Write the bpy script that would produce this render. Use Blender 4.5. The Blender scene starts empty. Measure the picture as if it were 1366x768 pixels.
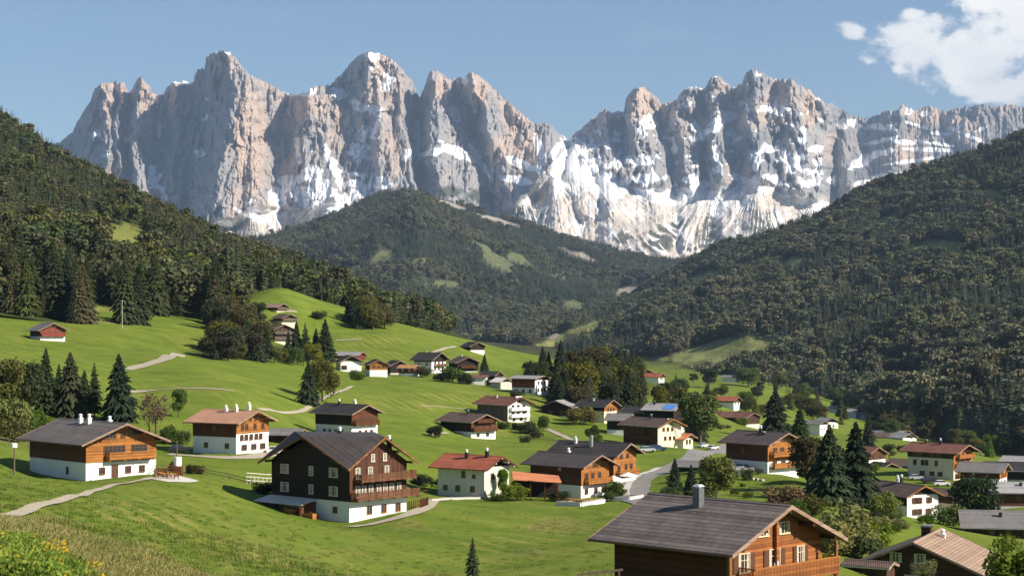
import bpy, math, random
import numpy as np
from mathutils import Vector, Matrix
from mathutils.bvhtree import BVHTree

D = bpy.data
scn = bpy.context.scene
COL = scn.collection
F, HX, HY = 2400.0, 683.0, 430.0            # lens in picture widths; the horizon row

# ------------------------------------------------------------ camera
cam_d = D.cameras.new('camera'); cam = D.objects.new('camera', cam_d); COL.objects.link(cam)
cam.location = (0, 0, 0); cam.rotation_euler = (math.radians(90), 0, 0)
cam_d.sensor_width = 36; cam_d.lens = F / 1366 * 36
cam_d.shift_y = (HY - 384) / 1366
cam_d.clip_start = 0.5; cam_d.clip_end = 60000
scn.camera = cam
# ------------------------------------------------------------ sun, sky, exposure
SUN_EL, SUN_AZ = math.radians(34), math.radians(114)     # azimuth clockwise from +Y (the view)
sdir = Vector((math.sin(SUN_AZ) * math.cos(SUN_EL), math.cos(SUN_AZ) * math.cos(SUN_EL), math.sin(SUN_EL)))
sl = D.lights.new('sun', 'SUN'); sl.energy = 5.0; sl.angle = math.radians(0.5); sl.color = (1.0, 0.90, 0.76)
sun = D.objects.new('sun', sl); COL.objects.link(sun); sun.rotation_euler = sdir.to_track_quat('Z', 'Y').to_euler()
scn.view_settings.view_transform = 'Standard'; scn.view_settings.look = 'None'
scn.view_settings.gamma = 1.0; scn.view_settings.use_curve_mapping = False
scn.view_settings.exposure = 0.8
scn.render.engine = 'CYCLES'
scn.cycles.use_denoising = True
scn.cycles.max_bounces = 4; scn.cycles.diffuse_bounces = 2; scn.cycles.glossy_bounces = 2
scn.cycles.transparent_max_bounces = 4; scn.cycles.volume_bounces = 0; scn.cycles.use_adaptive_sampling = True
scn.cycles.adaptive_threshold = 0.02

class NT:
    """small helper to wire shader nodes"""
    def __init__(s, nt): s.nt = nt; nt.nodes.clear()
    def n(s, typ, ins=None, **kw):
        nd = s.nt.nodes.new(typ)
        for k, v in kw.items(): setattr(nd, k, v)
        for k, v in (ins or {}).items():
            if isinstance(v, bpy.types.NodeSocket): s.nt.links.new(v, nd.inputs[k])
            else: nd.inputs[k].default_value = v
        return nd
    def m(s, op, a, b=0.0, c=0.0, clamp=False):
        return s.n('ShaderNodeMath', {0: a, 1: b, 2: c}, operation=op, use_clamp=clamp).outputs[0]
    def mix(s, f, a, b, blend='MIX'):
        nd = s.n('ShaderNodeMix', data_type='RGBA', blend_type=blend)
        for k, v in ((0, f), (6, a), (7, b)):
            if isinstance(v, bpy.types.NodeSocket): s.nt.links.new(v, nd.inputs[k])
            else: nd.inputs[k].default_value = v if k == 0 else (tuple(v) + (1,))[:4]
        return nd.outputs[2]
    def ramp(s, f, stops, interp='LINEAR'):
        nd = s.n('ShaderNodeValToRGB', {0: f}); cr = nd.color_ramp; cr.interpolation = interp
        while len(cr.elements) < len(stops): cr.elements.new(0.5)
        for e, (p, c) in zip(cr.elements, stops):
            e.position = p; e.color = (c, c, c, 1) if isinstance(c, (int, float)) else (tuple(c) + (1,))[:4]
        return nd.outputs[0]
    def noise(s, vec, scale, detail=4, rough=0.55, dist=0.0):
        return s.n('ShaderNodeTexNoise', {'Vector': vec, 'Scale': scale, 'Detail': detail, 'Roughness': rough, 'Distortion': dist}).outputs[0]
    def bump(s, h, strength, dist, normal=None):
        ins = {'Height': h, 'Strength': strength, 'Distance': dist}
        if normal is not None: ins['Normal'] = normal
        return s.n('ShaderNodeBump', ins).outputs[0]
    def attr(s, name, out=0): return s.n('ShaderNodeAttribute', attribute_name=name).outputs[out]
    def mapv(s, vec, scale, rot=(0, 0, 0)):
        return s.n('ShaderNodeMapping', {'Vector': vec, 'Scale': scale, 'Rotation': rot}).outputs[0]
    def out(s, col, rough=0.8, normal=None, metal=0.0, spec=0.3, transl=0.0, emis=None):
        ins = {'Base Color': col if isinstance(col, bpy.types.NodeSocket) else (tuple(col) + (1,))[:4],
               'Roughness': rough, 'Metallic': metal, 'Specular IOR Level': spec}
        if normal is not None: ins['Normal'] = normal
        b = s.n('ShaderNodeBsdfPrincipled', ins).outputs[0]
        if transl > 0:
            t = s.n('ShaderNodeBsdfTranslucent', {'Color': ins['Base Color']}).outputs[0]
            b = s.n('ShaderNodeMixShader', {0: transl, 1: b, 2: t}).outputs[0]
        s.n('ShaderNodeOutputMaterial', {'Surface': b})

def newmat(name):
    m = D.materials.new(name); m.use_nodes = True
    return m, NT(m.node_tree)

# world: Nishita sky with a bank of cumulus to the upper right, laid out by direction
w = D.worlds.new('World'); scn.world = w; w.use_nodes = True
t = NT(w.node_tree)
SKY_K = 0.064
sky = t.n('ShaderNodeTexSky', sky_type='NISHITA', sun_disc=False, sun_elevation=SUN_EL, sun_rotation=SUN_AZ,
          altitude=1300.0, air_density=1.05, dust_density=0.2, ozone_density=3.0)
tc = t.n('ShaderNodeTexCoord').outputs['Generated']
sep = t.n('ShaderNodeSeparateXYZ', {0: tc})
X, Y, Z = sep.outputs
ys = t.m('MAXIMUM', Y, 0.05)
U = t.m('DIVIDE', X, ys); V = t.m('DIVIDE', Z, ys)
cv = t.n('ShaderNodeCombineXYZ', {0: t.m('MULTIPLY', U, 1.0), 1: t.m('MULTIPLY', V, 1.35)}).outputs[0]
def blob(cx, cy, rx, ry):
    if rx < 12: return t.m('SUBTRACT', blob(cx, cy, rx * 3.2, ry * 3.2), 0.32)
    u0, v0 = (cx - HX) / F, (HY - cy) / F
    a = t.m('DIVIDE', t.m('SUBTRACT', U, u0), rx / F); b = t.m('DIVIDE', t.m('SUBTRACT', V, v0), ry / F)
    r = t.m('SQRT', t.m('ADD', t.m('MULTIPLY', a, a), t.m('MULTIPLY', b, b)))
    return t.m('SUBTRACT', 1.0, r)
acc = None
for c in ((1385, 25, 115, 70), (1265, 55, 80, 46), (1225, 48, 40, 30), (1300, 85, 85, 42), (1400, 112, 100, 40), (1330, 118, 70, 24), (1300, 8, 42, 22), (1141, 39, 9, 5),
          (1157, 82, 3, 2), (1198, 92, 5, 3), (1700, 60, 260, 110), (-500, 120, 200, 60), (1345, 50, 110, 80), (1216, 19, 22, 10)):
    b_ = blob(*c)
    acc = b_ if acc is None else t.m('SMOOTH_MAX', acc, b_, 0.35)
n1 = t.noise(cv, 26, 9, 0.60, 0.25); n2 = t.noise(cv, 90, 5, 0.6)
dens = t.m('ADD', t.m('MAXIMUM', acc, -1.2), t.m('ADD', t.m('MULTIPLY', t.m('SUBTRACT', n1, 0.5), 3.0), t.m('MULTIPLY', t.m('SUBTRACT', n2, 0.5), 1.1)))
mask = t.ramp(dens, [(0.0, 0.0), (0.16, 0.22), (0.36, 0.78), (0.62, 1.0)])
# faint high streaks
cs = t.n('ShaderNodeCombineXYZ', {0: t.m('MULTIPLY', U, 1.0), 1: t.m('MULTIPLY', V, 4.0)}).outputs[0]
n3 = t.noise(cs, 9, 6, 0.6, 0.6)
wisp = t.m('MULTIPLY', t.ramp(n3, [(0.56, 0.0), (0.85, 0.35)]), 0.6)
ccol = t.ramp(t.noise(cv, 14, 6, 0.55), [(0.3, (8.2, 8.3, 8.5)), (0.62, (10.6, 10.4, 10.1))])
skyc = t.mix(wisp, sky.outputs[0], (7.0, 7.4, 8.0))
skyc = t.mix(mask, skyc, ccol)
bg = t.n('ShaderNodeBackground', {'Color': skyc, 'Strength': SKY_K})
t.n('ShaderNodeOutputWorld', {'Surface': bg.outputs[0]})

# ------------------------------------------------------------ numeric helpers
rng = np.random.default_rng(7)
random.seed(7)
_P = np.random.default_rng(3).permutation(512); _P = np.concatenate([_P, _P, _P])
_G = np.random.default_rng(4).uniform(-1, 1, (1536, 2)); _G /= np.linalg.norm(_G, axis=1)[:, None]
def perlin(x, y):
    xi = np.floor(x).astype(int); yi = np.floor(y).astype(int); fx = x - xi; fy = y - yi
    u = fx * fx * fx * (fx * (fx * 6 - 15) + 10); v = fy * fy * fy * (fy * (fy * 6 - 15) + 10)
    def g(a, b):
        h = _P[(_P[(xi + a) & 511] + yi + b) & 511]
        return _G[h, 0] * (fx - a) + _G[h, 1] * (fy - b)
    return ((g(0, 0) * (1 - u) + g(1, 0) * u) * (1 - v) + (g(0, 1) * (1 - u) + g(1, 1) * u) * v) * 1.5
def fbm(x, y, o=5, lac=2.03, gain=0.5):
    r = 0; a = 1.0; s = 0
    for i in range(o):
        r = r + a * perlin(x + 17.3 * i, y - 9.1 * i); s += a; x = x * lac; y = y * lac; a *= gain
    return r / s
def ridged(x, y, o=5, lac=2.1, gain=0.55):
    r = 0; a = 1.0; s = 0; w_ = 1.0
    for i in range(o):
        n = (1 - np.abs(perlin(x + 31.7 * i, y + 5.3 * i))) ** 2
        r = r + a * n * w_; w_ = np.clip(n * 1.6, 0, 1); s += a; x = x * lac; y = y * lac; a *= gain
    return r / s
def smooth(e0, e1, x):
    q = np.clip((x - e0) / (e1 - e0), 0, 1); return q * q * (3 - 2 * q)

def at(px, py, d): return Vector(((px - HX) / F * d, d, (HY - py) / F * d))

def tag(o, label=None, cat=None, group=None, kind=None):
    if label: o['label'] = label
    if cat: o['category'] = cat
    if group: o['group'] = group
    if kind: o['kind'] = kind
    return o

def mesh_np(name, co, faces, mats, parent=None, smooth_=False, attrs=None, mi=None):
    """faces: (N,4) or (N,3) int array"""
    me = D.meshes.new(name); co = np.asarray(co, dtype=np.float32); faces = np.asarray(faces, dtype=np.int32)
    k = faces.shape[1]; nf = len(faces)
    me.vertices.add(len(co)); me.vertices.foreach_set('co', co.ravel())
    me.loops.add(nf * k); me.loops.foreach_set('vertex_index', faces.ravel())
    me.polygons.add(nf); me.polygons.foreach_set('loop_start', np.arange(0, nf * k, k, dtype=np.int32))
    me.polygons.foreach_set('loop_total', np.full(nf, k, dtype=np.int32))
    if mi is not None: me.polygons.foreach_set('material_index', np.asarray(mi, dtype=np.int32))
    me.polygons.foreach_set('use_smooth', np.full(nf, smooth_, dtype=bool))
    for m_ in (mats if isinstance(mats, (list, tuple)) else [mats]): me.materials.append(m_)
    for an, av in (attrs or {}).items():
        a = me.attributes.new(an, 'FLOAT', 'POINT'); a.data.foreach_set('value', np.asarray(av, dtype=np.float32).ravel())
    me.update(calc_edges=True)
    o = D.objects.new(name, me); COL.objects.link(o)
    if parent: o.parent = parent
    return o
def grid_faces(nr, nc, flip=False):
    i = np.arange(nr * nc).reshape(nr, nc)
    f = np.stack([i[:-1, :-1], i[:-1, 1:], i[1:, 1:], i[1:, :-1]], -1).reshape(-1, 4)
    return f[:, ::-1] if flip else f

class Sheet:
    """a land surface as a grid, with lookups"""
    def __init__(s, name, X, Y, Z, mat, attrs=None, smooth_=True, kind='structure'):
        s.nr, s.nc = X.shape; s.X, s.Y, s.Z = X, Y, Z
        co = np.stack([X, Y, Z], -1).reshape(-1, 3)
        f = grid_faces(s.nr, s.nc)
        v = co[f[len(f) // 2]]; nz = np.cross(v[1] - v[0], v[3] - v[0])[2]
        if nz < 0: f = f[:, ::-1]
        s.co, s.f = co, f
        s.o = mesh_np(name, co, f, mat, smooth_=smooth_, attrs=attrs)
        tag(s.o, kind=kind)
        s._b = None
    def bvh(s):
        if s._b is None: s._b = BVHTree.FromPolygons(s.co.tolist(), s.f.tolist())
        return s._b
    def z(s, x, y):
        h = s.bvh().ray_cast(Vector((x, y, 5000)), Vector((0, 0, -1)))[0]
        return h.z if h else None

# ------------------------------------------------------------ land materials
def grass_mat():
    m, t = newmat('meadow')
    pos = t.n('ShaderNodeNewGeometry').outputs['Position']
    big = t.noise(pos, 0.012, 5, 0.6, 0.5); mid = t.noise(pos, 0.09, 5, 0.6); fine = t.noise(pos, 1.1, 5, 0.7); vf = t.noise(pos, 7.0, 3, 0.7)
    # mown swathes run across the slope
    px_, py_, pz_ = t.n('ShaderNodeSeparateXYZ', {0: pos}).outputs
    acr = t.m('ADD', t.m('MULTIPLY', px_, 0.94), t.m('MULTIPLY', py_, 0.345)); alo = t.m('SUBTRACT', t.m('MULTIPLY', py_, 0.94), t.m('MULTIPLY', px_, 0.345))
    mv = t.n('ShaderNodeCombineXYZ', {0: t.m('MULTIPLY', acr, 0.30), 1: t.m('MULTIPLY', alo, 0.022), 2: 0.0}).outputs[0]
    sw = t.noise(mv, 0.75, 3, 0.55, 0.35)
    lush = t.ramp(mid, [(0.25, (0.084, 0.135, 0.014)), (0.5, (0.138, 0.188, 0.022)), (0.78, (0.205, 0.238, 0.036))])
    yel = t.ramp(fine, [(0.3, (0.250, 0.235, 0.050)), (0.7, (0.340, 0.300, 0.085))])
    dry = t.ramp(fine, [(0.25, (0.140, 0.150, 0.035)), (0.5, (0.245, 0.210, 0.070)), (0.75, (0.350, 0.280, 0.110))])
    k = t.m('ADD', t.m('MULTIPLY', t.ramp(sw, [(0.50, 0.0), (0.70, 0.85)]), t.ramp(big, [(0.45, 0.05), (0.65, 0.6)])), t.m('MULTIPLY', t.m('MULTIPLY', t.attr('mown', 2), t.ramp(t.noise(pos, 0.035, 3, 0.5), [(0.40, 0.05), (0.62, 1.0)])), t.ramp(t.m('SINE', t.m('ADD', t.m('MULTIPLY', acr, 1.5), t.m('MULTIPLY', sw, 9.0))), [(0.1, 0.0), (0.8, 0.85)])), clamp=True)
    c = t.mix(k, lush, yel)
    c = t.mix(t.ramp(fine, [(0.35, 0.30), (0.6, 0.0)]), c, (0.045, 0.085, 0.010))
    dk = t.m('MULTIPLY', t.attr('dry', 2), t.ramp(t.noise(pos, 0.25, 5, 0.65), [(0.30, 0.35), (0.55, 1.0)]))
    c = t.mix(dk, c, dry)
    c = t.mix(t.attr('wood', 2), c, t.ramp(mid, [(0.3, (0.030, 0.034, 0.012)), (0.7, (0.062, 0.060, 0.022))]))
    h = t.m('ADD', t.m('MULTIPLY', fine, 0.7), t.m('MULTIPLY', vf, 0.3))
    t.out(c, 0.95, t.bump(h, 0.9, 0.45), spec=0.1)
    return m
def floor_mat(name, c0, c1, c2):
    """woodland floor with olive clearings"""
    m, t = newmat(name)
    pos = t.n('ShaderNodeNewGeometry').outputs['Position']
    a = t.noise(pos, 0.02, 6, 0.65); b = t.noise(pos, 0.004, 5, 0.6)
    c = t.ramp(a, [(0.3, c0), (0.7, c1)])
    c = t.mix(t.attr('clear', 2), c, t.ramp(a, [(0.3, c2), (0.7, tuple(v * 1.45 for v in c2))]))
    c = t.mix(t.attr('rocky', 2), c, t.ramp(b, [(0.3, (0.20, 0.18, 0.15)), (0.7, (0.36, 0.32, 0.27))]))
    t.out(c, 0.95, t.bump(a, 0.8, 8.0), spec=0.1)
    return m
M_GRASS = grass_mat()

# ------------------------------------------------------------ near ground: thin plate spline of picture rows over (column, log distance)
CP = '''-500 790 12|0 795 12|400 900 12|800 960 12|1300 960 12|1800 960 12|-400 900 7|683 1100 6|1700 1000 7|-100 790 22|60 790 24|300 900 26|600 960 40|1000 980 40|1400 960 60|250 812 60|420 800 95|650 850 90|900 930 80|1200 880 120|1500 880 120
-400 690 90|0 748 48|100 768 62|0 705 78|0 691 105|60 675 140|115 641 258|208 635 262|40 628 270|0 640 205|0 600 285|-300 600 200|-300 520 400|200 700 150|130 720 90|250 768 100|300 705 180|400 752 150|400 700 232|300 652 272|500 770 168|600 800 120|630 765 192|700 768 180|600 710 245|700 700 268|780 712 240|466 697 259|363 675 268|542 681 266
800 750 190|560 668 300|628 664 333|584 659 345|800 664 335|720 672 315|820 860 128|900 880 118|1000 885 122|1100 830 140|1110 752 192|1120 704 275|1255 795 205|1160 772 215|1366 810 200|1600 800 200|960 668 300|1010 650 340|1024 631 360|1066 636 350|969 622 372|1210 690 380|1251 692 385|1150 680 400
1272 640 480|1211 630 495|1330 712 330|1345 668 400|1345 638 480|1600 700 350|1165 622 600|877 594 500|830 592 510|870 655 345|855 640 375|880 625 430|940 604 520|980 566 900|970 541 1100|930 600 470
315 605 331|258 599 345|469 584 420|421 573 440|380 592 360|185 523 450|310 522 450|300 490 560|235 475 570|180 489 540|0 470 500|20 500 400|60 552 382|160 558 378|100 478 530|0 417 720|62 455 610|130 436 690|225 469 640|250 479 620|330 481 650|300 455 730|-300 440 500|-300 380 720
400 537 505|460 507 640|530 510 640|600 517 640|628 585 500|560 562 500|480 547 520|700 576 540|677 563 560|750 580 520|800 588 490|740 622 400|600 600 430|550 602 395|700 602 440|400 620 325|250 622 300|763 558 600|795 562 580
462 497 750|500 503 720|575 497 770|617 496 800|530 457 860|650 480 850|630 467 905|375 383 950|420 400 965|500 422 985|560 438 1000|640 457 1005|705 472 1000|690 492 880|720 502 760|713 526 650|670 518 680|400 440 880|440 470 820|380 472 760|340 440 820|320 400 960
350 430 1400|500 500 1400|640 545 1400|760 545 1400|250 420 1100|100 400 1100|-200 380 1100|0 400 950
800 548 640|860 546 660|780 490 900|850 509 1100|900 512 1200|930 560 700|920 532 900|1000 500 2200|1020 514 1900|960 491 2600|1100 545 1750|1150 560 1550|1230 575 1400|1300 600 1100|1250 590 1250|1366 622 900|1600 640 900|1100 590 1000|1100 642 480|1108 666 382|1140 666 400|1040 580 690|1070 602 560|1030 530 1650|1180 585 1000
800 470 3200|900 470 4000|700 450 5000|300 440 3000|-300 430 3000|1300 520 3000|1700 540 3000|-600 440 9000|300 444 9000|900 444 9000|1500 446 9000|2200 446 9000|-1500 432 14000|2900 440 14000|700 438 14000'''
cp = np.array([[float(v) for v in q.split()] for ln in CP.split('\n') for q in ln.split('|')])
def _uv(px, d): return px / 300.0, np.log(d) * 3.2
cu, cvv = _uv(cp[:, 0], cp[:, 2])
def _k(r2): return np.where(r2 > 0, 0.5 * r2 * np.log(np.maximum(r2, 1e-12)), 0)
n_ = len(cp)
A_ = np.zeros((n_ + 3, n_ + 3)); A_[:n_, :n_] = _k((cu[:, None] - cu) ** 2 + (cvv[:, None] - cvv) ** 2) + np.eye(n_) * 0.004
A_[:n_, n_] = 1; A_[:n_, n_ + 1] = cu; A_[:n_, n_ + 2] = cvv; A_[n_:, :n_] = A_[:n_, n_:].T
# row * distance is the height; the spline works on the row offset, clamped near the camera
sol = np.linalg.solve(A_, np.concatenate([cp[:, 1], [0, 0, 0]]))
def rows(px, d):
    u, v = _uv(px, d); out = np.empty(px.size); u = u.ravel(); v = v.ravel()
    for s in range(0, len(u), 20000):
        e = s + 20000
        r2 = (u[s:e, None] - cu) ** 2 + (v[s:e, None] - cvv) ** 2
        out[s:e] = _k(r2) @ sol[:n_] + sol[n_] + sol[n_ + 1] * u[s:e] + sol[n_ + 2] * v[s:e]
    return out.reshape(px.shape)
pxs = np.concatenate([np.linspace(-1600, -320, 33)[:-1], np.linspace(-320, 1680, 420), np.linspace(1680, 2960, 33)[1:]])
ds = np.exp(np.concatenate([np.linspace(math.log(2.0), math.log(12), 6)[:-1], np.linspace(math.log(12), math.log(1500), 460), np.linspace(math.log(1500), math.log(16000), 90)[1:]]))
PX, DD = np.meshgrid(pxs, ds)
PY = rows(PX, np.maximum(DD, 12)); PY = np.maximum(PY, HY + 2)if False else PY
XX = (PX - HX) / F * DD; ZZ = (HY - PY) / F * DD
ZZ = np.where(DD < 12, (HY - rows(PX, np.full_like(DD, 12.0))) / F * 12, ZZ)
ZZ += fbm(XX / 42, DD / 42, 4) * np.clip(DD / 400, 0, 1) * 0.9 + fbm(XX / 11, DD / 11, 3) * np.clip(DD / 300, 0, 1) * 0.22 * (DD < 1600)
def prox(cx, cy, rx, ry): return np.clip(1.25 - np.sqrt(((PX - cx) / rx) ** 2 + ((PY - cy) / ry) ** 2), 0, 1)
_dl = PY - (688 + 0.30 * PX)      # below this line the slope is tall and dry
dry = smooth(-14, 22, _dl + fbm(XX / 9, DD / 9, 3) * 34) * (PX < 520) * (DD < 330)
dry = np.maximum(dry, 0.55 * smooth(0.1, 0.5, fbm(XX / 14 + 3, DD / 26, 3)) * (DD < 300) * (PY > 690) * (PX < 800))
mown = np.zeros_like(PX)
for c in ((170, 690, 130, 34), (230, 740, 160, 34), (470, 745, 160, 30), (720, 720, 120, 26), (500, 480, 90, 14), (620, 420, 1, 1), (560, 530, 120, 18), (600, 450, 90, 14), (520, 460, 60, 18), (330, 740, 120, 30), (640, 740, 60, 30)):
    mown = np.maximum(mown, prox(*c) * (DD < 1050))
wood = np.zeros_like(PX)
for (cx, cy, rx, ry, d0, d1) in ((330, 468, 75, 10, 640, 1000), (790, 515, 85, 26, 640, 950), (1120, 650, 40, 16, 360, 480)):
    wood = np.maximum(wood, np.clip(prox(cx, cy, rx, ry) * 2, 0, 1) * ((DD > d0) & (DD < d1)))
wood = np.maximum(wood, smooth(1900, 3000, DD))
wood = np.clip(wood + fbm(XX / 25, DD / 25, 3) * 0.5 * (wood > 0.02), 0, 1)
GROUND = Sheet('ground', XX, DD, ZZ, M_GRASS, dict(dry=dry, mown=mown, wood=wood))

# ------------------------------------------------------------ lofted hills
def pl(pts):
    a = np.array([[float(v) for v in q.split()] for q in pts.split('|')])
    return lambda x, k: np.interp(x, a[:, 0], a[:, k])
def loft(name, curves, x0, x1, nx, nt, mat, amp, clear=(), rocky=(), ribs=0.0, seed=0.0, back=True, wl=300.0):
    cs_ = [pl(c) for c in curves]; xs = np.linspace(x0, x1, nx)
    T = np.linspace(0, len(cs_) - 1, nt)
    P = np.stack([c(xs, 1) for c in cs_]); Q = np.stack([c(xs, 2) for c in cs_])
    # centripetal-ish smoothing between curves
    def interp(Aa):
        out = np.empty((nt, nx)); n = len(cs_)
        for i, tt in enumerate(T):
            k = min(int(tt), n - 2); f = tt - k
            a, b = Aa[k], Aa[k + 1]; pm = Aa[k - 1] if k > 0 else 2 * a - b; pn = Aa[k + 2] if k + 2 < n else 2 * b - a
            out[i] = 0.5 * ((2 * a) + (b - pm) * f + (2 * pm - 5 * a + 4 * b - pn) * f * f + (3 * a - pm - 3 * b + pn) * f ** 3)
        return out
    Dp = interp(Q); Hh = interp((HY - P) / F * Q)
    U_ = np.broadcast_to(xs, Dp.shape); X_ = (U_ - HX) / F * Dp
    tn = T[:, None] / (len(cs_) - 1); edge = np.sin(np.clip(tn, 0, 1) * math.pi) ** 0.5
    Hh = Hh + amp * (fbm(X_ / wl + seed, Dp / wl, 5) * 1.3 + ribs * (ridged(X_ / (wl * 0.9) + 3 + seed, Dp / (wl * 2.2), 4) - 0.45)) * (0.25 + 0.75 * edge)
    if back:      # the far side falls away behind the crest
        nb = 8; ext = np.linspace(1, nb, nb)[:, None] / nb
        Dp2 = Dp[-1] + ext * (Dp[-1] * 0.25); H2 = Hh[-1] - ext ** 1.3 * np.abs(Dp[-1] * 0.12); Xb = (U_[-1] - HX) / F * Dp2
        X_ = np.vstack([X_, Xb]); Dp = np.vstack([Dp, Dp2]); Hh = np.vstack([Hh, H2]); U_ = np.vstack([U_, np.broadcast_to(xs, Dp2.shape)])
    R_ = HY - Hh / Dp * F
    def msk(lst):
        m_ = np.zeros_like(Hh)
        for (cx, cy, rx, ry, rot) in lst:
            rx, ry = rx * 1.15, ry * ((1.25 if 'mountain' in name else 2.1) if lst is clear else 1.3)
            c, s = math.cos(math.radians(rot)), math.sin(math.radians(rot))
            dx, dy = U_ - cx, R_ - cy; a = (dx * c + dy * s) / rx; b = (-dx * s + dy * c) / ry
            m_ = np.maximum(m_, smooth(1.15, 0.85, np.sqrt(a * a + b * b) + fbm(U_ / 9, R_ / 9, 3) * 0.5))
        return m_
    cl, ro = msk(clear), msk(rocky)
    sh = Sheet(name, X_, Dp, Hh, mat, dict(clear=cl, rocky=ro)); sh.U, sh.R, sh.cl, sh.ro = U_, R_, cl, ro
    sh.nt = nt
    return sh
M_FL = floor_mat('forest_floor_near', (0.026, 0.038, 0.012), (0.055, 0.068, 0.020), (0.130, 0.145, 0.035))
M_FR = floor_mat('forest_floor_shade', (0.034, 0.042, 0.018), (0.062, 0.070, 0.030), (0.150, 0.160, 0.055))
M_FM = floor_mat('forest_floor_far', (0.030, 0.040, 0.022), (0.058, 0.066, 0.034), (0.095, 0.105, 0.050))
LEFT = loft('hillside', [
    '-500 400 640|0 424 690|130 444 690|225 474 660|300 476 690|330 452 800|372 396 985|460 424 1020|520 446 1040|600 470 1080|700 500 1150|760 540 1200',
    '-500 280 1100|0 330 1000|130 360 960|225 390 930|300 400 930|345 400 1000|372 388 1080|460 408 1120|520 430 1150|600 456 1180|700 486 1250|760 530 1300',
    '-500 120 1600|0 240 1500|100 280 1450|200 320 1380|300 355 1320|380 378 1260|460 400 1250|520 425 1260|600 452 1290|700 485 1400|760 530 1450',
    '-500 -60 2300|0 166 2150|100 232 2000|200 287 1850|300 330 1680|400 381 1450|480 410 1380|560 438 1380|640 468 1450|700 500 1500|760 540 1550'],
    -420, 760, 300, 150, M_FL, 14,
    clear=((165, 328, 34, 14, 10), (182, 345, 20, 7, 15), (92, 205, 24, 6, 38), (270, 238, 8, 3, 30), (330, 300, 14, 4, 25), (300, 325, 14, 5, 20), (248, 300, 12, 4, 10), (270, 466, 60, 7, 0), (135, 425, 20, 8, 10)),
    rocky=((73, 272, 13, 7, 0), (62, 335, 10, 4, 0), (110, 176, 5, 3, 0)), ribs=0.7, wl=170)
RIGHT = loft('hillside_across_valley', [
    '620 470 3800|700 462 3500|800 500 2900|900 520 2300|1000 540 1950|1080 552 1750|1200 575 1450|1300 606 1150|1400 630 950|1900 720 650',
    '620 464 4000|700 452 3800|800 470 3200|880 480 2700|1000 500 2300|1080 510 2150|1200 500 1950|1300 500 1700|1400 500 1500|1900 560 1100',
    '620 458 4300|700 444 4200|800 428 3900|900 405 3500|1000 392 3200|1100 380 3000|1200 370 2800|1300 360 2600|1400 350 2400|1900 300 1900',
    '620 452 4800|700 442 4900|760 428 4900|850 395 4700|905 366 4600|960 336 4500|1050 305 4300|1150 262 4100|1250 226 3900|1366 186 3700|1500 140 3500|1900 -20 3000'],
    620, 1800, 380, 240, M_FR, 42,
    clear=((935, 480, 95, 9, -14), (860, 492, 45, 7, -5), (760, 452, 60, 5, -22), (1020, 470, 18, 8, -20), (1245, 340, 20, 5, 8), (1232, 378, 18, 3, -10), (1250, 335, 35, 7, 0), (940, 372, 24, 4, -15), (1000, 300, 30, 4, -20), (1215, 505, 28, 4, -10), (1060, 352, 20, 4, -5), (1320, 260, 15, 3, 10),
           (1070, 420, 16, 3, -20), (1210, 520, 26, 4, -10), (1330, 480, 14, 3, 20), (1310, 545, 16, 4, 10), (1100, 545, 34, 5, 8), (1150, 390, 14, 4, -20), (1290, 420, 14, 4, 0), (1180, 300, 16, 4, -25)),
    rocky=((850, 352, 8, 3, -20), (740, 448, 6, 3, -20)), ribs=1.1, wl=520, seed=5)
MID = loft('forested_mountain', [
    '150 440 4300|400 440 4300|600 470 4000|700 478 4000|800 470 4400|900 430 5200|960 400 5600|1100 400 5600',
    '150 400 4900|400 400 5000|500 390 4900|600 405 4700|700 420 4700|800 410 5000|900 380 5800|960 365 6200|1100 370 6200',
    '150 370 5800|300 350 6000|400 340 6000|500 310 5900|560 300 5800|620 325 5900|700 355 6000|800 365 6300|900 362 6800|960 355 7000|1100 350 7000',
    '150 350 7000|300 338 7200|370 322 7200|420 300 7100|470 275 7000|510 256 7000|540 250 7000|580 262 7100|640 284 7300|700 300 7500|760 322 7700|820 340 7900|870 352 8000|960 350 8000|1020 336 8000|1100 330 8000'],
    150, 1100, 400, 220, M_FM, 60,
    clear=((505, 352, 22, 5, -30), (640, 330, 14, 4, 20), (665, 352, 24, 8, 25), (690, 345, 20, 5, 30), (745, 372, 16, 4, 10), (765, 408, 14, 5, 0), (655, 480, 30, 4, 0), (560, 350, 16, 4, 0), (600, 380, 20, 4, 10), (470, 360, 18, 3, 0), (830, 425, 14, 6, -10), (505, 345, 16, 5, -30), (385, 338, 12, 3, -30)),
    rocky=((838, 390, 16, 7, -5), (693, 444, 12, 9, 0), (770, 340, 26, 3, 20), (540, 252, 24, 5, 0), (735, 455, 12, 4, 0), (720, 470, 10, 3, 0), (600, 275, 20, 4, 15), (895, 375, 5, 3, 0), (660, 295, 30, 4, 15), (448, 342, 4, 3, 0)), ribs=1.3, wl=650, seed=11)
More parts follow.
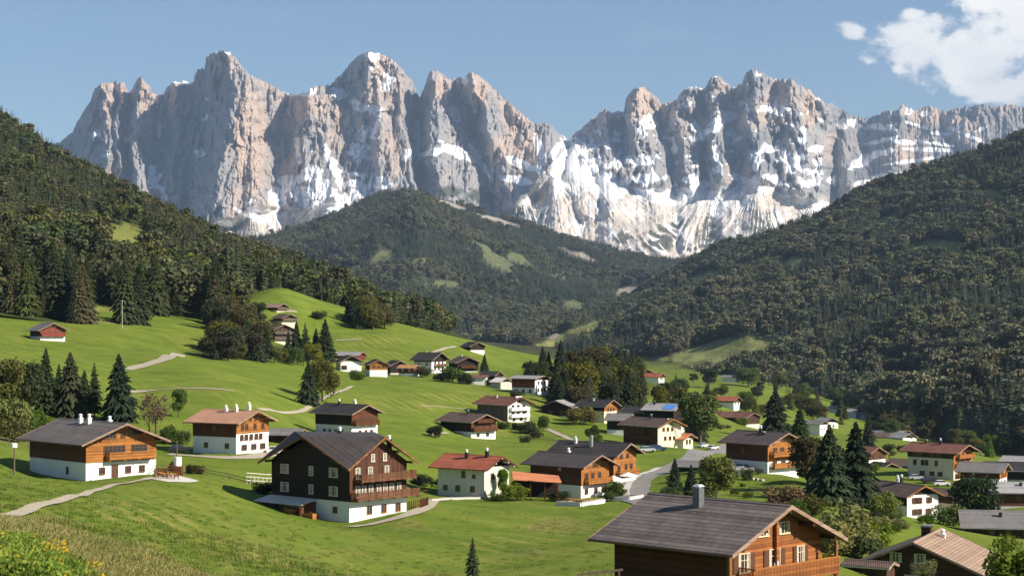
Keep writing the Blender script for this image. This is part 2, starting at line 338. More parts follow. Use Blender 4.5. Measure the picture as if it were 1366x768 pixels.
# ------------------------------------------------------------ the rock massif
CREST = '''40 215|70 195|96 178|107 156|120 137|127 117|135 112|155 109|166 112|171 124|175 119|187 101|200 117|209 128|218 127|222 116|233 109|259 110|259 101|264 93|273 92|275 77|284 71|299 68|313 74|321 86|335 101|353 110|386 126|408 123|421 115|441 114|443 110|459 95|474 77|484 71|494 70|513 73|533 89|550 108|560 131|566 118|572 99|578 94|587 97|603 109|613 101|619 105|627 96|638 101|654 114|673 132|701 157|712 165|732 165|744 175|757 187|775 171|781 166|808 146|820 150|832 148|835 132|847 117|859 116|878 132|882 140|902 134|910 121|925 115|941 119|949 101|960 103|978 117|990 111|996 95|1007 91|1019 99|1038 107|1054 106|1078 119|1099 136|1111 138|1128 150|1152 158|1172 154|1184 146|1193 149|1203 141|1222 147|1238 141|1262 148|1289 142|1312 139|1330 143|1347 139|1366 142|1420 140|1500 150'''
_c = np.array([[float(v) for v in q.split()] for q in CREST.replace('\n', '').split('|')])
NX, NV = 1500, 400
mx = np.linspace(45, 1480, NX)
crest = np.interp(mx, _c[:, 0], _c[:, 1]) - (ridged(mx / 9, mx * 0 + 3.3, 4, gain=.7) - .5) * 6 + perlin(mx / 2.2, mx * 0) * 0.9
BASE = 372.0
vv = np.linspace(0, 1, NV)[:, None]
MY = crest + (BASE - crest) * vv
MXX = np.broadcast_to(mx, MY.shape)
# foot of the walls: where rock gives way to scree and snowfields
foot = np.interp(mx, [45, 230, 300, 345, 400, 440, 480, 540, 600, 660, 720, 760, 800, 850, 900, 960, 1010, 1060, 1120, 1180, 1300, 1480],
                 [300, 292, 290, 268, 276, 262, 262, 240, 262, 300, 235, 195, 225, 238, 245, 240, 232, 250, 262, 262, 270, 280]) + fbm(mx / 30, mx * 0 + 9, 4) * 14
tw = np.clip((MY - crest) / np.maximum(foot - crest, 20), 0, 1); ts = np.clip((MY - foot) / np.maximum(BASE - foot, 20), 0, 1)
DEP = 16200 - 2200 * tw ** 1.6 - 3000 * ts ** 0.9
# ribs (near) and gullies (far): column by row, offset in metres
LN = [([(40, 150), (40, 350)], 700),
 ([(128, 112), (120, 180), (115, 300)], 120), ([(137, 112), (140, 130), (142, 200), (140, 300)], -60), ([(152, 112), (152, 150), (155, 300)], 110),
 ([(163, 110), (158, 150), (160, 200), (165, 300)], 0), ([(172, 122), (166, 160), (172, 230), (176, 300)], 190),
 ([(189, 102), (186, 130), (178, 190), (186, 300)], -190), ([(213, 128), (214, 152), (212, 200), (208, 260), (205, 300)], 90),
 ([(235, 110), (232, 180), (226, 230), (222, 300)], -60), ([(256, 110), (262, 170), (256, 230), (250, 300)], -40), ([(272, 95), (276, 150), (270, 200), (262, 250), (258, 300)], -150),
 ([(300, 68), (309, 110), (313, 150), (311, 180), (296, 215), (288, 250), (272, 300)], -720),
 ([(320, 86), (328, 130), (330, 170), (322, 200), (316, 250), (318, 300)], -640), ([(336, 100), (340, 150), (338, 190), (345, 230), (340, 300)], -560),
 ([(352, 110), (358, 150), (360, 190), (368, 240), (372, 300)], -170), ([(385, 126), (381, 170), (384, 220), (386, 300)], -160),
 ([(412, 122), (405, 150), (403, 200), (412, 250), (418, 300)], -560), ([(428, 116), (430, 160), (436, 220), (446, 262), (450, 300)], -430),
 ([(444, 110), (450, 140), (462, 180), (470, 230), (474, 300)], -200), ([(472, 78), (470, 110), (474, 150), (490, 200), (500, 300)], -260),
 ([(494, 70), (502, 100), (506, 130), (512, 180), (515, 240), (520, 300)], -420), ([(512, 73), (520, 110), (520, 150), (530, 200), (545, 240), (550, 300)], -240),
 ([(535, 90), (532, 130), (535, 160), (545, 200), (560, 300)], -330), ([(560, 132), (552, 160), (552, 200), (570, 300)], 130),
 ([(574, 96), (580, 130), (572, 170), (575, 210), (590, 260), (590, 300)], -470), ([(588, 98), (605, 140), (620, 175), (624, 200), (630, 260), (640, 300)], -250),
 ([(606, 108), (618, 140), (632, 170), (640, 210), (650, 250), (660, 300)], -180), ([(627, 97), (640, 130), (652, 160), (662, 195), (676, 225), (690, 300)], -560),
 ([(655, 115), (672, 145), (684, 170), (690, 200), (705, 240), (720, 300)], -330), ([(700, 157), (704, 190), (716, 225), (728, 300)], -440),
 ([(732, 166), (730, 200), (740, 225), (750, 300)], -330), ([(757, 188), (754, 220), (760, 300)], 420),
 ([(782, 166), (780, 200), (782, 230), (790, 300)], 130), ([(808, 147), (800, 180), (806, 230), (815, 300)], -80), ([(831, 150), (828, 190), (826, 230), (826, 300)], 40),
 ([(846, 118), (842, 150), (848, 200), (860, 240), (870, 300)], -360), ([(862, 117), (862, 150), (868, 200), (885, 240), (890, 300)], -260), ([(884, 141), (886, 180), (894, 230), (905, 300)], 0),
 ([(912, 122), (904, 160), (912, 200), (922, 245), (930, 300)], -260), ([(938, 119), (930, 160), (938, 200), (945, 300)], -40), ([(950, 101), (952, 150), (950, 200), (958, 240), (962, 300)], -330),
 ([(978, 118), (976, 150), (986, 200), (990, 300)], -60), ([(1006, 91), (1012, 130), (1010, 170), (1014, 220), (1016, 262), (1020, 300)], -420), ([(1038, 107), (1036, 150), (1034, 200), (1040, 300)], -150),
 ([(1056, 106), (1062, 140), (1070, 180), (1072, 220), (1070, 300)], -380), ([(1080, 120), (1088, 150), (1096, 190), (1100, 300)], -220), ([(1112, 138), (1104, 180), (1112, 220), (1120, 300)], 60),
 ([(1128, 150), (1126, 180), (1130, 220), (1140, 300)], -100), ([(1160, 157), (1158, 200), (1160, 240), (1165, 300)], 150), ([(1203, 141), (1196, 180), (1190, 230), (1190, 300)], -150),
 ([(1230, 146), (1235, 190), (1235, 240), (1240, 300)], 30), ([(1262, 148), (1268, 190), (1270, 300)], 60), ([(1315, 139), (1300, 190), (1300, 300)], -120), ([(1366, 142), (1360, 200), (1360, 300)], 60), ([(1480, 150), (1480, 300)], 0)]
wx = 9 * fbm(MXX / 45, MY / 45, 4) + 4 * perlin(MXX / 12, MY / 14)
QX = MXX + wx
OFF = np.zeros_like(MY)
for i in range(NV):
    # a row of the table evaluated per vertex row (rows vary with the crest, so use the mean row for each column block)
    pass
ys_ = np.arange(60, 380, 4.0); tab = np.zeros((len(ys_), NX + 60)); xt = np.linspace(0, 1530, NX + 60)
for k, y_ in enumerate(ys_):
    xs_ = np.array([np.interp(y_, [p[1] for p in l], [p[0] for p in l]) for l, o_ in LN]); os_ = np.array([o_ for l, o_ in LN], float)
    order = np.argsort(xs_); tab[k] = np.interp(xt, xs_[order], os_[order])
fy = np.clip((MY - ys_[0]) / 4.0, 0, len(ys_) - 1.001); fx = np.clip((QX - xt[0]) / (xt[1] - xt[0]), 0, len(xt) - 1.001)
iy, ix = fy.astype(int), fx.astype(int); ay, ax = fy - iy, fx - ix
OFF = (tab[iy, ix] * (1 - ax) + tab[iy, ix + 1] * ax) * (1 - ay) + (tab[iy + 1, ix] * (1 - ax) + tab[iy + 1, ix + 1] * ax) * ay
DEP = DEP + np.interp(MXX + 6 * fbm(MXX / 20, MY / 20, 3) + .12 * (MY - 150), [1106, 1120, 1480], [0, 2400, 1000]) * (1 - .8 * smooth(0, .3, ts))
DEP = DEP - smooth(1108, 1135, MXX) * 800 * tw
wall = (1 - .2 * smooth(1110, 1150, MXX)) * smooth(-0.03, 0.05, tw) * (1 - smooth(0.0, 0.12, ts))
DEP = DEP + OFF * (1 - 0.85 * smooth(0, 0.25, ts)) * 1.95
SC = 6.3       # metres in a picture pixel out there
# rock relief: couloirs, pillars, ledges, facets
r1 = ridged((MXX + 0.6 * wx) / 52, MY / 170 + 2, 3, gain=0.42) - 0.5
r2 = ridged((MXX + 0.30 * MY + 0.5 * wx) / 23 + 7, MY / 62, 3, gain=0.5) - 0.5
r3 = fbm(MXX / 3.2, MY / 7.0, 4, gain=0.6)
r4 = ridged((MXX - 0.8 * MY) / 48, (MY + 0.5 * MXX) / 38 + 4, 3, gain=0.5) - 0.5
r5 = np.abs(perlin(MXX / 17 + 0.7 * MY / 17, MY / 40 - MXX / 60 + 9)) - 0.3
pil = ridged((MXX + 0.8 * wx) / 8.5, MY / 60 + 11, 3) - 0.5
rgt = smooth(740, 800, MXX)
led = np.abs(((MY + 0.22 * MXX + 14 * fbm(MXX / 50, MY / 30, 3)) / 17.0) % 1 - 0.5) * 2
def facets(x, y, seed, slope=1.0):
    """angular noise: every jittered cell is its own tilted plane"""
    g = np.random.default_rng(seed); N_ = 256; jx, jy, hv_, sx_, sy_ = g.random((5, N_, N_))
    xi, yi = np.floor(x).astype(int), np.floor(y).astype(int); best = np.full(x.shape, 1e9); val = np.zeros(x.shape)
    for a_ in (-1, 0, 1):
        for b_ in (-1, 0, 1):
            cx_, cy_ = xi + a_, yi + b_; i_, j_ = cx_ & (N_ - 1), cy_ & (N_ - 1); dx_, dy_ = x - cx_ - jx[i_, j_], y - cy_ - jy[i_, j_]; dd_ = dx_ * dx_ + dy_ * dy_
            v_ = (hv_[i_, j_] - .5) + slope * ((sx_[i_, j_] - .5) * 2.4 * dx_ + (sy_[i_, j_] - .5) * 1.2 * dy_); m_ = dd_ < best; best = np.where(m_, dd_, best); val = np.where(m_, v_, val)
    return val
def facets(x, y, seed, slope=1.0):
    g = np.random.default_rng(seed); N_ = 256; jx, jy, hv_, sx_, sy_ = g.random((5, N_, N_))
    xi, yi = np.floor(x).astype(int), np.floor(y).astype(int); best = np.full(x.shape, 1e9); val = np.zeros(x.shape)
    for a_ in (-1, 0, 1):
        for b_ in (-1, 0, 1):
            cx_, cy_ = xi + a_, yi + b_; i_, j_ = cx_ & (N_ - 1), cy_ & (N_ - 1); dx_, dy_ = x - cx_ - jx[i_, j_], y - cy_ - jy[i_, j_]; dd_ = dx_ * dx_ + dy_ * dy_
            v_ = (hv_[i_, j_] - .5) + slope * ((sx_[i_, j_] - .5) * 2.4 * dx_ + (sy_[i_, j_] - .5) * 1.2 * dy_); m_ = dd_ < best; best = np.where(m_, dd_, best); val = np.where(m_, v_, val)
    return val
wj2 = 1.2 * fbm(MXX / 7, MY / 7, 3)
def pyramids(x, y, cx, cy, seed, t, s=1.0, capk=1.0, leanr=.5):
    """buttresses: spurs that start at scattered apexes and widen downwards; the nearest one wins"""
    g = np.random.default_rng(seed); N_ = 256; jx, jy, am, ln = g.random((4, N_, N_)); X_, Y_ = x / cx, y / cy
    xi, yi = np.floor(X_).astype(int), np.floor(Y_).astype(int); out = np.zeros(x.shape)
    for a_ in (-1, 0, 1):
        for b_ in (-2, -1, 0):
            cx_, cy_ = xi + a_, yi + b_; i_, j_ = cx_ & (N_ - 1), cy_ & (N_ - 1); dx_ = X_ - cx_ - jx[i_, j_]; dy_ = Y_ - cy_ - jy[i_, j_]
            arete = np.minimum(dy_ * s, capk) * smooth(2.6, 1.4, dy_)
            h_ = arete - np.abs(dx_ - (ln[i_, j_] - .5) * leanr * dy_) * t
            out = np.maximum(out, np.where(dy_ > 0, h_ * (.45 + .8 * am[i_, j_]), 0))
    return out
wa, wb = 9 * fbm(MXX / 38 + 2, MY / 38, 4), 7 * fbm(MXX / 30, MY / 30 + 6, 4); wc, wd_ = 3.2 * fbm(MXX / 11, MY / 11, 3), 3.2 * fbm(MXX / 11 + 8, MY / 11, 3)
lf = 1 - rgt
q1 = pyramids(MXX + wa, MY + wb, 52, 92, 1, 2.0) * lf + pyramids(MXX + wa, MY + wb, 40, 44, 11, 1.5, leanr=.9) * rgt
q2 = pyramids(MXX + wa * .5 + wc, MY + wb * .5 + wd_, 22, 44, 2, 2.0) * lf + pyramids(MXX + wa * .5 + wc, MY + wb * .5 + wd_, 19, 22, 12, 1.7, leanr=1.) * rgt
q3 = pyramids(MXX + wc + .25 * MY, MY + wd_, 9.5, 19, 3, 1.9) * lf + pyramids(MXX + wc - .2 * MY, MY + wd_, 8.5, 11, 13, 1.8) * rgt
q4 = pyramids(MXX + wc * .6, MY + wd_ * .6, 4.2, 7.5, 4, 1.8)
flute = ridged((MXX + wc) / 5.5, MY / 40 + 3, 3) - .5
DEP = DEP - wall * (r1 * 90 + r4 * (30 + 40 * rgt) + r3 * 8 + flute * 16 + led * (6 + 12 * rgt) + q1 * (230 + 60 * rgt) + q2 * (150 + 10 * rgt) + q3 * (75 + 8 * rgt) + q4 * 30 + facets((MXX - 0.3 * MY + 6 * wj2) / 17, (MY + 0.25 * MXX) / 25, 2) * 55 + facets((MXX + 0.15 * MY + 3 * wj2) / 6.5, MY / 10.0, 3) * 22)
# scree fans: cones that spread from the gully mouths
FANS = [(1014, 230, -4, 46, 1.3), (948, 244, -22, 34, 1.0), (868, 234, 4, 40, 1.1), (802, 218, 18, 36, 1.1), (757, 194, 36, 26, 1.3), (1088, 254, 24, 38, 1.0), (912, 254, -30, 26, .8), (1150, 262, 30, 30, .8), (735, 226, 4, 22, .9),
        (335, 280, 4, 26, .9), (300, 288, -20, 26, .8), (365, 286, 22, 24, .9), (395, 268, -10, 22, .8), (430, 262, -24, 30, .8), (470, 236, -34, 24, .9), (505, 236, -40, 22, .9), (548, 236, -10, 24, .7), (600, 238, 4, 24, .8), (640, 240, 12, 22, .8), (690, 244, 10, 22, .9)]
best = np.full(MY.shape, -1e9); TH = np.zeros_like(MY); RR = np.zeros_like(MY)
for k_, (fx_, fy_, dr_, hf_, am_) in enumerate(FANS):
    dx_, dy_ = MXX - fx_, (MY - fy_) * 1.0; r_ = np.hypot(dx_, dy_) + 1e-6; th_ = np.degrees(np.arctan2(dx_, dy_)) - dr_
    h_ = am_ * (1.0 * np.minimum(r_, 95) ** 0.8 * (1 - (np.abs(th_) / hf_) ** 1.3) ); h_ = np.where(dy_ < 0, -60 - r_, h_); m_ = h_ > best
    best = np.where(m_, h_, best); TH = np.where(m_, th_ + 77 * k_, TH); RR = np.where(m_, r_, RR)
bulge = np.clip(best, -12, 60)
strk = ridged(TH / 5.5 + fbm(MXX / 40, MY / 40, 2) * .8, RR / 90, 4)
DEP = DEP - smooth(0.02, 0.25, ts) * (bulge * 9.0 + (strk - 0.5) * 40 + (ridged(MXX / 70, MY / 45 + 5, 4, gain=0.45) - 0.5) * 260 + (facets((MXX + 8 * wj2) / 22, MY / 16, 8) * 0))
# make sure rows never fold: distance shrinks downwards only gently
DM = np.minimum.accumulate(DEP + 260 * (MY / SC / 12), axis=0) - 260 * (MY / SC / 12) if False else DEP
MXW = (MXX - HX) / F * DM; MZW = (HY - MY) / F * DM
# surface normals for snow
P3 = np.stack([MXW, DM, MZW], -1)
gu = np.gradient(P3, axis=1); gv = np.gradient(P3, axis=0); N3 = np.cross(gu, gv); N3 /= np.linalg.norm(N3, axis=-1)[..., None] + 1e-9
N3 *= np.where(N3[..., 1:2] > 0, -1, 1)
def blur(a, k):
    for ax__ in (0, 1):
        c_ = np.cumsum(np.concatenate([np.repeat(np.take(a, [0], ax__), k + 1, ax__), a, np.repeat(np.take(a, [-1], ax__), k, ax__)], ax__), ax__)
        a = (np.take(c_, np.arange(2 * k + 1, c_.shape[ax__]), ax__) - np.take(c_, np.arange(0, c_.shape[ax__] - 2 * k - 1), ax__)) / (2 * k + 1)
    return a
up = blur(N3[..., 2], 3)
hol = blur(DM, 9) - DM          # negative in hollows
SN = [(214, 160, 3, 34, 4, .75), (398, 205, 4, 30, -8, .9), (446, 225, 5, 34, -25, .95), (430, 250, 24, 10, 40, 1.), (556, 190, 4, 34, 0, .75), (503, 165, 5, 22, 10, .8), (640, 215, 4, 24, -30, .9), (720, 200, 5, 20, -20, .9), (1010, 215, 4, 22, 10, .8), (955, 205, 4, 26, -15, .8), (1068, 195, 4, 24, 12, .8), (900, 200, 4, 26, -12, .7), (1175, 188, 34, 4, -14, 1.), (1225, 168, 26, 3, 18, 1.), (1250, 192, 40, 3, 8, 1.), (1215, 215, 46, 3, -8, 1.), (1290, 180, 30, 3, 24, 1.), (1190, 170, 12, 3, 30, 1.), (1310, 172, 16, 3, -24, .9), (405, 124, 20, 5, -8, .9), (455, 128, 16, 7, 30, .8), (480, 142, 22, 6, 25, .9), (500, 145, 12, 5, 10, .8), (497, 80, 10, 14, 20, .7), (516, 110, 10, 12, 30, .8), (490, 175, 20, 10, 0, .75), (480, 200, 14, 16, 0, .7),
      (420, 270, 34, 14, 25, 1.), (455, 275, 30, 12, -30, 1.), (400, 262, 16, 10, 40, 1.), (480, 250, 16, 16, -50, .9), (505, 245, 18, 10, 30, .9), (384, 245, 10, 12, 30, .8), (410, 232, 10, 16, 60, .8), (570, 205, 30, 5, -15, .9), (605, 200, 24, 6, 25, .9), (545, 205, 8, 12, 10, .7), (625, 210, 20, 4, 20, .9),
      (605, 150, 14, 6, 60, .9), (622, 110, 8, 8, 0, .7), (700, 220, 30, 5, 20, 1.), (690, 240, 24, 5, 10, .9), (750, 210, 14, 26, 20, 1.), (770, 225, 22, 18, 35, 1.), (800, 245, 34, 16, 20, 1.), (745, 245, 14, 20, 10, 1.), (840, 245, 26, 8, 10, .9), (880, 260, 40, 12, 12, 1.), (860, 240, 14, 8, 0, .9), (925, 250, 20, 14, -20, .9), (960, 270, 18, 26, 60, .7), (985, 250, 20, 10, -60, .8),
      (1040, 250, 26, 9, 30, 1.), (1075, 270, 34, 8, 25, 1.), (1100, 240, 28, 8, -10, .8), (1090, 225, 14, 20, 0, .7), (1150, 215, 30, 8, -25, 1.), (1175, 205, 26, 6, -15, 1.), (1170, 170, 26, 6, 5, 1.), (1130, 165, 20, 10, 5, .9), (1205, 190, 24, 5, 5, 1.), (1255, 178, 26, 4, 5, .9), (1240, 200, 40, 4, 3, 1.), (1165, 245, 30, 8, 0, 1.), (1230, 228, 20, 4, 0, 1.), (1275, 170, 22, 5, -10, .8), (1185, 235, 30, 10, 0, .8),
      (1035, 150, 26, 8, 5, .95), (990, 138, 12, 8, 60, .8), (965, 160, 16, 12, -20, .9), (940, 175, 14, 6, 0, .8), (915, 140, 12, 8, -30, .8), (985, 180, 16, 6, 20, .8), (1020, 200, 16, 8, 0, .6), (1100, 160, 16, 6, 0, .9), (868, 165, 12, 16, 20, .7), (850, 215, 14, 6, 0, .6), (1060, 215, 20, 10, 20, .7), (1090, 200, 14, 6, 0, .7), (1210, 150, 10, 8, 0, .8), (1235, 152, 12, 6, 0, .8),
      (130, 182, 16, 6, 20, .75), (205, 240, 8, 18, 10, .8), (267, 204, 8, 5, 0, .9), (218, 258, 6, 12, 0, .7), (145, 206, 8, 4, -10, .6), (300, 70, 14, 4, 0, .7), (240, 110, 20, 3, 0, .6), (305, 98, 6, 6, 30, .5), (282, 135, 14, 4, 20, .6), (276, 155, 5, 12, 10, .6), (340, 290, 30, 8, 20, .7), (370, 262, 14, 12, 45, .8), (335, 278, 10, 10, 60, .7), (232, 150, 10, 3, -20, .5), (250, 156, 8, 4, 0, .5)]
snow = np.zeros_like(MY)
wj = fbm(MXX / 13, MY / 9, 4)
for (cx_, cy_, rx_, ry_, ro_, st_) in SN:
    c_, s_ = math.cos(math.radians(ro_)), math.sin(math.radians(ro_)); dx_, dy_ = MXX - cx_, MY - cy_
    q_ = np.sqrt(((dx_ * c_ + dy_ * s_) / rx_) ** 2 + ((-dx_ * s_ + dy_ * c_) / ry_) ** 2)
    snow = np.maximum(snow, st_ * (1.55 - q_))
blobs = snow.copy()
slope_sn = (up - 0.50) * 1.9
hol_n = np.clip(-hol / 130, -1, 1)
snow = snow * 1.1 + slope_sn * 0.9 * (0.35 + 0.55 * rgt) * (1 - .85 * smooth(1095, 1125, MXX)) - .34 * smooth(1095, 1125, MXX) + hol_n * 0.10 + wj * 0.75 - 0.52 + 0.42 * smooth(.62, .95, led) * smooth(0.0, .3, fbm(MXX / 50 + 9, MY / 35, 3)) * (.15 + .85 * smooth(820, 960, MXX)) * (1 - smooth(1100, 1140, MXX))
sc2 = smooth(0.02, 0.12, ts)
edgef = np.clip(1 - best / 14, 0, 1)        # hollows between the fans keep their snow
lowf = fbm(MXX / 32 + 3, MY / 26, 3)
st2 = ridged(TH / 3.2 + fbm(MXX / 50, MY / 50, 2) * .6, RR / 160 + 7, 3)
scsnow = (0.75 + .15 * rgt) * smooth(0.20 + .12 * lowf, -0.02, ts) + (np.maximum(strk, st2) - 0.68) * 1.9 + lowf * .6 - 0.02 - 0.26 * ts + 0.10 * edgef * (1 - ts) + .06 * wj
scsnow = np.maximum(scsnow, blobs * .8 - .40 + wj * .5 + (strk - .5) * .5)
snow = snow * (1 - sc2) + scsnow * sc2
snow = smooth(-0.04, 0.10, snow)
scree = smooth(0.0, 0.16, ts + wj * 0.05)
darkp = smooth(0.45, 0.8, ts) * smooth(0.05, 0.35, fbm(MXX / 26 + 4, MY / 26, 4) + (ts - 0.75) * 1.6)     # dwarf pine between the screes
darkp = np.maximum(darkp, smooth(0.4, 0.9, ts) * smooth(560, 600, MXX) * (1 - smooth(720, 745, MXX)) * smooth(-0.3, 0.1, fbm(MXX / 18, MY / 12, 3)))
for cx_, cy_, rx_, ry_ in ((882, 322, 22, 18), (945, 318, 16, 24), (1020, 305, 20, 22), (830, 318, 14, 8), (1078, 290, 14, 10), (905, 300, 12, 8), (350, 322, 20, 6), (1130, 270, 20, 8), (645, 262, 26, 12), (690, 290, 24, 14), (600, 255, 18, 8), (985, 335, 30, 10)):
    darkp = np.maximum(darkp, smooth(1.15, .7, np.hypot((MXX - cx_) / rx_, (MY - cy_) / ry_) + wj * .7 + (strk - .5) * 1.2))
pink = smooth(-0.1, 0.5, fbm(MXX / 60 + 8, MY / 60, 3) + 0.2 * smooth(0.5, 0.0, tw))
for cx_, cy_, rx_, ry_ in ((134, 124, 9, 16), (168, 120, 6, 14), (192, 128, 9, 26), (206, 126, 6, 8), (335, 190, 26, 90), (690, 150, 26, 30), (588, 118, 12, 20), (855, 135, 14, 22), (1078, 145, 12, 30), (168, 182, 8, 16), (640, 130, 14, 24), (455, 160, 12, 20)):  # sunlit tops and faces put into the rock as warm colour
    pink = np.maximum(pink, 1.1 * smooth(1.2, .6, np.hypot((MXX - cx_) / rx_, (MY - cy_) / ry_) + wj * .4))
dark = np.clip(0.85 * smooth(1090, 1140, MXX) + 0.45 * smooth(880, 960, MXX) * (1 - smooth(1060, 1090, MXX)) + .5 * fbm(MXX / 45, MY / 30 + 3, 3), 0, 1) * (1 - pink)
def rock_mat():
    m, t = newmat('dolomite_rock')
    pos = t.n('ShaderNodeNewGeometry').outputs['Position']
    a = t.noise(pos, 0.004, 7, 0.65); b = t.noise(t.mapv(pos, (1, 1, 0.25)), 0.012, 6, 0.7); s2 = t.noise(t.mapv(pos, (0.3, 0.3, 1.6)), 0.02, 5, 0.65)
    c = t.ramp(b, [(0.25, (0.17, 0.178, 0.19)), (0.5, (0.30, 0.30, 0.305)), (0.75, (0.46, 0.445, 0.43))])
    c = t.mix(t.m('MULTIPLY', t.attr('pink', 2), 0.62), c, t.ramp(b, [(0.3, (0.46, 0.33, 0.24)), (0.7, (0.68, 0.50, 0.38))]))
    c = t.mix(t.ramp(s2, [(0.52, 0.0), (0.70, 0.35)]), c, (0.15, 0.145, 0.145))
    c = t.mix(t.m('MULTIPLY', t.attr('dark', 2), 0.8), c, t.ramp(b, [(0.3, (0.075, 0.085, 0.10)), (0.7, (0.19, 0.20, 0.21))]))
    sc = t.ramp(a, [(0.3, (0.46, 0.40, 0.345)), (0.7, (0.68, 0.615, 0.545))])
    c = t.mix(t.attr('scree', 2), c, sc)
    c = t.mix(t.m('MULTIPLY', t.attr('pine', 2), 0.9), c, t.ramp(a, [(0.3, (0.035, 0.045, 0.025)), (0.7, (0.085, 0.09, 0.05))]))
    sn = t.m('ADD', t.attr('snow', 2), t.m('MULTIPLY', t.m('SUBTRACT', b, 0.5), 0.5))
    c = t.mix(t.ramp(sn, [(0.40, 0.0), (0.56, 1.0)]), c, (0.86, 0.87, 0.89))
    t.out(c, 0.9, t.bump(t.m('ADD', a, t.m('MULTIPLY', b, 0.8)), 0.75, 60.0), spec=0.15)
    return m
M_ROCK = rock_mat()
# back side: the crest turns over and falls away behind
bk = np.linspace(1, 6, 6)[:, None] / 6
Db = DM[0] + bk * 1800; Zb = MZW[0] - bk ** 1.2 * 900; Xb_ = (mx - HX) / F * DM[0] + bk * 0
def st(a, v=0.0): return np.vstack([np.full((6, NX), v) if v is not None else a[:1].repeat(6, 0), a])
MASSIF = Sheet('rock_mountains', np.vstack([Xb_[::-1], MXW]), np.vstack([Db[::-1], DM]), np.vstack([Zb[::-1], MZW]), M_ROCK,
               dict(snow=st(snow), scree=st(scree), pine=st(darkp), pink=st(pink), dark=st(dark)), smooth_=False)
# ------------------------------------------------------------ the air
hz, t = newmat('haze_air')
t.n('ShaderNodeOutputMaterial', {'Volume': t.n('ShaderNodeVolumePrincipled', {'Color': (0.52, 0.72, 1.0, 1), 'Density': 2.6e-5, 'Anisotropy': 0.25}).outputs[0]})
xw, y0, y1, z0, z1 = 14000, -400, 19500, -900, 2700
hv = [(x, y, z) for z in (z0, z1) for y in (y0, y1) for x in (-xw, xw)]
haze = mesh_np('haze', hv, [(0, 2, 3, 1), (4, 5, 7, 6), (0, 1, 5, 4), (2, 6, 7, 3), (0, 4, 6, 2), (1, 3, 7, 5)], hz)
tag(haze, kind='stuff')
# ------------------------------------------------------------ trees
def leaf_mat(name, var=0.05, vv_=0.5, transl=0.22, col=None):
    m, t = newmat(name)
    oi = t.n('ShaderNodeObjectInfo')
    rnd = oi.outputs['Random']; pos = t.n('ShaderNodeNewGeometry').outputs['Position']
    c2 = t.m('FRACT', t.m('MULTIPLY', rnd, 7.31))
    h = t.m('ADD', 0.5, t.m('MULTIPLY', t.m('SUBTRACT', rnd, 0.6), var))
    v = t.m('ADD', 1.0 - vv_ * 0.5, t.m('MULTIPLY', c2, vv_))
    nz = t.ramp(t.noise(pos, 0.9, 3, 0.6), [(0.3, 0.85), (0.7, 1.15)])
    v = t.m('MULTIPLY', v, nz)
    c = t.n('ShaderNodeHueSaturation', {'Hue': h, 'Saturation': t.m('ADD', 0.8, t.m('MULTIPLY', t.m('FRACT', t.m('MULTIPLY', rnd, 3.7)), 0.4)), 'Value': v, 'Color': oi.outputs['Color'] if col is None else tuple(col) + (1,)}).outputs[0]
    t.out(c, 0.75, spec=0.15, transl=transl)
    return m
M_NEEDLE = leaf_mat('needles', 0.02, 0.5, 0.12); M_LEAF = leaf_mat('leaves', 0.025, 0.5, 0.3)
def bark():
    m, t = newmat('bark'); pos = t.n('ShaderNodeNewGeometry').outputs['Position']
    n = t.noise(t.mapv(pos, (1, 1, 0.2)), 6, 4, 0.7)
    t.out(t.ramp(n, [(0.3, (0.05, 0.038, 0.028)), (0.7, (0.14, 0.11, 0.085))]), 0.95, t.bump(n, 0.8, 0.05)); return m
M_BARK = bark()
def tube(pts, rad, k=7):
    co, fa = [], []
    for i, (p, r) in enumerate(zip(pts, rad)):
        for j in range(k):
            a = 2 * math.pi * j / k; co.append((p[0] + r * math.cos(a), p[1] + r * math.sin(a), p[2]))
    for i in range(len(pts) - 1):
        for j in range(k):
            a = i * k + j; b = i * k + (j + 1) % k; fa.append((a, b, b + k, a + k))
    return np.array(co), np.array(fa)
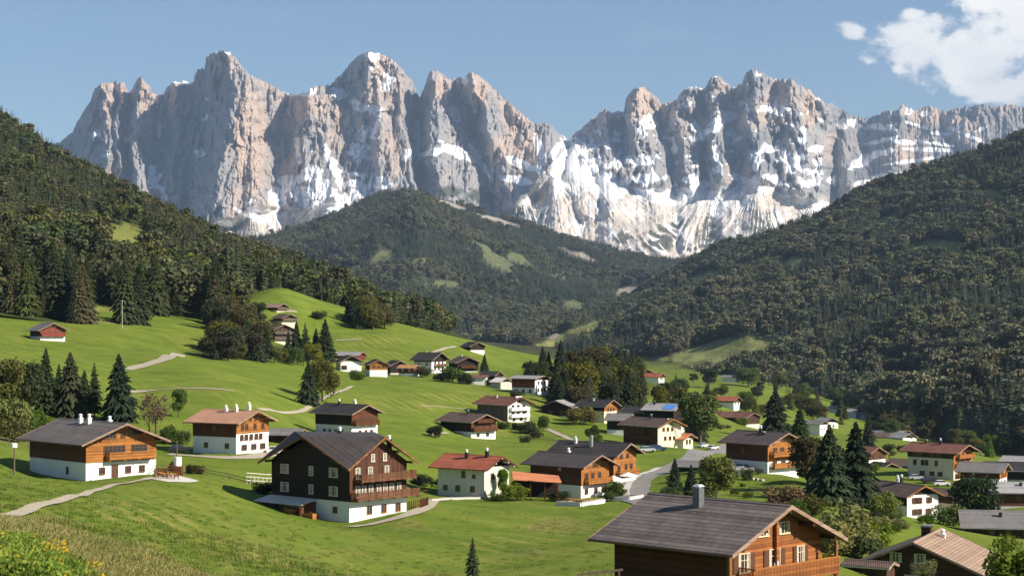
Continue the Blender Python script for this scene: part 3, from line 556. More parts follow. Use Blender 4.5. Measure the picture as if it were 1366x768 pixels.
def spruce_np(rs, levels=30, br=10, R=0.19, z0=0.06, droop=0.35, gap=0.12, segs=3):
    """crown of drooping boughs; height 1"""
    r_ = np.random.default_rng(rs); V, Fq = [], []
    for i in range(levels):
        tq = (i + 0.3 * r_.random()) / levels; z = z0 + (1 - z0) * tq
        rad = R * (1 - tq) ** 0.82 * (0.75 + 0.45 * r_.random()) + 0.006
        if tq < 0.1: rad *= 0.75 + 2.0 * tq
        n = max(4, int(br * (1 - 0.55 * tq)))
        a0 = r_.random() * 6.28
        for k in range(n):
            if r_.random() < gap: continue
            a = a0 + 6.283 * (k + 0.6 * r_.random()) / n; L = rad * (0.65 + 0.5 * r_.random()); ca, sa = math.cos(a), math.sin(a)
            wd = L * ((0.30 if br < 10 else 0.19) + 0.10 * r_.random()) + 0.003; dr = droop * (1 - 0.6 * tq) * (0.8 + 0.5 * r_.random())
            up = 0.10 * L
            ring = []
            for s in range(segs + 1):
                q = s / segs; x = L * q * (1 - 0.1 * q); zz = z + up * math.sin(q * 2.4) - dr * L * q * q
                ww = wd * (math.sin(min(q + 0.22, 1) * 3.0) ** 0.8 if q < 1 else 0.05)
                ring.append((x, zz, ww))
            b0 = len(V)
            for (x, zz, ww) in ring:
                jz = 0.3 * ww
                V.append((x * ca - ww * sa, x * sa + ww * ca, zz - jz - 0.012 * r_.random()))
                V.append((x * ca, x * sa, zz))
                V.append((x * ca + ww * sa, x * sa - ww * ca, zz - jz - 0.012 * r_.random()))
            for s in range(segs):
                o_ = b0 + 3 * s
                Fq.append((o_, o_ + 1, o_ + 4, o_ + 3)); Fq.append((o_ + 1, o_ + 2, o_ + 5, o_ + 4))
            # hanging side twigs
            for s in range(segs):
                x, zz, ww = ring[s]; x2 = ring[s + 1][0]; hgt = 0.35 * ww + 0.01
                o_ = len(V)
                V += [(x * ca, x * sa, zz), (x2 * ca, x2 * sa, ring[s + 1][1]), (x2 * ca, x2 * sa, ring[s + 1][1] - hgt), (x * ca, x * sa, zz - hgt * 1.4)]
                Fq.append((o_, o_ + 1, o_ + 2, o_ + 3))
    return np.array(V), np.array(Fq)
def cards(c, nrm, size, r_, out_bias=0.5):
    """leaf clump quads round points c, loosely facing outwards"""
    n = len(c); d = nrm * out_bias + r_.normal(size=(n, 3)) * (1 - out_bias * 0.5); d /= np.linalg.norm(d, axis=1)[:, None] + 1e-9
    a = np.cross(d, r_.normal(size=(n, 3))); a /= np.linalg.norm(a, axis=1)[:, None] + 1e-9; b = np.cross(d, a)
    s = size * r_.uniform(0.6, 1.3, (n, 1)); s2 = s * r_.uniform(0.5, 0.9, (n, 1))
    bend = d * s * r_.uniform(-0.3, 0.3, (n, 1))
    q = np.stack([c - a * s - b * s2 * 0.4 , c + a * s * 0.2 - b * s2 + bend, c + a * s + b * s2 * 0.3, c - a * s * 0.1 + b * s2 + bend], 1)
    return q.reshape(-1, 3), np.arange(n * 4).reshape(n, 4)
def broad_np(rs, n=1700, W=0.36, zc=0.60, hz_=0.38, lobes=11, size=0.035, thin=0.0):
    r_ = np.random.default_rng(rs); pts, nr = [], []
    for k in range(lobes):
        th = r_.random() * 6.28; zz = r_.uniform(-0.75, 0.85); rr = math.sqrt(max(0.05, 1 - zz * zz)) * 0.62
        c = np.array([W * rr * math.cos(th), W * rr * math.sin(th), zc + hz_ * zz * 0.72]); R = W * r_.uniform(0.36, 0.56)
        m = n // lobes; v = r_.normal(size=(m, 3)); v /= np.linalg.norm(v, axis=1)[:, None]
        v[:, 2] = np.abs(v[:, 2]) * np.where(r_.random(m) < 0.8, 1, -1)
        rad = R * (r_.random((m, 1)) ** (0.3 + thin)) * (1 + 0.25 * np.sin(v[:, :1] * 7 + k) * np.cos(v[:, 1:2] * 6))
        pts.append(c + v * rad * np.array([1, 1, 1.05])); nr.append(v)
    pts = np.concatenate(pts); nr = np.concatenate(nr)
    pts[:, 2] = np.maximum(pts[:, 2], 0.06)
    return cards(pts, nr, size, r_, 0.6)
def broad_trunk(rs):
    r_ = random.Random(rs); co, fa = tube([(0, 0, -0.06), (0.005, 0, 0.2), (0, 0.01, 0.42), (0.01, 0, 0.7)], [0.030, 0.022, 0.016, 0.006], 6); co, fa = [co], [fa]; n = len(co[0])
    for k in range(6):
        a = k * 1.05 + r_.random(); z = 0.2 + 0.06 * k; L = 0.26
        c2, f2 = tube([(0, 0, z), (L * .5 * math.cos(a), L * .5 * math.sin(a), z + .12), (L * math.cos(a), L * math.sin(a), z + .26)], [0.012, 0.008, 0.003], 5)
        co.append(c2); fa.append(f2 + n); n += len(c2)
    return np.concatenate(co), np.concatenate(fa)
C_SPR = (0.030, 0.046, 0.020); C_SPR2 = (0.052, 0.066, 0.024); C_OLV = (0.105, 0.105, 0.028); C_GRN = (0.075, 0.115, 0.026); C_LIM = (0.15, 0.19, 0.035); C_PAL = (0.19, 0.20, 0.075); C_RED = (0.150, 0.100, 0.050); C_BRN = (0.080, 0.072, 0.034)
def me_from(name, V, Fq, mat):
    o = mesh_np(name, V, Fq, mat); me = o.data; D.objects.remove(o); return me
SPR = [(me_from('spruce_crown', *spruce_np(s, lv, b, R, z0, dr, gp), M_NEEDLE)) for s, lv, b, R, z0, dr, gp in
       ((1, 62, 20, 0.25, 0.04, 0.45, 0.05), (2, 56, 18, 0.21, 0.06, 0.4, 0.08), (3, 60, 20, 0.28, 0.03, 0.55, 0.05), (4, 44, 14, 0.20, 0.10, 0.35, 0.2))]
_tt = tube([(0, 0, -0.06), (0, 0, 0.3), (0, 0, 0.97)], [0.016, 0.012, 0.002], 7); SPT = me_from('spruce_trunk', _tt[0], _tt[1], M_BARK)
BRD = [me_from('broadleaf_crown', *broad_np(s, n, W, zc, h, lb, sz, th), M_LEAF) for s, n, W, zc, h, lb, sz, th in
       ((11, 4600, 0.42, 0.54, 0.46, 16, 0.028, 0), (12, 4200, 0.33, 0.53, 0.48, 15, 0.027, 0), (13, 4600, 0.48, 0.50, 0.46, 18, 0.030, 0), (14, 900, 0.38, 0.58, 0.40, 16, 0.020, 0.5))]
BRT = [me_from('broadleaf_trunk', *broad_trunk(s), M_BARK) for s in (1, 2)]
BSH = [me_from('bush_leaves', *broad_np(s, 2600, 0.62, 0.44, 0.46, 14, 0.045, 0), M_LEAF) for s in (21, 22)]
def zground(x, y):
    zs = [s.z(x, y) for s in (GROUND, LEFT)] if y > 560 and x < 60 else [GROUND.z(x, y)]
    zs = [z for z in zs if z is not None]
    return max(zs) if zs else 0.0
NTREE = 0
def tree(kind, px, py, d, h, label, col, group=None, cat='tree', var=None, wide=1.0, name=None, ground=None, loc=None):
    """px = column of the trunk, py = row of its foot (None: where the ground is), h metres tall"""
    global NTREE
    NTREE += 1
    if loc is None:
        x = (px - HX) / F * d
        z = zground(x, d) if py is None else (HY - py) / F * d
        loc = Vector((x, d, z))
    nm = name or {'spruce': 'spruce_tree', 'broad': 'broadleaf_tree', 'bush': 'shrub'}[kind]
    e = D.objects.new(nm, None); COL.objects.link(e); e.location = loc; e.empty_display_size = 0.5
    e.rotation_euler = (random.uniform(-.02, .02), random.uniform(-.02, .02), random.random() * 6.28); e.scale = (h * wide, h * wide, h)
    tag(e, label, cat, group)
    if kind == 'spruce': crown = SPR[NTREE % 4 if var is None else var]; tr = SPT
    elif kind == 'broad': crown = BRD[NTREE % 3 if var is None else var]; tr = BRT[NTREE % 2]
    else: crown = BSH[NTREE % 2]; tr = None
    c = D.objects.new('leaves' if kind == 'bush' else 'crown', crown); COL.objects.link(c); c.parent = e; c.color = tuple(col) + (1,)
    if tr is not None:
        q = D.objects.new('trunk', tr); COL.objects.link(q); q.parent = e
    elif kind == 'bush':
        q = D.objects.new('stem', BRT[0]); COL.objects.link(q); q.parent = e; q.scale = (1, 1, 0.6)
    return e

# ---- forests: nobody counts these; instanced on the hill surfaces
def joined(name, parts, color):
    V = np.concatenate([p[0] for p in parts]); off = np.cumsum([0] + [len(p[0]) for p in parts[:-1]])
    Fq = np.concatenate([p[1] + o for p, o in zip(parts, off)]); mi = np.concatenate([np.full(len(p[1]), i) for i, p in enumerate(parts)])
    o = mesh_np(name, V, Fq, [p[2] for p in parts], mi=mi); COL.objects.unlink(o); o.color = tuple(color) + (1,); return o
def low_spruce(rs, lv=11, br=7, R=0.17):
    V, Fq = spruce_np(rs, lv, br, R, 0.05, 0.5, 0.08, 2); return V, Fq
tk = tube([(0, 0, -0.1), (0, 0, 0.9)], [0.014, 0.004], 4)
PROT = []
pc = D.collections.new('forest_tree_kinds')
for i, (kind, rs, col) in enumerate((('s', 31, (0.044, 0.064, 0.028)), ('s', 32, (0.029, 0.048, 0.024)), ('s', 33, (0.064, 0.082, 0.033)), ('s', 34, (0.092, 0.100, 0.040)),
                                     ('b', 35, (0.082, 0.100, 0.035)), ('b', 36, (0.105, 0.108, 0.040)), ('b', 37, (0.062, 0.086, 0.032)))):
    if kind == 's': V, Fq = low_spruce(rs, 13, 8, 0.125 + 0.02 * (i % 3)); mat_ = leaf_mat('forest_needles_%d' % i, 0.03, 0.7, 0.1, col)
    else: V, Fq = broad_np(rs, 520, 0.34, 0.56, 0.44, 8, 0.056); mat_ = leaf_mat('forest_leaves_%d' % i, 0.04, 0.6, 0.2, col)
    o = joined('forest_tree_%02d' % i, [(V, Fq, mat_), (tk[0], tk[1], M_BARK)], col); pc.objects.link(o); PROT.append(o)
pc2 = D.collections.new('far_tree_kinds')  # paler, bluer copies of the near trees: light and haze put into the colour
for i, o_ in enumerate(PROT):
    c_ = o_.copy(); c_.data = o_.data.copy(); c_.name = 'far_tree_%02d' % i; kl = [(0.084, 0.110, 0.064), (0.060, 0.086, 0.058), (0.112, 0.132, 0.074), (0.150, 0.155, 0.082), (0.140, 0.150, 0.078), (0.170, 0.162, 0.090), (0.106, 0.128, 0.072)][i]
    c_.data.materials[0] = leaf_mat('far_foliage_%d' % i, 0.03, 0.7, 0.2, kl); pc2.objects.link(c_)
def scatter(name, pts, scl, idx, coll, label, cat, wid=None):
    n = len(pts)
    me = D.meshes.new(name); me.vertices.add(n); me.vertices.foreach_set('co', np.asarray(pts, np.float32).ravel())
    for an, ty, av in (('scl', 'FLOAT', scl), ('rot', 'FLOAT', rng.random(n) * 6.28), ('idx', 'INT', idx), ('wid', 'FLOAT', scl if wid is None else wid)):
        a = me.attributes.new(an, ty, 'POINT'); a.data.foreach_set('value', np.asarray(av, np.float32 if ty == 'FLOAT' else np.int32))
    o = D.objects.new(name, me); COL.objects.link(o)
    g = D.node_groups.new(name, 'GeometryNodeTree')
    g.interface.new_socket('Geometry', in_out='INPUT', socket_type='NodeSocketGeometry'); g.interface.new_socket('Geometry', in_out='OUTPUT', socket_type='NodeSocketGeometry')
    N = g.nodes.new; L = g.links.new
    gi, go = N('NodeGroupInput'), N('NodeGroupOutput'); ip = N('GeometryNodeInstanceOnPoints'); ci = N('GeometryNodeCollectionInfo')
    ci.inputs['Collection'].default_value = coll; ci.inputs['Separate Children'].default_value = True; ci.inputs['Reset Children'].default_value = True
    def na(nm, ty='FLOAT'):
        q = N('GeometryNodeInputNamedAttribute'); q.data_type = ty; q.inputs['Name'].default_value = nm; return q.outputs['Attribute']
    cx = N('ShaderNodeCombineXYZ'); L(na('rot'), cx.inputs[2]); cs = N('ShaderNodeCombineXYZ'); wq = na('wid'); L(wq, cs.inputs[0]); L(wq, cs.inputs[1]); L(na('scl'), cs.inputs[2])
    L(gi.outputs[0], ip.inputs['Points']); L(ci.outputs[0], ip.inputs['Instance']); ip.inputs['Pick Instance'].default_value = True
    L(na('idx', 'INT'), ip.inputs['Instance Index']); L(cx.outputs[0], ip.inputs['Rotation']); L(cs.outputs[0], ip.inputs['Scale'])
    L(ip.outputs[0], go.inputs[0])
    md = o.modifiers.new('scatter', 'NODES'); md.node_group = g
    return tag(o, label, cat, kind='stuff')
def on_sheet(sh, spacing, keep, n_max=400000, jit=True):
    """points at even ground density over a loft, kept by keep(U, R, clear, rocky, D)"""
    X_, Y_, Z_ = sh.X, sh.Y, sh.Z; a = np.stack([X_, Y_, Z_], -1)
    A2 = np.linalg.norm(np.cross(a[1:, :-1] - a[:-1, :-1], a[:-1, 1:] - a[:-1, :-1])[..., :3], axis=-1)
    i, j = np.meshgrid(np.arange(A2.shape[0]), np.arange(A2.shape[1]), indexing='ij')
    u = sh.U[:-1, :-1]; ok = (u > -90) & (u < 1460); A2 = A2 * ok; A2[sh.nt + 1:] = 0
    n = int(min(n_max, A2.sum() / spacing ** 2)); cum = np.cumsum(A2.ravel()); k = np.searchsorted(cum, rng.random(n) * cum[-1]); k = np.clip(k, 0, A2.size - 1)
    r, c = i.ravel()[k], j.ravel()[k]; fr, fc = rng.random((2, n))
    def lerp(M): return (M[r, c] * (1 - fr) * (1 - fc) + M[r + 1, c] * fr * (1 - fc) + M[r, c + 1] * (1 - fr) * fc + M[r + 1, c + 1] * fr * fc)
    x, y, z, U_, R_, cl, ro = (lerp(M) for M in (X_, Y_, Z_, sh.U, sh.R, sh.cl, sh.ro))
    m = keep(U_, R_, cl, ro, x, y); return np.stack([x, y, z], -1)[m], U_[m], R_[m]
def mixed(n, x, y, wl, pb):
    """species mix in patches"""
    f = fbm(x / wl, y / wl, 3) + rng.normal(size=n) * 0.22 + pb
    i = np.where(f > 0.32, 5, np.where(f > 0.18, 4, np.where(f > 0.10, 6, np.where(f > 0.0, 3, np.where(f > -0.12, 2, np.where(f > -0.25, 0, 1)))))); return i
def k_left(U_, R_, cl, ro, x, y): return (U_ < 600) & (cl < 0.35) & (ro < 0.5) & (R_ < 520) & (fbm(x / 60, y / 60, 3) > -0.42)
pL, uL, rL = on_sheet(LEFT, 7.4, k_left)
iL = mixed(len(pL), pL[:, 0], pL[:, 1], 90, 0.02)
hL = (11 + 17 * rng.random(len(pL)) ** 1.3) * np.where(iL > 3, 0.8, 1.0)
zg = pL[:, 2]
# only where the hill stands proud of the meadow
keepL = np.array([ (GROUND.z(float(p[0]), float(p[1])) or -999) < p[2] + 0.5 if p[1] < 1500 else True for p in pL])
pL, iL, hL, uL, rL = pL[keepL], iL[keepL], hL[keepL], uL[keepL], rL[keepL]
# the trees of the front rows stand as things of their own
score = pL[:, 1] + rng.uniform(0, 30, len(pL)); vis = (uL > -8) & (uL < 385)
front = np.where(vis)[0][np.argsort(score[vis])][:95]
FRONT = [(pL[i], iL[i], hL[i]) for i in front]
mk = np.ones(len(pL), bool); mk[front] = False
scatter('hillside_forest', pL[mk], hL[mk], iL[mk], pc, 'mixed dark green and olive forest covering the steep hillside above the upper meadow', 'forest', hL[mk] * 1.15)
def k_right(U_, R_, cl, ro, x, y): return (cl < 0.35) & (ro < 0.5) & (rng.random(len(U_)) < np.clip(1.25 - 0.1 * (y / 1000), 0.6, 1)) & (fbm(x / 130, y / 130, 3) > -0.40)
pR, uR, rR = on_sheet(RIGHT, 8.0, k_right)
iR = mixed(len(pR), pR[:, 0], pR[:, 1], 260, -0.02); hR = 10 + 18 * rng.random(len(pR)) ** 1.2
scatter('valley_side_forest', pR, hR, iR, pc2, 'dense forest of spruce and autumn broadleaf trees on the shaded slope across the valley', 'forest', hR * 1.15)
def k_mid(U_, R_, cl, ro, x, y): return (cl < 0.4) & (ro < 0.5) & (R_ > 246)
pM, uM, rM = on_sheet(MID, 10.0, k_mid)
iM = mixed(len(pM), pM[:, 0], pM[:, 1], 420, -0.22); hM = 12 + 18 * rng.random(len(pM)) ** 1.3
scatter('mountain_forest', pM, hM, iM, pc2, 'bluish dark spruce forest over the rounded mountain below the rock peaks', 'forest', hM * 1.2)
print('forest', len(pL), len(pR), len(pM))
# ------------------------------------------------------------ building materials
_mc = {}
def plain(name, col, rough=0.7, metal=0.0, spec=0.3, bump=0.0, scale=3.0, var=0.12):
    if name in _mc: return _mc[name]
    m, t = newmat(name); pos = t.n('ShaderNodeTexCoord').outputs['Object']
    n = t.noise(pos, scale, 5, 0.65)
    c = t.mix(t.ramp(n, [(0.3, 0.0), (0.7, 1.0)]), tuple(v * (1 - var) for v in col), tuple(min(1, v * (1 + var)) for v in col))
    t.out(c, rough, t.bump(n, bump, 0.03) if bump else None, metal, spec); _mc[name] = m; return m
def plaster(name, col):
    if name in _mc: return _mc[name]
    m, t = newmat(name); pos = t.n('ShaderNodeTexCoord').outputs['Object']
    n = t.noise(pos, 0.6, 5, 0.7); st_ = t.noise(t.mapv(pos, (2.5, 2.5, 0.35)), 1.0, 4, 0.7); f = t.noise(pos, 14, 3, 0.6)
    c = t.mix(t.ramp(st_, [(0.45, 0.0), (0.75, 0.5)]), col, tuple(v * 0.66 for v in col)); c = t.mix(t.ramp(n, [(0.35, 0.18), (0.6, 0.0)]), c, tuple(v * 0.8 for v in col))
    t.out(c, 0.9, t.bump(f, 0.35, 0.02), spec=0.2); _mc[name] = m; return m
def wood(name, c0, c1, board=0.22, vert=False):
    """boards or logs with seams, per-board tone, weather streaks"""
    if name in _mc: return _mc[name]
    m, t = newmat(name); pos = t.n('ShaderNodeTexCoord').outputs['Object']
    x, y, z = t.n('ShaderNodeSeparateXYZ', {0: pos}).outputs
    k = t.m('ADD', x, y) if vert else z
    q = t.m('DIVIDE', k, board); fr = t.m('FRACT', q); fl = t.m('FLOOR', q)
    rn = t.n('ShaderNodeTexWhiteNoise', {'W': fl}, noise_dimensions='1D').outputs[0]
    g = t.noise(t.mapv(pos, (9, 9, 0.7) if vert else (0.7, 0.7, 9)), 1.6, 5, 0.7)
    big = t.noise(pos, 0.5, 4, 0.6)
    f = t.m('ADD', t.m('MULTIPLY', rn, 0.40), t.m('ADD', t.m('MULTIPLY', g, 0.55), t.m('MULTIPLY', t.m('SUBTRACT', big, 0.5), 0.7)))
    c = t.ramp(f, [(0.2, c0), (0.8, c1)])
    seam = t.ramp(t.m('ABSOLUTE', t.m('SUBTRACT', fr, 0.5)), [(0.38, 0.0), (0.48, 0.45)])
    c = t.mix(seam, c, tuple(v * 0.25 for v in c0))
    prof = t.m('SQRT', t.m('MAXIMUM', t.m('SUBTRACT', 0.27, t.m('POWER', t.m('SUBTRACT', fr, 0.5), 2.0)), 0.0))
    t.out(c, 0.75, t.bump(t.m('ADD', prof, t.m('MULTIPLY', g, 0.12)), 0.6, 0.05), spec=0.22); _mc[name] = m; return m
def roofing(name, c0, c1, course=0.32, kind='shingle', rough=0.75):
    """roof covering; UV-less: object x runs along the ridge, y down the slope"""
    if name in _mc: return _mc[name]
    m, t = newmat(name); pos = t.n('ShaderNodeTexCoord').outputs['Object']
    x, y, z = t.n('ShaderNodeSeparateXYZ', {0: pos}).outputs
    ya = t.m('ABSOLUTE', y)
    q = t.m('DIVIDE', ya, course); fr = t.m('FRACT', q); fl = t.m('FLOOR', q)
    wv = t.m('ADD', t.m('DIVIDE', x, course * (0.8 if kind != 'tile' else 0.7)), t.m('MULTIPLY', fl, 0.47)); wf = t.m('FRACT', wv); wi = t.m('FLOOR', wv)
    rn = t.n('ShaderNodeTexWhiteNoise', {'Vector': t.n('ShaderNodeCombineXYZ', {0: wi, 1: fl, 2: 0.0}).outputs[0]}).outputs[0]
    rr = t.n('ShaderNodeTexWhiteNoise', {'W': fl}, noise_dimensions='1D').outputs[0]
    big = t.noise(pos, 0.35, 5, 0.65); st_ = t.noise(t.mapv(pos, (1.6, 0.2, 0.2)), 1.0, 4, 0.65)
    f = t.m('ADD', t.m('MULTIPLY', rn, 0.17), t.m('ADD', t.m('MULTIPLY', rr, 0.34), t.m('ADD', t.m('MULTIPLY', t.m('SUBTRACT', big, 0.5), 0.9), t.m('MULTIPLY', st_, 0.35))))
    c = t.ramp(f, [(0.15, c0), (0.85, c1)])
    seam = t.ramp(fr, [(0.0, 0.9), (0.26, 0.0)]); c = t.mix(seam, c, tuple(v * 0.3 for v in c0))
    if kind == 'shingle': c = t.mix(t.ramp(t.m('ABSOLUTE', t.m('SUBTRACT', wf, 0.5)), [(0.42, 0.0), (0.5, 0.35)]), c, tuple(v * 0.4 for v in c0))
    h = t.m('ADD', t.m('MULTIPLY', fr, -0.7), t.m('MULTIPLY', rn, 0.35))
    if kind == 'tile': h = t.m('ADD', h, t.m('MULTIPLY', t.m('SINE', t.m('MULTIPLY', wv, 6.283)), 0.5))
    t.out(c, rough, t.bump(h, 0.9, 0.07), spec=0.3); _mc[name] = m; return m
W_ORA = wood('larch_boards', (0.17, 0.060, 0.014), (0.47, 0.20, 0.050), 0.2)
W_HON = wood('honey_boards', (0.22, 0.080, 0.020), (0.50, 0.21, 0.055), 0.2)
W_BRN = wood('brown_boards', (0.060, 0.022, 0.010), (0.15, 0.058, 0.024), 0.2)
W_DRK = wood('tarred_boards', (0.012, 0.008, 0.006), (0.036, 0.024, 0.017), 0.2)
W_MID = wood('aged_boards', (0.035, 0.018, 0.011), (0.095, 0.050, 0.028), 0.22, True)
W_GRY = wood('grey_boards', (0.10, 0.075, 0.055), (0.20, 0.16, 0.125), 0.2, True)
W_LOG = wood('larch_logs', (0.17, 0.055, 0.016), (0.38, 0.145, 0.042), 0.26)
W_LOGD = wood('dark_logs', (0.030, 0.011, 0.006), (0.085, 0.030, 0.014), 0.26)
W_BEAM = wood('beam_timber', (0.13, 0.055, 0.022), (0.28, 0.13, 0.055), 0.5)
W_FAS = wood('weathered_fascia', (0.20, 0.125, 0.085), (0.34, 0.24, 0.18), 0.6)
P_WHT = plaster('white_plaster', (0.80, 0.78, 0.74)); P_CRM = plaster('cream_plaster', (0.76, 0.66, 0.47)); P_GRY = plaster('grey_plaster', (0.52, 0.50, 0.46)); P_OFF = plaster('greenish_plaster', (0.60, 0.60, 0.50))
R_SLT = roofing('slate_shingles', (0.080, 0.066, 0.062), (0.235, 0.198, 0.182), 0.46); R_BRN = roofing('brown_tiles', (0.085, 0.055, 0.046), (0.185, 0.125, 0.100), 0.34, 'tile')
R_BLK = roofing('charcoal_tiles', (0.020, 0.019, 0.021), (0.058, 0.052, 0.052), 0.34, 'tile'); R_RED = roofing('red_tiles', (0.26, 0.066, 0.036), (0.48, 0.145, 0.080), 0.34, 'tile')
R_RST = roofing('rust_brown_tiles', (0.15, 0.062, 0.042), (0.27, 0.12, 0.085), 0.34, 'tile'); R_TAN = roofing('tan_tiles', (0.24, 0.160, 0.115), (0.40, 0.285, 0.205), 0.4, 'tile')
R_PEA = roofing('salmon_tiles', (0.40, 0.20, 0.125), (0.60, 0.34, 0.22), 0.34, 'tile'); R_LGT = roofing('light_grey_sheets', (0.24, 0.235, 0.235), (0.42, 0.41, 0.40), 0.6, 'shingle', 0.5)
R_GRY = roofing('grey_slabs', (0.13, 0.125, 0.125), (0.25, 0.235, 0.23), 0.35); R_ORG = roofing('orange_tiles', (0.52, 0.17, 0.075), (0.72, 0.29, 0.14), 0.34, 'tile')
def glass():
    m, t = newmat('window_glass'); t.out((0.028, 0.032, 0.038), 0.08, spec=0.8); return m
GLS = glass(); CURT = plain('net_curtain', (0.42, 0.38, 0.30), 0.8); FRW = plain('white_paint', (0.62, 0.59, 0.52), 0.5, var=0.05); FRB = plain('stained_wood', (0.16, 0.065, 0.025), 0.6)
SHB = plain('brown_shutter', (0.10, 0.045, 0.022), 0.6); SHO = plain('amber_shutter', (0.42, 0.16, 0.045), 0.6); MET = plain('zinc', (0.42, 0.43, 0.44), 0.4, 0.6); CON = plain('concrete', (0.42, 0.40, 0.37), 0.9, bump=0.3)
BLKM = plain('black_iron', (0.02, 0.02, 0.02), 0.5); WCAP = plain('white_metal', (0.75, 0.75, 0.73), 0.4); FLW = plain('red_flowers', (0.45, 0.03, 0.02), 0.8, var=0.5, scale=20); DOORM = plain('door_wood', (0.09, 0.04, 0.02), 0.6)
STN = plain('field_stone', (0.34, 0.31, 0.27), 0.95, bump=0.8, scale=5, var=0.4)

class MB:
    def __init__(s): s.v, s.f = [], []
    def box(s, x0, x1, y0, y1, z0, z1):
        if x0 > x1: x0, x1 = x1, x0
        if y0 > y1: y0, y1 = y1, y0
        if z0 > z1: z0, z1 = z1, z0
        b = len(s.v); s.v += [(x, y, z) for z in (z0, z1) for y in (y0, y1) for x in (x0, x1)]
        s.f += [tuple(b + i for i in q) for q in ((0, 2, 3, 1), (4, 5, 7, 6), (0, 1, 5, 4), (2, 6, 7, 3), (0, 4, 6, 2), (1, 3, 7, 5))]; return s
    def hexa(s, p):      # 8 points: bottom 4 (ccw), top 4
        b = len(s.v); s.v += [tuple(q) for q in p]
        s.f += [tuple(b + i for i in q) for q in ((3, 2, 1, 0), (4, 5, 6, 7), (0, 1, 5, 4), (1, 2, 6, 5), (2, 3, 7, 6), (3, 0, 4, 7))]; return s
    def prism(s, poly, ext):      # polygon (3D, planar) swept by ext
        b = len(s.v); n = len(poly); e = Vector(ext); s.v += [tuple(p) for p in poly] + [tuple(Vector(p) + e) for p in poly]
        s.f.append(tuple(b + i for i in range(n - 1, -1, -1))); s.f.append(tuple(b + n + i for i in range(n)))
        s.f += [(b + i, b + (i + 1) % n, b + n + (i + 1) % n, b + n + i) for i in range(n)]; return s
    def bar(s, p, q, w, h=None):
        p, q = Vector(p), Vector(q); d = (q - p).normalized(); h = h or w
        a = d.cross(Vector((0, 0, 1))); a = a.normalized() if a.length > 1e-3 else Vector((1, 0, 0)); c = a.cross(d).normalized()
        a *= w / 2; c *= h / 2
        return s.hexa([p - a - c, p + a - c, q + a - c, q - a - c, p - a + c, p + a + c, q + a + c, q - a + c])
    def cyl(s, c, r, z0, z1, k=12, r2=None):
        b = len(s.v); r2 = r if r2 is None else r2
        for z, rr in ((z0, r), (z1, r2)): s.v += [(c[0] + rr * math.cos(6.28318 * i / k), c[1] + rr * math.sin(6.28318 * i / k), z) for i in range(k)]
        s.f += [(b + i, b + (i + 1) % k, b + k + (i + 1) % k, b + k + i) for i in range(k)] + [tuple(b + k - 1 - i for i in range(k)), tuple(b + k + i for i in range(k))]; return s
    def mesh(s, name, mat):
        me = D.meshes.new(name); me.from_pydata(s.v, [], s.f); me.materials.append(mat); me.update(); return me
    def build(s, name, mat, parent=None, loc=None, rz=0.0):
        o = D.objects.new(name, s.mesh(name, mat)); COL.objects.link(o)
        if parent: o.parent = parent
        if loc is not None: o.location = loc
        if rz: o.rotation_euler.z = rz
        return o
def empty(name, loc, rz=0.0):
    e = D.objects.new(name, None); COL.objects.link(e); e.location = loc; e.rotation_euler.z = rz; e.empty_display_size = 0.5; return e
def link(name, me, parent, loc, rz=0.0):
    o = D.objects.new(name, me); COL.objects.link(o); o.parent = parent; o.location = loc; o.rotation_euler.z = rz; return o
_wm = {}
def win(parent, loc, rz, w=0.95, h=1.15, frame=None, sh=None, lod=0, curtain=True):
    """a window in the wall at loc, facing local +x turned by rz; frame > pane, shutters"""
    key = (round(w, 2), round(h, 2), (frame or FRW).name, lod)
    if key not in _wm:
        f = MB(); b = 0.07
        for a in ((-w/2 - b, -w/2, -h/2 - b, h/2 + b), (w/2, w/2 + b, -h/2 - b, h/2 + b)): f.box(-0.05, 0.07, a[0], a[1], a[2], a[3])
        f.box(-0.05, 0.068, -w/2, w/2, h/2, h/2 + b); f.box(-0.05, 0.11, -w/2 - b - 0.04, w/2 + b + 0.04, -h/2 - b - 0.03, -h/2)
        nm = max(1, int(w / .75 + .2) - (w < 1.3) * 0); nm = 1 if w < 1.4 else nm
        for q_ in range(1, nm + 1): f.box(-0.05, 0.055, -w/2 + w * q_ / (nm + 1) - 0.03, -w/2 + w * q_ / (nm + 1) + 0.03, -h/2, h/2)
        if lod < 1: f.box(-0.05, 0.052, -w/2, w/2, h * 0.14, h * 0.14 + 0.035)
        p = MB().box(-0.05, 0.02, -w/2, w/2, -h/2, h/2)
        c = MB().box(-0.05, 0.028, 0, w * 0.2, -h/2, h/2 * 0.98)
        _wm[key] = (f.mesh('window', frame or FRW), p.mesh('pane', GLS), c.mesh('curtain', CURT))
    fm, pm, cm = _wm[key]
    o = link('window', fm, parent, loc, rz); link('pane', pm, o, (0, 0, 0))
    if curtain and lod < 1 and frame is not FRB: link('curtain', cm, o, (0, -w/2 + .03, 0)); link('curtain', cm, o, (0, w * .27, 0))
    if sh is not None:
        k2 = ('s', key[0], key[1], sh.name)
        if k2 not in _wm:
            s_ = MB().box(-0.02, 0.045, -w * 0.25, w * 0.25, -h/2 - 0.04, h/2 + 0.04)
            for i in range(int(h / 0.12)): s_.box(0.045, 0.06, -w * 0.20, w * 0.20, -h/2 + 0.05 + i * 0.12, -h/2 + 0.11 + i * 0.12)
            _wm[k2] = s_.mesh('shutter', sh)
        for sg in (-1, 1): link('shutter', _wm[k2], o, (0.02, sg * (w * 0.77 + 0.06), 0))
    return o
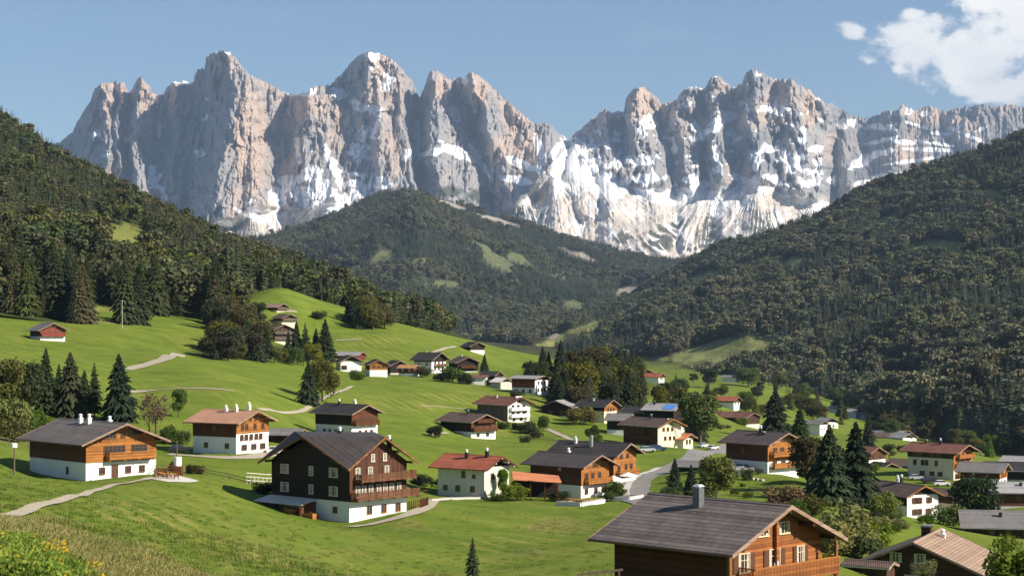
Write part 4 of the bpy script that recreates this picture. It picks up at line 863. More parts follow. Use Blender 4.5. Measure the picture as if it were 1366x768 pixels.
def balcony(parent, x, y0, y1, z, mat, depth=1.15, rail=0.95, side=None, flowers=False, lod=0):
    """deck and boarded rail sticking out at +x from wall plane x; side: put along the y wall instead (side = +1/-1)"""
    if side is None: M = lambda a, b, c: (x + a, b, c); loc, rz = (x, 0, 0), 0
    else: loc, rz = (0, side * x, 0), side * math.pi / 2
    dk = MB().box(0.0, depth, y0, y1, z - 0.16, z)
    n = max(2, int((y1 - y0) / 2.2))
    for i in range(n + 1):
        yy = y0 + 0.08 + (y1 - y0 - 0.16) * i / n; dk.box(0.0, depth - 0.05, yy - 0.07, yy + 0.07, z - 0.34, z - 0.16)
    o = dk.build('balcony', mat, parent, loc, rz)
    r = MB(); step = 0.17 if lod == 0 else 0.34; bw = step * 0.72
    k = int((y1 - y0) / step)
    for i in range(k + 1):
        yy = y0 + i * step; r.box(depth - 0.05, depth - 0.01, yy, min(yy + bw, y1), z - 0.08, z + rail - 0.1)
    for yy in (y0, y1 - 0.04):
        for i in range(int(depth / step)): r.box(i * step + 0.02, i * step + bw, yy, yy + 0.04, z - 0.08, z + rail - 0.1)
    r.box(depth - 0.09, depth + 0.03, y0 - 0.03, y1 + 0.03, z + rail - 0.1, z + rail - 0.02)
    r.box(depth - 0.07, depth + 0.01, y0, y1, z + 0.05, z + 0.13)
    for yy in (y0 - 0.03, y1 - 0.05): r.box(0, depth - 0.09, yy, yy + 0.08, z + rail - 0.1, z + rail - 0.02)
    r.build('railing', mat, o)
    if flowers:
        fb = MB(); rr = random.Random(int(z * 100 + y0 * 10))
        for i in range(int((y1 - y0) / 0.25)):
            yy = y0 + i * 0.25 + rr.random() * 0.1; hh = 0.08 + 0.16 * rr.random()
            fb.hexa([(depth + 0.03, yy, z + rail - 0.22), (depth + 0.2, yy, z + rail - 0.2), (depth + 0.2, yy + 0.2, z + rail - 0.2), (depth + 0.03, yy + 0.2, z + rail - 0.22),
                     (depth + 0.05, yy + 0.03, z + rail - 0.05 + hh * 0.6), (depth + 0.16, yy + 0.02, z + rail - 0.12 + hh), (depth + 0.18, yy + 0.16, z + rail - 0.10 + hh), (depth + 0.05, yy + 0.17, z + rail - 0.08 + hh)])
        fb.build('flower_box', FLW, o)
    return o
def chimney(parent, x, y, zb, h, mat=CON, w=0.55, cap='flat'):
    c = MB().box(-w/2, w/2, -w/2, w/2, -0.9, h); c.box(-w/2 - 0.06, w/2 + 0.06, -w/2 - 0.06, w/2 + 0.06, h - 0.12, h - 0.02)
    o = c.build('chimney', mat, parent, (x, y, zb))
    if cap == 'flat': MB().box(-w/2, w/2, -w/2, w/2, h + 0.16, h + 0.22).box(-w/2, -w/2 + .08, -w/2, w/2, h, h + .16).box(w/2 - .08, w/2, -w/2, w/2, h, h + .16).build('chimney_cap', MET, o)
    else: MB().cyl((0, 0), w * 0.42, h - 0.02, h + 0.45).cyl((0, 0), w * 0.6, h + 0.45, h + 0.6, 12, w * 0.2).build('chimney_cap', WCAP, o)
    return o
def chalet(name, label, o, rz, W, L, h, split=None, low=P_WHT, up=W_BRN, roof=R_BRN, pitch=22, ov=1.1, ovg=1.3, gwin=(), swin=(), bal=(), sbal=(), ch=(), door=None, cat='house', group=None,
           lod=0, fas=None, shut=None, frame=None, sshut=None, gable_low=None, backwin=True, depth=3.0, ww=0.95, wh=1.15, bwin=None, gtop=None, collar=True, gup=None):
    """o: centre of the base; local +x is the outward normal of the front gable, ridge along x.
    split: height where plaster gives way to timber; gwin: rows of (z, (y...)) on the gable; swin: rows of (z, (x...)) on both long sides; bal: (z, y0, y1); sbal: (side, z, x0, x1)"""
    e = empty(name, o, rz); tag(e, label, cat, group)
    hw, hl, tp = W / 2, L / 2, math.tan(math.radians(pitch)); zr = h + hw * tp
    sp = h if split is None else split
    gl = sp if gable_low is None else gable_low
    if sp > 0.05:
        m = MB().box(-hl, hl, -hw, hw, -depth, min(sp, h)); 
        if sp > h: m.prism([(-hl, -hw, h), (-hl, hw, h), (-hl, 0, zr)], (L, 0, 0))
        m.build('wall', low, e)
    if sp < h - 0.05 or (split is not None and sp < zr):
        q = 0.05; m = MB()
        if sp < h: m.prism([(-hl - q, -hw - q, sp), (-hl - q, hw + q, sp), (-hl - q, hw + q, h - q * tp), (-hl - q, 0, zr), (-hl - q, -hw - q, h - q * tp)], (L + 2 * q, 0, 0))
        else:
            cut = (zr - sp) / tp; m.prism([(-hl - q, -cut, sp), (-hl - q, cut, sp), (-hl - q, 0, zr)], (L + 2 * q, 0, 0))
        m.build('timber_wall', up, e)
    if gup is not None:     # a different gable boarding
        z0_ = sp if gtop is None else gtop; q = 0.09
        if z0_ < h: poly = [(hl + 0.052, -hw - 0.02, z0_), (hl + 0.052, hw + 0.02, z0_), (hl + 0.052, hw + 0.02, h), (hl + 0.052, 0, zr - .02), (hl + 0.052, -hw - 0.02, h)]
        else: cut = (zr - z0_) / tp; poly = [(hl + 0.052, -cut, z0_), (hl + 0.052, cut, z0_), (hl + 0.052, 0, zr - .02)]
        MB().prism(poly, (0.04, 0, 0)).build('gable_boarding', gup, e)
    if gable_low is not None and gable_low > sp:   # plaster front reaching higher than the sides
        q = 0.055; z1 = min(gl, h); poly = [(hl + 0.01, -hw - q + .01, sp), (hl + 0.01, hw + q - .01, sp), (hl + 0.01, hw + q - .01, z1)]
        if gl > h: cut = (zr - gl) / tp; poly += [(hl + 0.01, cut, gl), (hl + 0.01, -cut, gl)]
        poly += [(hl + 0.01, -hw - q + .01, z1)]
        MB().prism(poly, (0.06, 0, 0)).build('front_plaster', low, e)
    # roof: two slabs 0.2 thick meeting at the ridge
    th = 0.2; xe = hl + ovg; ye = hw + ov; ze = h - ov * tp + 0.05
    zt = zr + 0.05
    r = MB()
    for sg in (-1, 1):
        p = [(-xe, 0, zt), (xe, 0, zt), (xe, sg * ye, ze), (-xe, sg * ye, ze)]
        if sg > 0: p = p[::-1]
        r.hexa([Vector(a) for a in p] + [Vector(a) + Vector((0, 0, th)) for a in p])
    ro = r.build('roof', roof, e)
    rc = MB(); zq = zt + th + 0.005
    rc.prism([(-xe - .02, -.24, zq - .24 * tp), (-xe - .02, 0, zq), (-xe - .02, .24, zq - .24 * tp), (-xe - .02, .22, zq + .06 - .22 * tp), (-xe - .02, 0, zq + .08), (-xe - .02, -.22, zq + .06 - .22 * tp)], (2 * xe + .04, 0, 0))
    rc.build('ridge_cap', roof, ro)
    fh = 0.26; yq = ye + .03
    for x0 in (xe, -xe - 0.05):
        MB().prism([(x0, -yq, ze - fh + th), (x0, 0, zt - fh + th), (x0, yq, ze - fh + th), (x0, yq, ze + th + .03), (x0, 0, zt + th + .03), (x0, -yq, ze + th + .03)], (0.05, 0, 0)).build('fascia', fas or W_FAS, ro)
    if lod < 2:
        for sg in (-1, 1): MB().box(-xe, xe, sg * (ye + 0.01), sg * (ye + 0.13), ze + th - 0.18, ze + th - 0.06).build('gutter', MET if lod else plain('copper_gutter', (0.12, 0.075, 0.05), 0.5, 0.5), ro)
    if lod < 1:            # purlin heads carrying the overhang
        pmt = up if up is not W_DRK else W_BRN
        for yy in (-hw + .1, -hw * 0.5, 0, hw * 0.5, hw - .1):
            zz = zr - abs(yy) * tp; MB().box(hl + 0.1, xe - 0.05, yy - 0.1, yy + 0.1, zz - 0.28, zz - 0.02).build('purlin', pmt, ro)
    fx = hl + 0.075
    for row in gwin:
        z, ys_ = row[0], row[1]; w_, h_ = (row[2], row[3]) if len(row) > 3 else (ww, wh); s_ = row[4] if len(row) > 4 else shut
        for y in ys_: win(e, (fx + (0.035 if gup else 0), y, z), 0, w_, h_, frame, s_, lod)
    for row in swin:
        z, xs_ = row[0], row[1]; w_, h_ = (row[2], row[3]) if len(row) > 3 else (ww, wh)
        sd = row[4] if len(row) > 4 else (1, -1)
        for x in xs_:
            for sg in sd: win(e, (x, sg * (hw + (0.06 if z > sp else 0.012)), z), sg * math.pi / 2, w_, h_, frame, sshut, lod)
    for b in bal: balcony(e, hl + 0.05, b[1], b[2], b[0], b[3] if len(b) > 3 else up, 1.15, lod=lod)
    for b in sbal: balcony(e, hw + 0.05, b[2], b[3], b[1], b[4] if len(b) > 4 else up, 1.1, side=b[0], lod=lod, flowers=False)
    for c in ch:
        x, y = c[0], c[1]; chimney(ro, x, y, zr - abs(y) * tp + th, c[2], c[3] if len(c) > 3 else CON, cap=c[4] if len(c) > 4 else 'flat', w=c[5] if len(c) > 5 else 0.55)
    if door is not None:
        y, w_ = door[0], door[1] if len(door) > 1 else 1.1
        d_ = MB().box(hl - 0.02, hl + 0.06, y - w_/2, y + w_/2, 0.05, 2.1).build('door', DOORM, e)
        MB().box(hl + 0.06, hl + 0.12, y + w_/2 - 0.2, y + w_/2 - 0.12, 0.98, 1.1).build('handle', BLKM, d_)
    return e, ro
def solve(C, A, B, base, d, W, front='R'):
    """columns of the near corner and the two far wall ends; the gable wall (front R or L) is W wide. Returns centre, heading, L"""
    uc = (C - HX) / F; ug = ((B if front == 'R' else A) - HX) / F; us = ((A if front == 'R' else B) - HX) / F
    c = np.array([uc * d, d]); ray = np.array([ug, 1.0]); tt = c @ ray / (ray @ ray); per = np.linalg.norm(c - tt * ray)
    if per >= W * 0.995: W = per * 1.005
    k = math.sqrt(W * W - per * per) / np.linalg.norm(ray); g = (tt + k) * ray - c
    g /= np.linalg.norm(g); s = np.array([-g[1], g[0]]); 
    if s[1] < 0: s = -s
    # c + L s on ray us
    den = s[0] - us * s[1]; L = (us * c[1] - c[0]) / den
    ctr = c + g * W / 2 + s * L / 2; nrm = -s
    return Vector((ctr[0], ctr[1], (HY - base) / F * d)), math.atan2(nrm[1], nrm[0]), W, L
def place(px, py, d, yaw):
    """yaw: how far the front gable turns right of facing the viewer, degrees"""
    a = math.radians(-90 + yaw); p = at(px, py, d); return p, a
# ------------------------------------------------------------ the houses, near to far
def report(n, W, L, rz, h): print('HOUSE %-34s W %.1f L %.1f yaw %.0f h %.1f' % (n, W, L, math.degrees(rz) + 90, h))
def hs(name, label, C, A, B, base, d, W, top, **k):
    o, rz, W, L = solve(C, A, B, base, d, W, k.pop('front', 'R')); h = (base - top) / F * d
    if 'L' in k: L = k.pop('L')
    h = k.pop('h', h)
    kw = {kk: (v(W, L, h) if callable(v) else v) for kk, v in k.items()}
    report(name + ' ' + label[:20], W, L, rz, h)
    return chalet(name, label, o, rz, W, L, h, **kw)
# 1 foreground log chalet, lower right
o, rz, W, L = solve(969, 821, 1094, 741, 124, 11.0)
Hf = 5.6; o.z = (HY - 741) / F * 124 - Hf + 0.6
report('foreground', W, L, rz, Hf)
fg, fgr = chalet('log_chalet', 'large brown log chalet with grey shingle roof and square chimney, nearest to the viewer', o, rz, W, L, Hf, split=1.0, low=P_GRY, up=W_LOGD, gup=W_LOG, roof=R_SLT, pitch=23, ov=1.25, ovg=1.5,
    gwin=((6.45, (-1.5, 0.95), 1.1, 0.75, None), (4.35, (-3.7, -0.2), 1.15, 1.25, SHB), (4.35, (2.9,), 0.8, 1.2, SHB), (1.9, (-3.4, 0, 3.4), 1.0, 1.2, SHB)), ch=(), frame=plain('cream_paint', (.62, .5, .34), .6), depth=4.5, fas=W_FAS)
ch_ = MB().box(-.3, .3, -.3, .3, -1.0, 1.35).build('chimney', plain('lead_sheet', (0.13, 0.14, 0.145), 0.5, 0.3), fgr, (-0.9, -1.15 if True else 0, Hf + (W / 2 - 1.15) * math.tan(math.radians(23)) + 0.2))
MB().cyl((0, 0), .32, 1.35, 1.42, 4).hexa([(-.34, -.34, 1.46), (.34, -.34, 1.46), (.34, .34, 1.46), (-.34, .34, 1.46), (-.2, -.2, 1.62), (.2, -.2, 1.62), (.2, .2, 1.62), (-.2, .2, 1.62)]).build('chimney_cap', plain('pale_cap', (0.5, 0.5, 0.48), 0.5), ch_)
b_ = balcony(fg, L / 2 + 0.09, -W / 2 + 1.2, W / 2 + 0.2, 3.05, W_LOG, 1.5, 1.1, flowers=False)
MB().box(L/2 + 0.1, L/2 + 0.4, -0.28, 0.02, 4.2, Hf + W/2 * 0.42 - 0.9).build('gable_post', W_LOG, fg)
MB().box(L/2 + 0.1, L/2 + 0.3, -W/2 - 0.02, -W/2 + 0.22, -1, Hf - 0.1).build('corner_post', W_BEAM, fg); MB().box(L/2 + 1.3, L/2 + 1.5, W/2 - 0.1, W/2 + 0.1, -2, Hf - 0.35).build('corner_post', W_BEAM, fg)
ap = MB().box(0, 3.2, -2.2, 2.2, -0.35, -0.1).box(3.1, 3.2, -2.2, 2.2, -0.1, 0.9)
# 2 the big dark chalet with crossing gables
o, rz, W, L = solve(466, 363, 542, 697, 259, 11.5); H3 = (697 - 620.4) / F * 259
report('dark chalet', W, L, rz, H3)
e3 = empty('dark_chalet', o, rz); tag(e3, 'big black timber chalet on white base with two long balconies and a white lean-to awning', 'house')
hw, hl = W / 2, L / 2; sp3 = 3.0; rise = 3.55; q = 0.05
MB().box(-hl, hl, -hw, hw, -3, sp3).build('wall', P_WHT, e3)
m = MB().box(-hl - q, hl + q, -hw - q, hw + q, sp3, H3)
m.prism([(-hl - q, -hw - q, H3), (-hl - q, hw + q, H3), (-hl - q, 0, H3 + rise)], (L + 2 * q, 0, 0)); m.prism([(-hl - q, -hw - q, H3), (hl + q, -hw - q, H3), (0, -hw - q, H3 + rise)], (0, W + 2 * q, 0)); m.build('timber_wall', W_DRK, e3)
MB().prism([(hl + .055, -hw, sp3), (hl + .055, hw, sp3), (hl + .055, hw, H3), (hl + .055, 0, H3 + rise - .1), (hl + .055, -hw, H3)], (.04, 0, 0)).build('gable_boarding', wood('umber_boards', (0.045, 0.018, 0.010), (0.12, 0.05, 0.025), 0.22, True), e3)
ovx, ovy = 1.5, 1.5; X3, Y3 = hl + ovx, hw + ovy; zc_ = H3 - 0.62; zp = H3 + rise + 0.12
r = MB(); th = 0.22
cor = {(sx, sy): (sx * X3, sy * Y3, zc_) for sx in (-1, 1) for sy in (-1, 1)}
apx = {(1, 0): (X3, 0, zp), (-1, 0): (-X3, 0, zp), (0, 1): (0, Y3, zp), (0, -1): (0, -Y3, zp)}
for sx in (-1, 1):
    for sy in (-1, 1):
        a, b, c_ = apx[(sx, 0)], apx[(0, sy)], cor[(sx, sy)]; tri = [a, b, c_] if sx * sy > 0 else [b, a, c_]
        r.prism(tri, (0, 0, th))
r.prism([apx[(1, 0)], apx[(0, 1)], apx[(-1, 0)], apx[(0, -1)]], (0, 0, th))
ro3 = r.build('roof', roofing('umber_slate', (0.040, 0.034, 0.034), (0.095, 0.080, 0.078)), e3)
def slant(a_, m_, c_, n_, hgt=0.3, tk_=0.06):
    u = Vector((0, 0, hgt - 0.24)); d_ = Vector((0, 0, 0.26)); a_, m_, c_ = Vector(a_), Vector(m_), Vector(c_)
    MB().prism([a_ - u, m_ - u, c_ - u, c_ + d_, m_ + d_, a_ + d_], Vector(n_) * tk_).build('fascia', W_BEAM, ro3)
for s_ in (-1, 1): slant(cor[(s_, -1)], apx[(s_, 0)], cor[(s_, 1)], (s_, 0, 0)); slant(cor[(-1, s_)], apx[(0, s_)], cor[(1, s_)], (0, s_, 0))
for yy in (-hw + .1, -hw * .5, 0, hw * .5, hw - .1):
    zz = H3 + rise * (1 - abs(yy) / hw) ; MB().box(hl + .1, X3 - .05, yy - .11, yy + .11, zz - .35, zz - .03).build('purlin', W_BRN, ro3)
for xx in (-hl + .1, -hl * .5, 0, hl * .5, hl - .1):
    zz = H3 + rise * (1 - abs(xx) / hl); MB().box(xx - .11, xx + .11, -Y3 + .05, -hw - .06, zz - .35, zz - .03).build('purlin', W_BRN, ro3)
for z, wy in ((4.35, (-3.1, 0.2, 2.9)), (7.05, (-3.1, 0.2, 2.9))):
    for k_, y in enumerate(wy): win(e3, (y * L / 9.5, -hw - q - .012, z), -math.pi / 2, 1.7 if k_ != 1 else .8, 1.25, FRW, None, 0)
win(e3, (hl - 3.0, -hw - .012, 1.7), -math.pi / 2, 0.8, 0.8, FRB)
for z, ys_, sh_ in ((4.35, (-4.2, -3.0, -1.6, 0.0, 1.3, 2.6, 4.1), None), (7.0, (-4.2, -1.7, 1.6), SHB)):
    for y in ys_: win(e3, (hl + .11, y * W / 11.5, z), 0, 0.75, 1.55, FRW, sh_)
for y in (-1.9, 1.0, 3.9): win(e3, (hl + .012, y * W / 11.5 + .1, 1.55), 0, 0.95, 1.15, SHO, None, 1)
for y in (-1.2, 1.2): win(e3, (hl + .11, y, 9.1), 0, 0.6, 1.0, FRW)
balcony(e3, hl + .09, -hw + .2, hw + 1.3, 3.35, wood('balcony_boards', (0.09, 0.035, 0.018), (0.22, 0.10, 0.05), 0.17, True), 1.5, 1.0)
balcony(e3, hl + .09, -hw + 1.0, hw + .6, 5.95, _mc['balcony_boards'], 1.5, 1.0)
chimney(ro3, -1.5, 1.6, zp - .4, 1.0, BLKM, cap='pot'); chimney(ro3, hl - 1.2, 3.4, H3 + 1.9, 1.4, BLKM, cap='pot')
lt = MB().hexa([(-hl - .6, -hw - 3.2, 2.2), (hl * .18, -hw - 3.2, 2.2), (hl * .18, -hw - .02, 2.85), (-hl - .6, -hw - .02, 2.85), (-hl - .6, -hw - 3.2, 2.3), (hl * .18, -hw - 3.2, 2.3), (hl * .18, -hw - .02, 2.95), (-hl - .6, -hw - .02, 2.95)])
ltr = lt.build('lean_to_roof', plain('white_awning_sheet', (0.66, 0.62, 0.54), 0.8), e3)
for x_ in (-hl - .4, -2.5, hl * .15 - .12): MB().box(x_, x_ + .12, -hw - 3.1, -hw - 2.98, -2, 2.2).build('lean_to_post', W_BRN, ltr)
MB().box(hl * .15 + .01, hl * .15 + .08, -hw - 2.9, -hw - .05, -1, 2.5).build('lean_to_side', W_BRN, ltr)
FRONT3 = (e3, hl, hw)
# 3 orange and white chalet, left
hs('orange_chalet', 'orange timber chalet over white ground floor with grey roof beside the meadow path', 114.5, 40, 208, 641, 258, 11.6, 589, split=2.55, low=P_WHT, up=W_BRN, gup=W_ORA, gtop=2.55, roof=roofing('grey_brown_slabs', (0.11, 0.095, 0.088), (0.22, 0.19, 0.175)), pitch=21, ov=1.5, ovg=1.6,
   gwin=((6.5, (-2.1,), 2.3, 1.05), (6.5, (0.2,), 0.6, 1.05), (6.65, (2.1,), 1.7, 0.85), (4.25, (-1.2,), 3.4, 1.1), (4.25, (2.9,), 2.5, 1.1), (1.3, (-3.2, 1.1, 3.4), 0.75, 0.85)), swin=((1.2, (3.0,), 0.5, 0.9),), bal=((3.0, -2.6, 4.9, W_ORA),), door=(-1.1, 1.1),
   ch=((-1.9, -0.9, .8, WCAP, 'pot'), (0.6, -0.9, .9, WCAP, 'pot'), (3.6, 0.8, .6, WCAP, 'pot')), frame=FRB)
# 4 orange-and-white behind it
hs('terracotta_roof_chalet', 'white house with orange timber gable and salmon tiled roof below the meadow path', 315, 257.6, 358, 605, 331, 9.4, 563, split=3.0, low=P_WHT, up=W_BRN, gup=W_ORA, gtop=3.6, gable_low=3.6, roof=R_PEA, pitch=20, ov=1.2, ovg=1.5,
   gwin=((4.8, (-3.0, -1.8, 0.6, 2.9), 0.7, 0.95), (6.3, (-0.7, 0.7), 0.6, 0.7), (2.9, (-3.2, -1.9, -0.5, 1.0, 2.3), 0.8, 0.95), (1.05, (-2.5, 0.3, 2.9), 1.3, 0.9)), swin=((4.5, (0,), 0.8, 0.9), (1.4, (-2, 3), 0.8, 0.8)),
   ch=((-0.5, -0.8, .7, WCAP, 'pot'), (1.8, -0.6, .8, WCAP, 'pot'), (4.2, 0.2, 1.1, WCAP, 'pot')), lod=0, frame=FRB)
# 5 charcoal roof house at centre left
hs('brown_gable_house', 'white house with black roof and carved brown gable just above the big black chalet', 469, 421, 503.5, 584, 420, 8.5, 551, split=2.9, low=P_WHT, up=W_DRK, gup=W_BRN, roof=R_BLK, pitch=21, ov=1.1, ovg=1.4,
   gwin=((4.0, (-2.2, 0, 2.2), 0.9, 1.0), (1.3, (-1.6, 0.4, 2.2), 0.6, 0.7)), swin=((1.5, (-3, -1.2, 0.8, 3), 0.6, 0.6),), bal=((3.1, -3.9, 3.9, W_BRN),), ch=((-1.5, -0.9, 1.0, BLKM, 'pot'), (2.2, 0.7, 0.9, WCAP, 'pot')), frame=FRB, lod=1)
# 6 dark house with long balconies
hs('balcony_chalet', 'small dark chalet with brown tiled roof and two red brown balconies beside round bush', 628.5, 588, 661, 585, 500, 9.0, 562, split=1.9, low=P_WHT, up=W_DRK, gup=W_BRN, roof=R_BRN, pitch=21, ov=1.1, ovg=1.5,
   gwin=((3.4, (-2.5, 0, 2.5), 0.9, 1.1), (1.0, (-2, 1.5), 0.8, 0.8), (5.4, (0,), 1.2, 0.8)), swin=((1.1, (-2, 2), 0.6, 0.6),), bal=((2.2, -4.2, 4.4, W_BRN), (4.5, -3.0, 3.0, W_BRN)), ch=((0.6, -0.6, 1.0, BLKM),), frame=FRB, lod=1)
# 7 white house with red roof
hs('red_roof_house', 'white plastered house with red tiled roof and two dark chimneys', 646, 584, 679, 662, 333, 8.0, 624, split=None, low=P_OFF, up=P_WHT, roof=R_RED, pitch=24, ov=1.1, ovg=1.4, fas=W_BRN,
   gwin=((3.6, (-1.5, 1.8), 0.8, 1.0), (1.2, (2.4,), 0.9, 0.9)), swin=((3.9, (0.6,), 0.75, 1.2), (3.6, (3.0,), 0.6, 0.6), (1.25, (-0.7, 2.7), 0.9, 1.0), (1.25, (-3.6,), 0.9, 0.8)), ch=((-0.6, -1.3, 1.1, BLKM, 'pot'), (3.6, -0.6, 1.2, BLKM, 'pot')), lod=0, frame=FRB)
# 8, 9 the twin brown houses
o, rz, W, L = solve(775, 708, 812, 664, 335, 8.2); h8 = 6.0; report('front twin', W, L, rz, h8)
e8, r8 = chalet('twin_chalet', 'brown chalet with white base and open timber gable in front of the larger black-roofed one', o, rz, W, L, h8, split=2.3, low=P_WHT, up=W_BRN, gup=W_ORA, gtop=2.35, roof=roofing('taupe_tiles', (0.05, 0.042, 0.042), (0.11, 0.092, 0.088), 0.34, 'tile'), pitch=22, ov=1.2, ovg=1.7,
   gwin=((4.0, (-2.6, -0.8, 1.2), 0.8, 1.0), (1.2, (-2.6, 0.2, 2.4), 0.7, 0.9), (6.0, (0,), 1.4, 0.8)), swin=((3.6, (-3.2, 3.0), 1.1, 0.9), (5.2, (1.0,), 0.8, 0.8)), bal=((2.7, -3.2, 3.9, W_ORA),), ch=((-1.5, 1.5, 0.9, WCAP, 'pot'),), lod=0, frame=FRB)
o, rz, W, L = solve(818, 738, 848, 640, 368, 9.5); h9 = 6.4; o.z = at(0, 648, 368).z; report('rear twin', W, L, rz, h9)
chalet('black_roof_chalet', 'tall orange brown chalet with wide black roof standing behind the front twin chalet', o, rz, W, L, h9, split=1.4, low=P_WHT, up=W_BRN, gup=W_ORA, roof=R_BLK, pitch=22, ov=1.3, ovg=1.6,
   gwin=((5.9, (-1.6, 1.0), 1.0, 1.0), (3.6, (-2.6, 0.4, 2.6), 1.0, 1.1)), swin=((4, (-4, 0, 4)),), bal=((2.2, -3.8, 4.2, W_ORA),), ch=((0.5, -2.2, 2.2, MET), (-4, -1, .9, WCAP, 'pot')), lod=0, frame=FRB)
# orange flat canopy between the red roof house and the twins
p, a = place(715, 657, 328, 60)
cv_ = empty('terrace_canopy', p, 0); tag(cv_, 'low canopy with sloping orange tiled roof between the red roof house and brown chalets', 'canopy')
MB().hexa([(-4.2, -2.6, 2.55), (4.6, -3.0, 2.05), (4.2, 3.2, 2.3), (-4.4, 3.0, 3.0), (-4.2, -2.6, 2.72), (4.6, -3.0, 2.22), (4.2, 3.2, 2.9), (-4.4, 3.0, 3.7)]).build('canopy_roof', R_ORG, cv_)
pst = MB()
for x in (-3.8, -1.0, 1.6, 4.0):
    for y in (-2.3, 2.6): pst.box(x - .08, x + .08, y - .08, y + .08, -1.5, 2.2)
pst.build('posts', W_BRN, cv_)
MB().box(-4.0, 3.9, 2.3, 2.5, -1, 2.2).build('back_wall', W_DRK, cv_)
# 10 apartment chalet, white gable
hs('guest_house', 'guest house with cream gable, two long side balconies and brown roof above the road bend', 877.5, 832, 908, 594, 500, 8.6, 568, split=0.1, low=P_CRM, up=W_BRN, gable_low=7.4, roof=R_BRN, pitch=21, ov=1.1, ovg=1.6, fas=W_ORA,
   gwin=((4.4, (-2.2, -0.6, 1.0), 0.7, 0.95), (1.9, (-1.6, 0.2, 1.8), 0.8, 0.95)), swin=((4.2, (-3.6, -1.2, 1.2, 3.6), 1.0, 1.2), (1.4, (-3.6, -1.2, 1.2, 3.6), 1.0, 1.2)), sbal=((-1, 3.0, -4.4, 3.4, W_BRN), (-1, 0.4, -4.4, 3.4, W_BRN)), ch=((0.3, -0.6, 1.1, BLKM),), frame=FRB, lod=1)
p, a = place(905, 594, 508, 60); chalet('side_annex', 'low annex with orange flared roof at the right end of the cream gabled guest house', p, a, 6.5, 6, 2.2, split=None, low=P_CRM, roof=R_ORG, pitch=18, ov=1.0, ovg=1.0, gwin=((1.2, (-1, 1)),), frame=FRB, lod=1)
# 11 brown house right of centre
hs('honey_gable_chalet', 'brown chalet over white base with honey coloured balconied gable left of the dark spruces', 1024, 969, 1065, 631, 360, 9.4, 591.5, split=2.3, low=P_WHT, up=W_BRN, gup=W_HON, roof=roofing('dusk_brown_tiles', (0.06, 0.045, 0.042), (0.13, 0.098, 0.09), 0.34, 'tile'), pitch=21, ov=1.2, ovg=1.5,
   gwin=((4.4, (-2.6, -0.4, 2.2), 1.0, 1.2), (1.9, (-2.6, 0.0, 2.6), 1.0, 1.1), (6.6, (0,), 1.4, 0.8)), swin=((4.2, (-1,), 0.7, 1.2), (1.4, (-3,), .6, .6)), bal=((1.1, -3.8, 4.9, W_HON), (3.4, -4.0, 4.7, W_HON)), ch=((0.4, -0.9, 1.1, BLKM, 'pot'), (1.6, -1.4, .5, BLKM)), lod=0, frame=FRB)
# 12 lower right dark house, gable to the viewer
p, a = place(1254, 800, 207, -25)
chalet('barn_house', 'wide dark timber house with tan tiled roof and thick chimney, gable facing the viewer', p + Vector((0.0, 6.3, -0.9)), a, 13.6, 13.4, 4.6, split=1.3, low=P_GRY, up=wood('walnut_boards', (0.030, 0.015, 0.009), (0.075, 0.038, 0.022), 0.22), roof=R_TAN, pitch=22.5, ov=1.5, ovg=1.3,
   gwin=((3.1, (-3.9, -0.4, 3.6), 1.5, 1.2), (5.7, (-2.2, 0.6), 1.2, 0.95), (0.6, (-3, 3), 1.2, 0.9)), swin=((3, (-3, 0, 3)),), ch=((-2.0, -0.5, 1.0, wood('walnut_boards', (0, 0, 0), (0, 0, 0)), 'flat', 1.1), (-2.6, 1.3, 0.5, WCAP, 'pot')), depth=5)
# 13 white house with brown roof at right
hs('white_gable_house', 'white gabled house with dark timber flank and patched brown roof behind the pale bushes', 1210, 1150, 1251, 690, 380, 8.2, 661, split=2.4, low=P_WHT, up=W_DRK, gable_low=4.7, roof=R_BRN, pitch=24, ov=1.0, ovg=1.1, fas=W_ORA,
   gwin=((3.5, (-2.1, -0.9, 1.7), 0.7, 1.15, SHB), (1.1, (-2.0, -0.9, 1.6), 0.65, 1.1, SHB)), swin=((3.6, (-3, 0), 1.1, 0.8),), ch=((0.5, 0.2, 1.3, BLKM, 'pot'), (-0.6, 0, 1.0, WCAP, 'pot')), lod=0, frame=FRB)
p, a = place(1270, 676, 388, 40); chalet('lean_annex', 'brown roofed timber annex squeezed between the white gabled house and a dark bushy tree', p + Vector((0, 3, 0)), a, 5.5, 6, 2.6, split=0.8, low=P_CRM, up=W_MID, roof=R_BRN, pitch=16, ov=.8, ovg=.8, gwin=((1.6, (-1, 1), .8, .9),), frame=FRB, lod=1)
# 14 hotel
hs('hotel', 'cream four storey hotel with brown roof and stacked honey timber balconies at its right end', 1272, 1211, 1296.6, 640, 480, 9.5, 603, split=5.6, low=P_CRM, up=W_MID, gup=W_HON, gtop=2.6, roof=R_RST, pitch=19, ov=1.5, ovg=2.0,
   gwin=((4.6, (-2.5, 0, 2.5), 1.0, 1.2), (6.6, (-2.4, 0, 2.4), 1.0, 1.1), (2.0, (-2, 1), 1.0, 1.2)), swin=((6.4, (-4.8, -3.2, 0.5, 2.5), 1.3, 0.8), (4.2, (-4.8, -2.4, -1.2, 1.8), 0.9, 1.3), (1.4, (-2.5, 0.5, 3), 1.3, 1.0)), bal=((1.2, -3.6, 4.6, W_HON), (3.5, -4, 4.8, W_HON), (5.8, -3.6, 4.4, W_HON)),
   ch=((0.6, -0.6, 1.1, BLKM, 'pot'), (-4, -0.3, .8, W_BRN)), lod=0, frame=FRB)
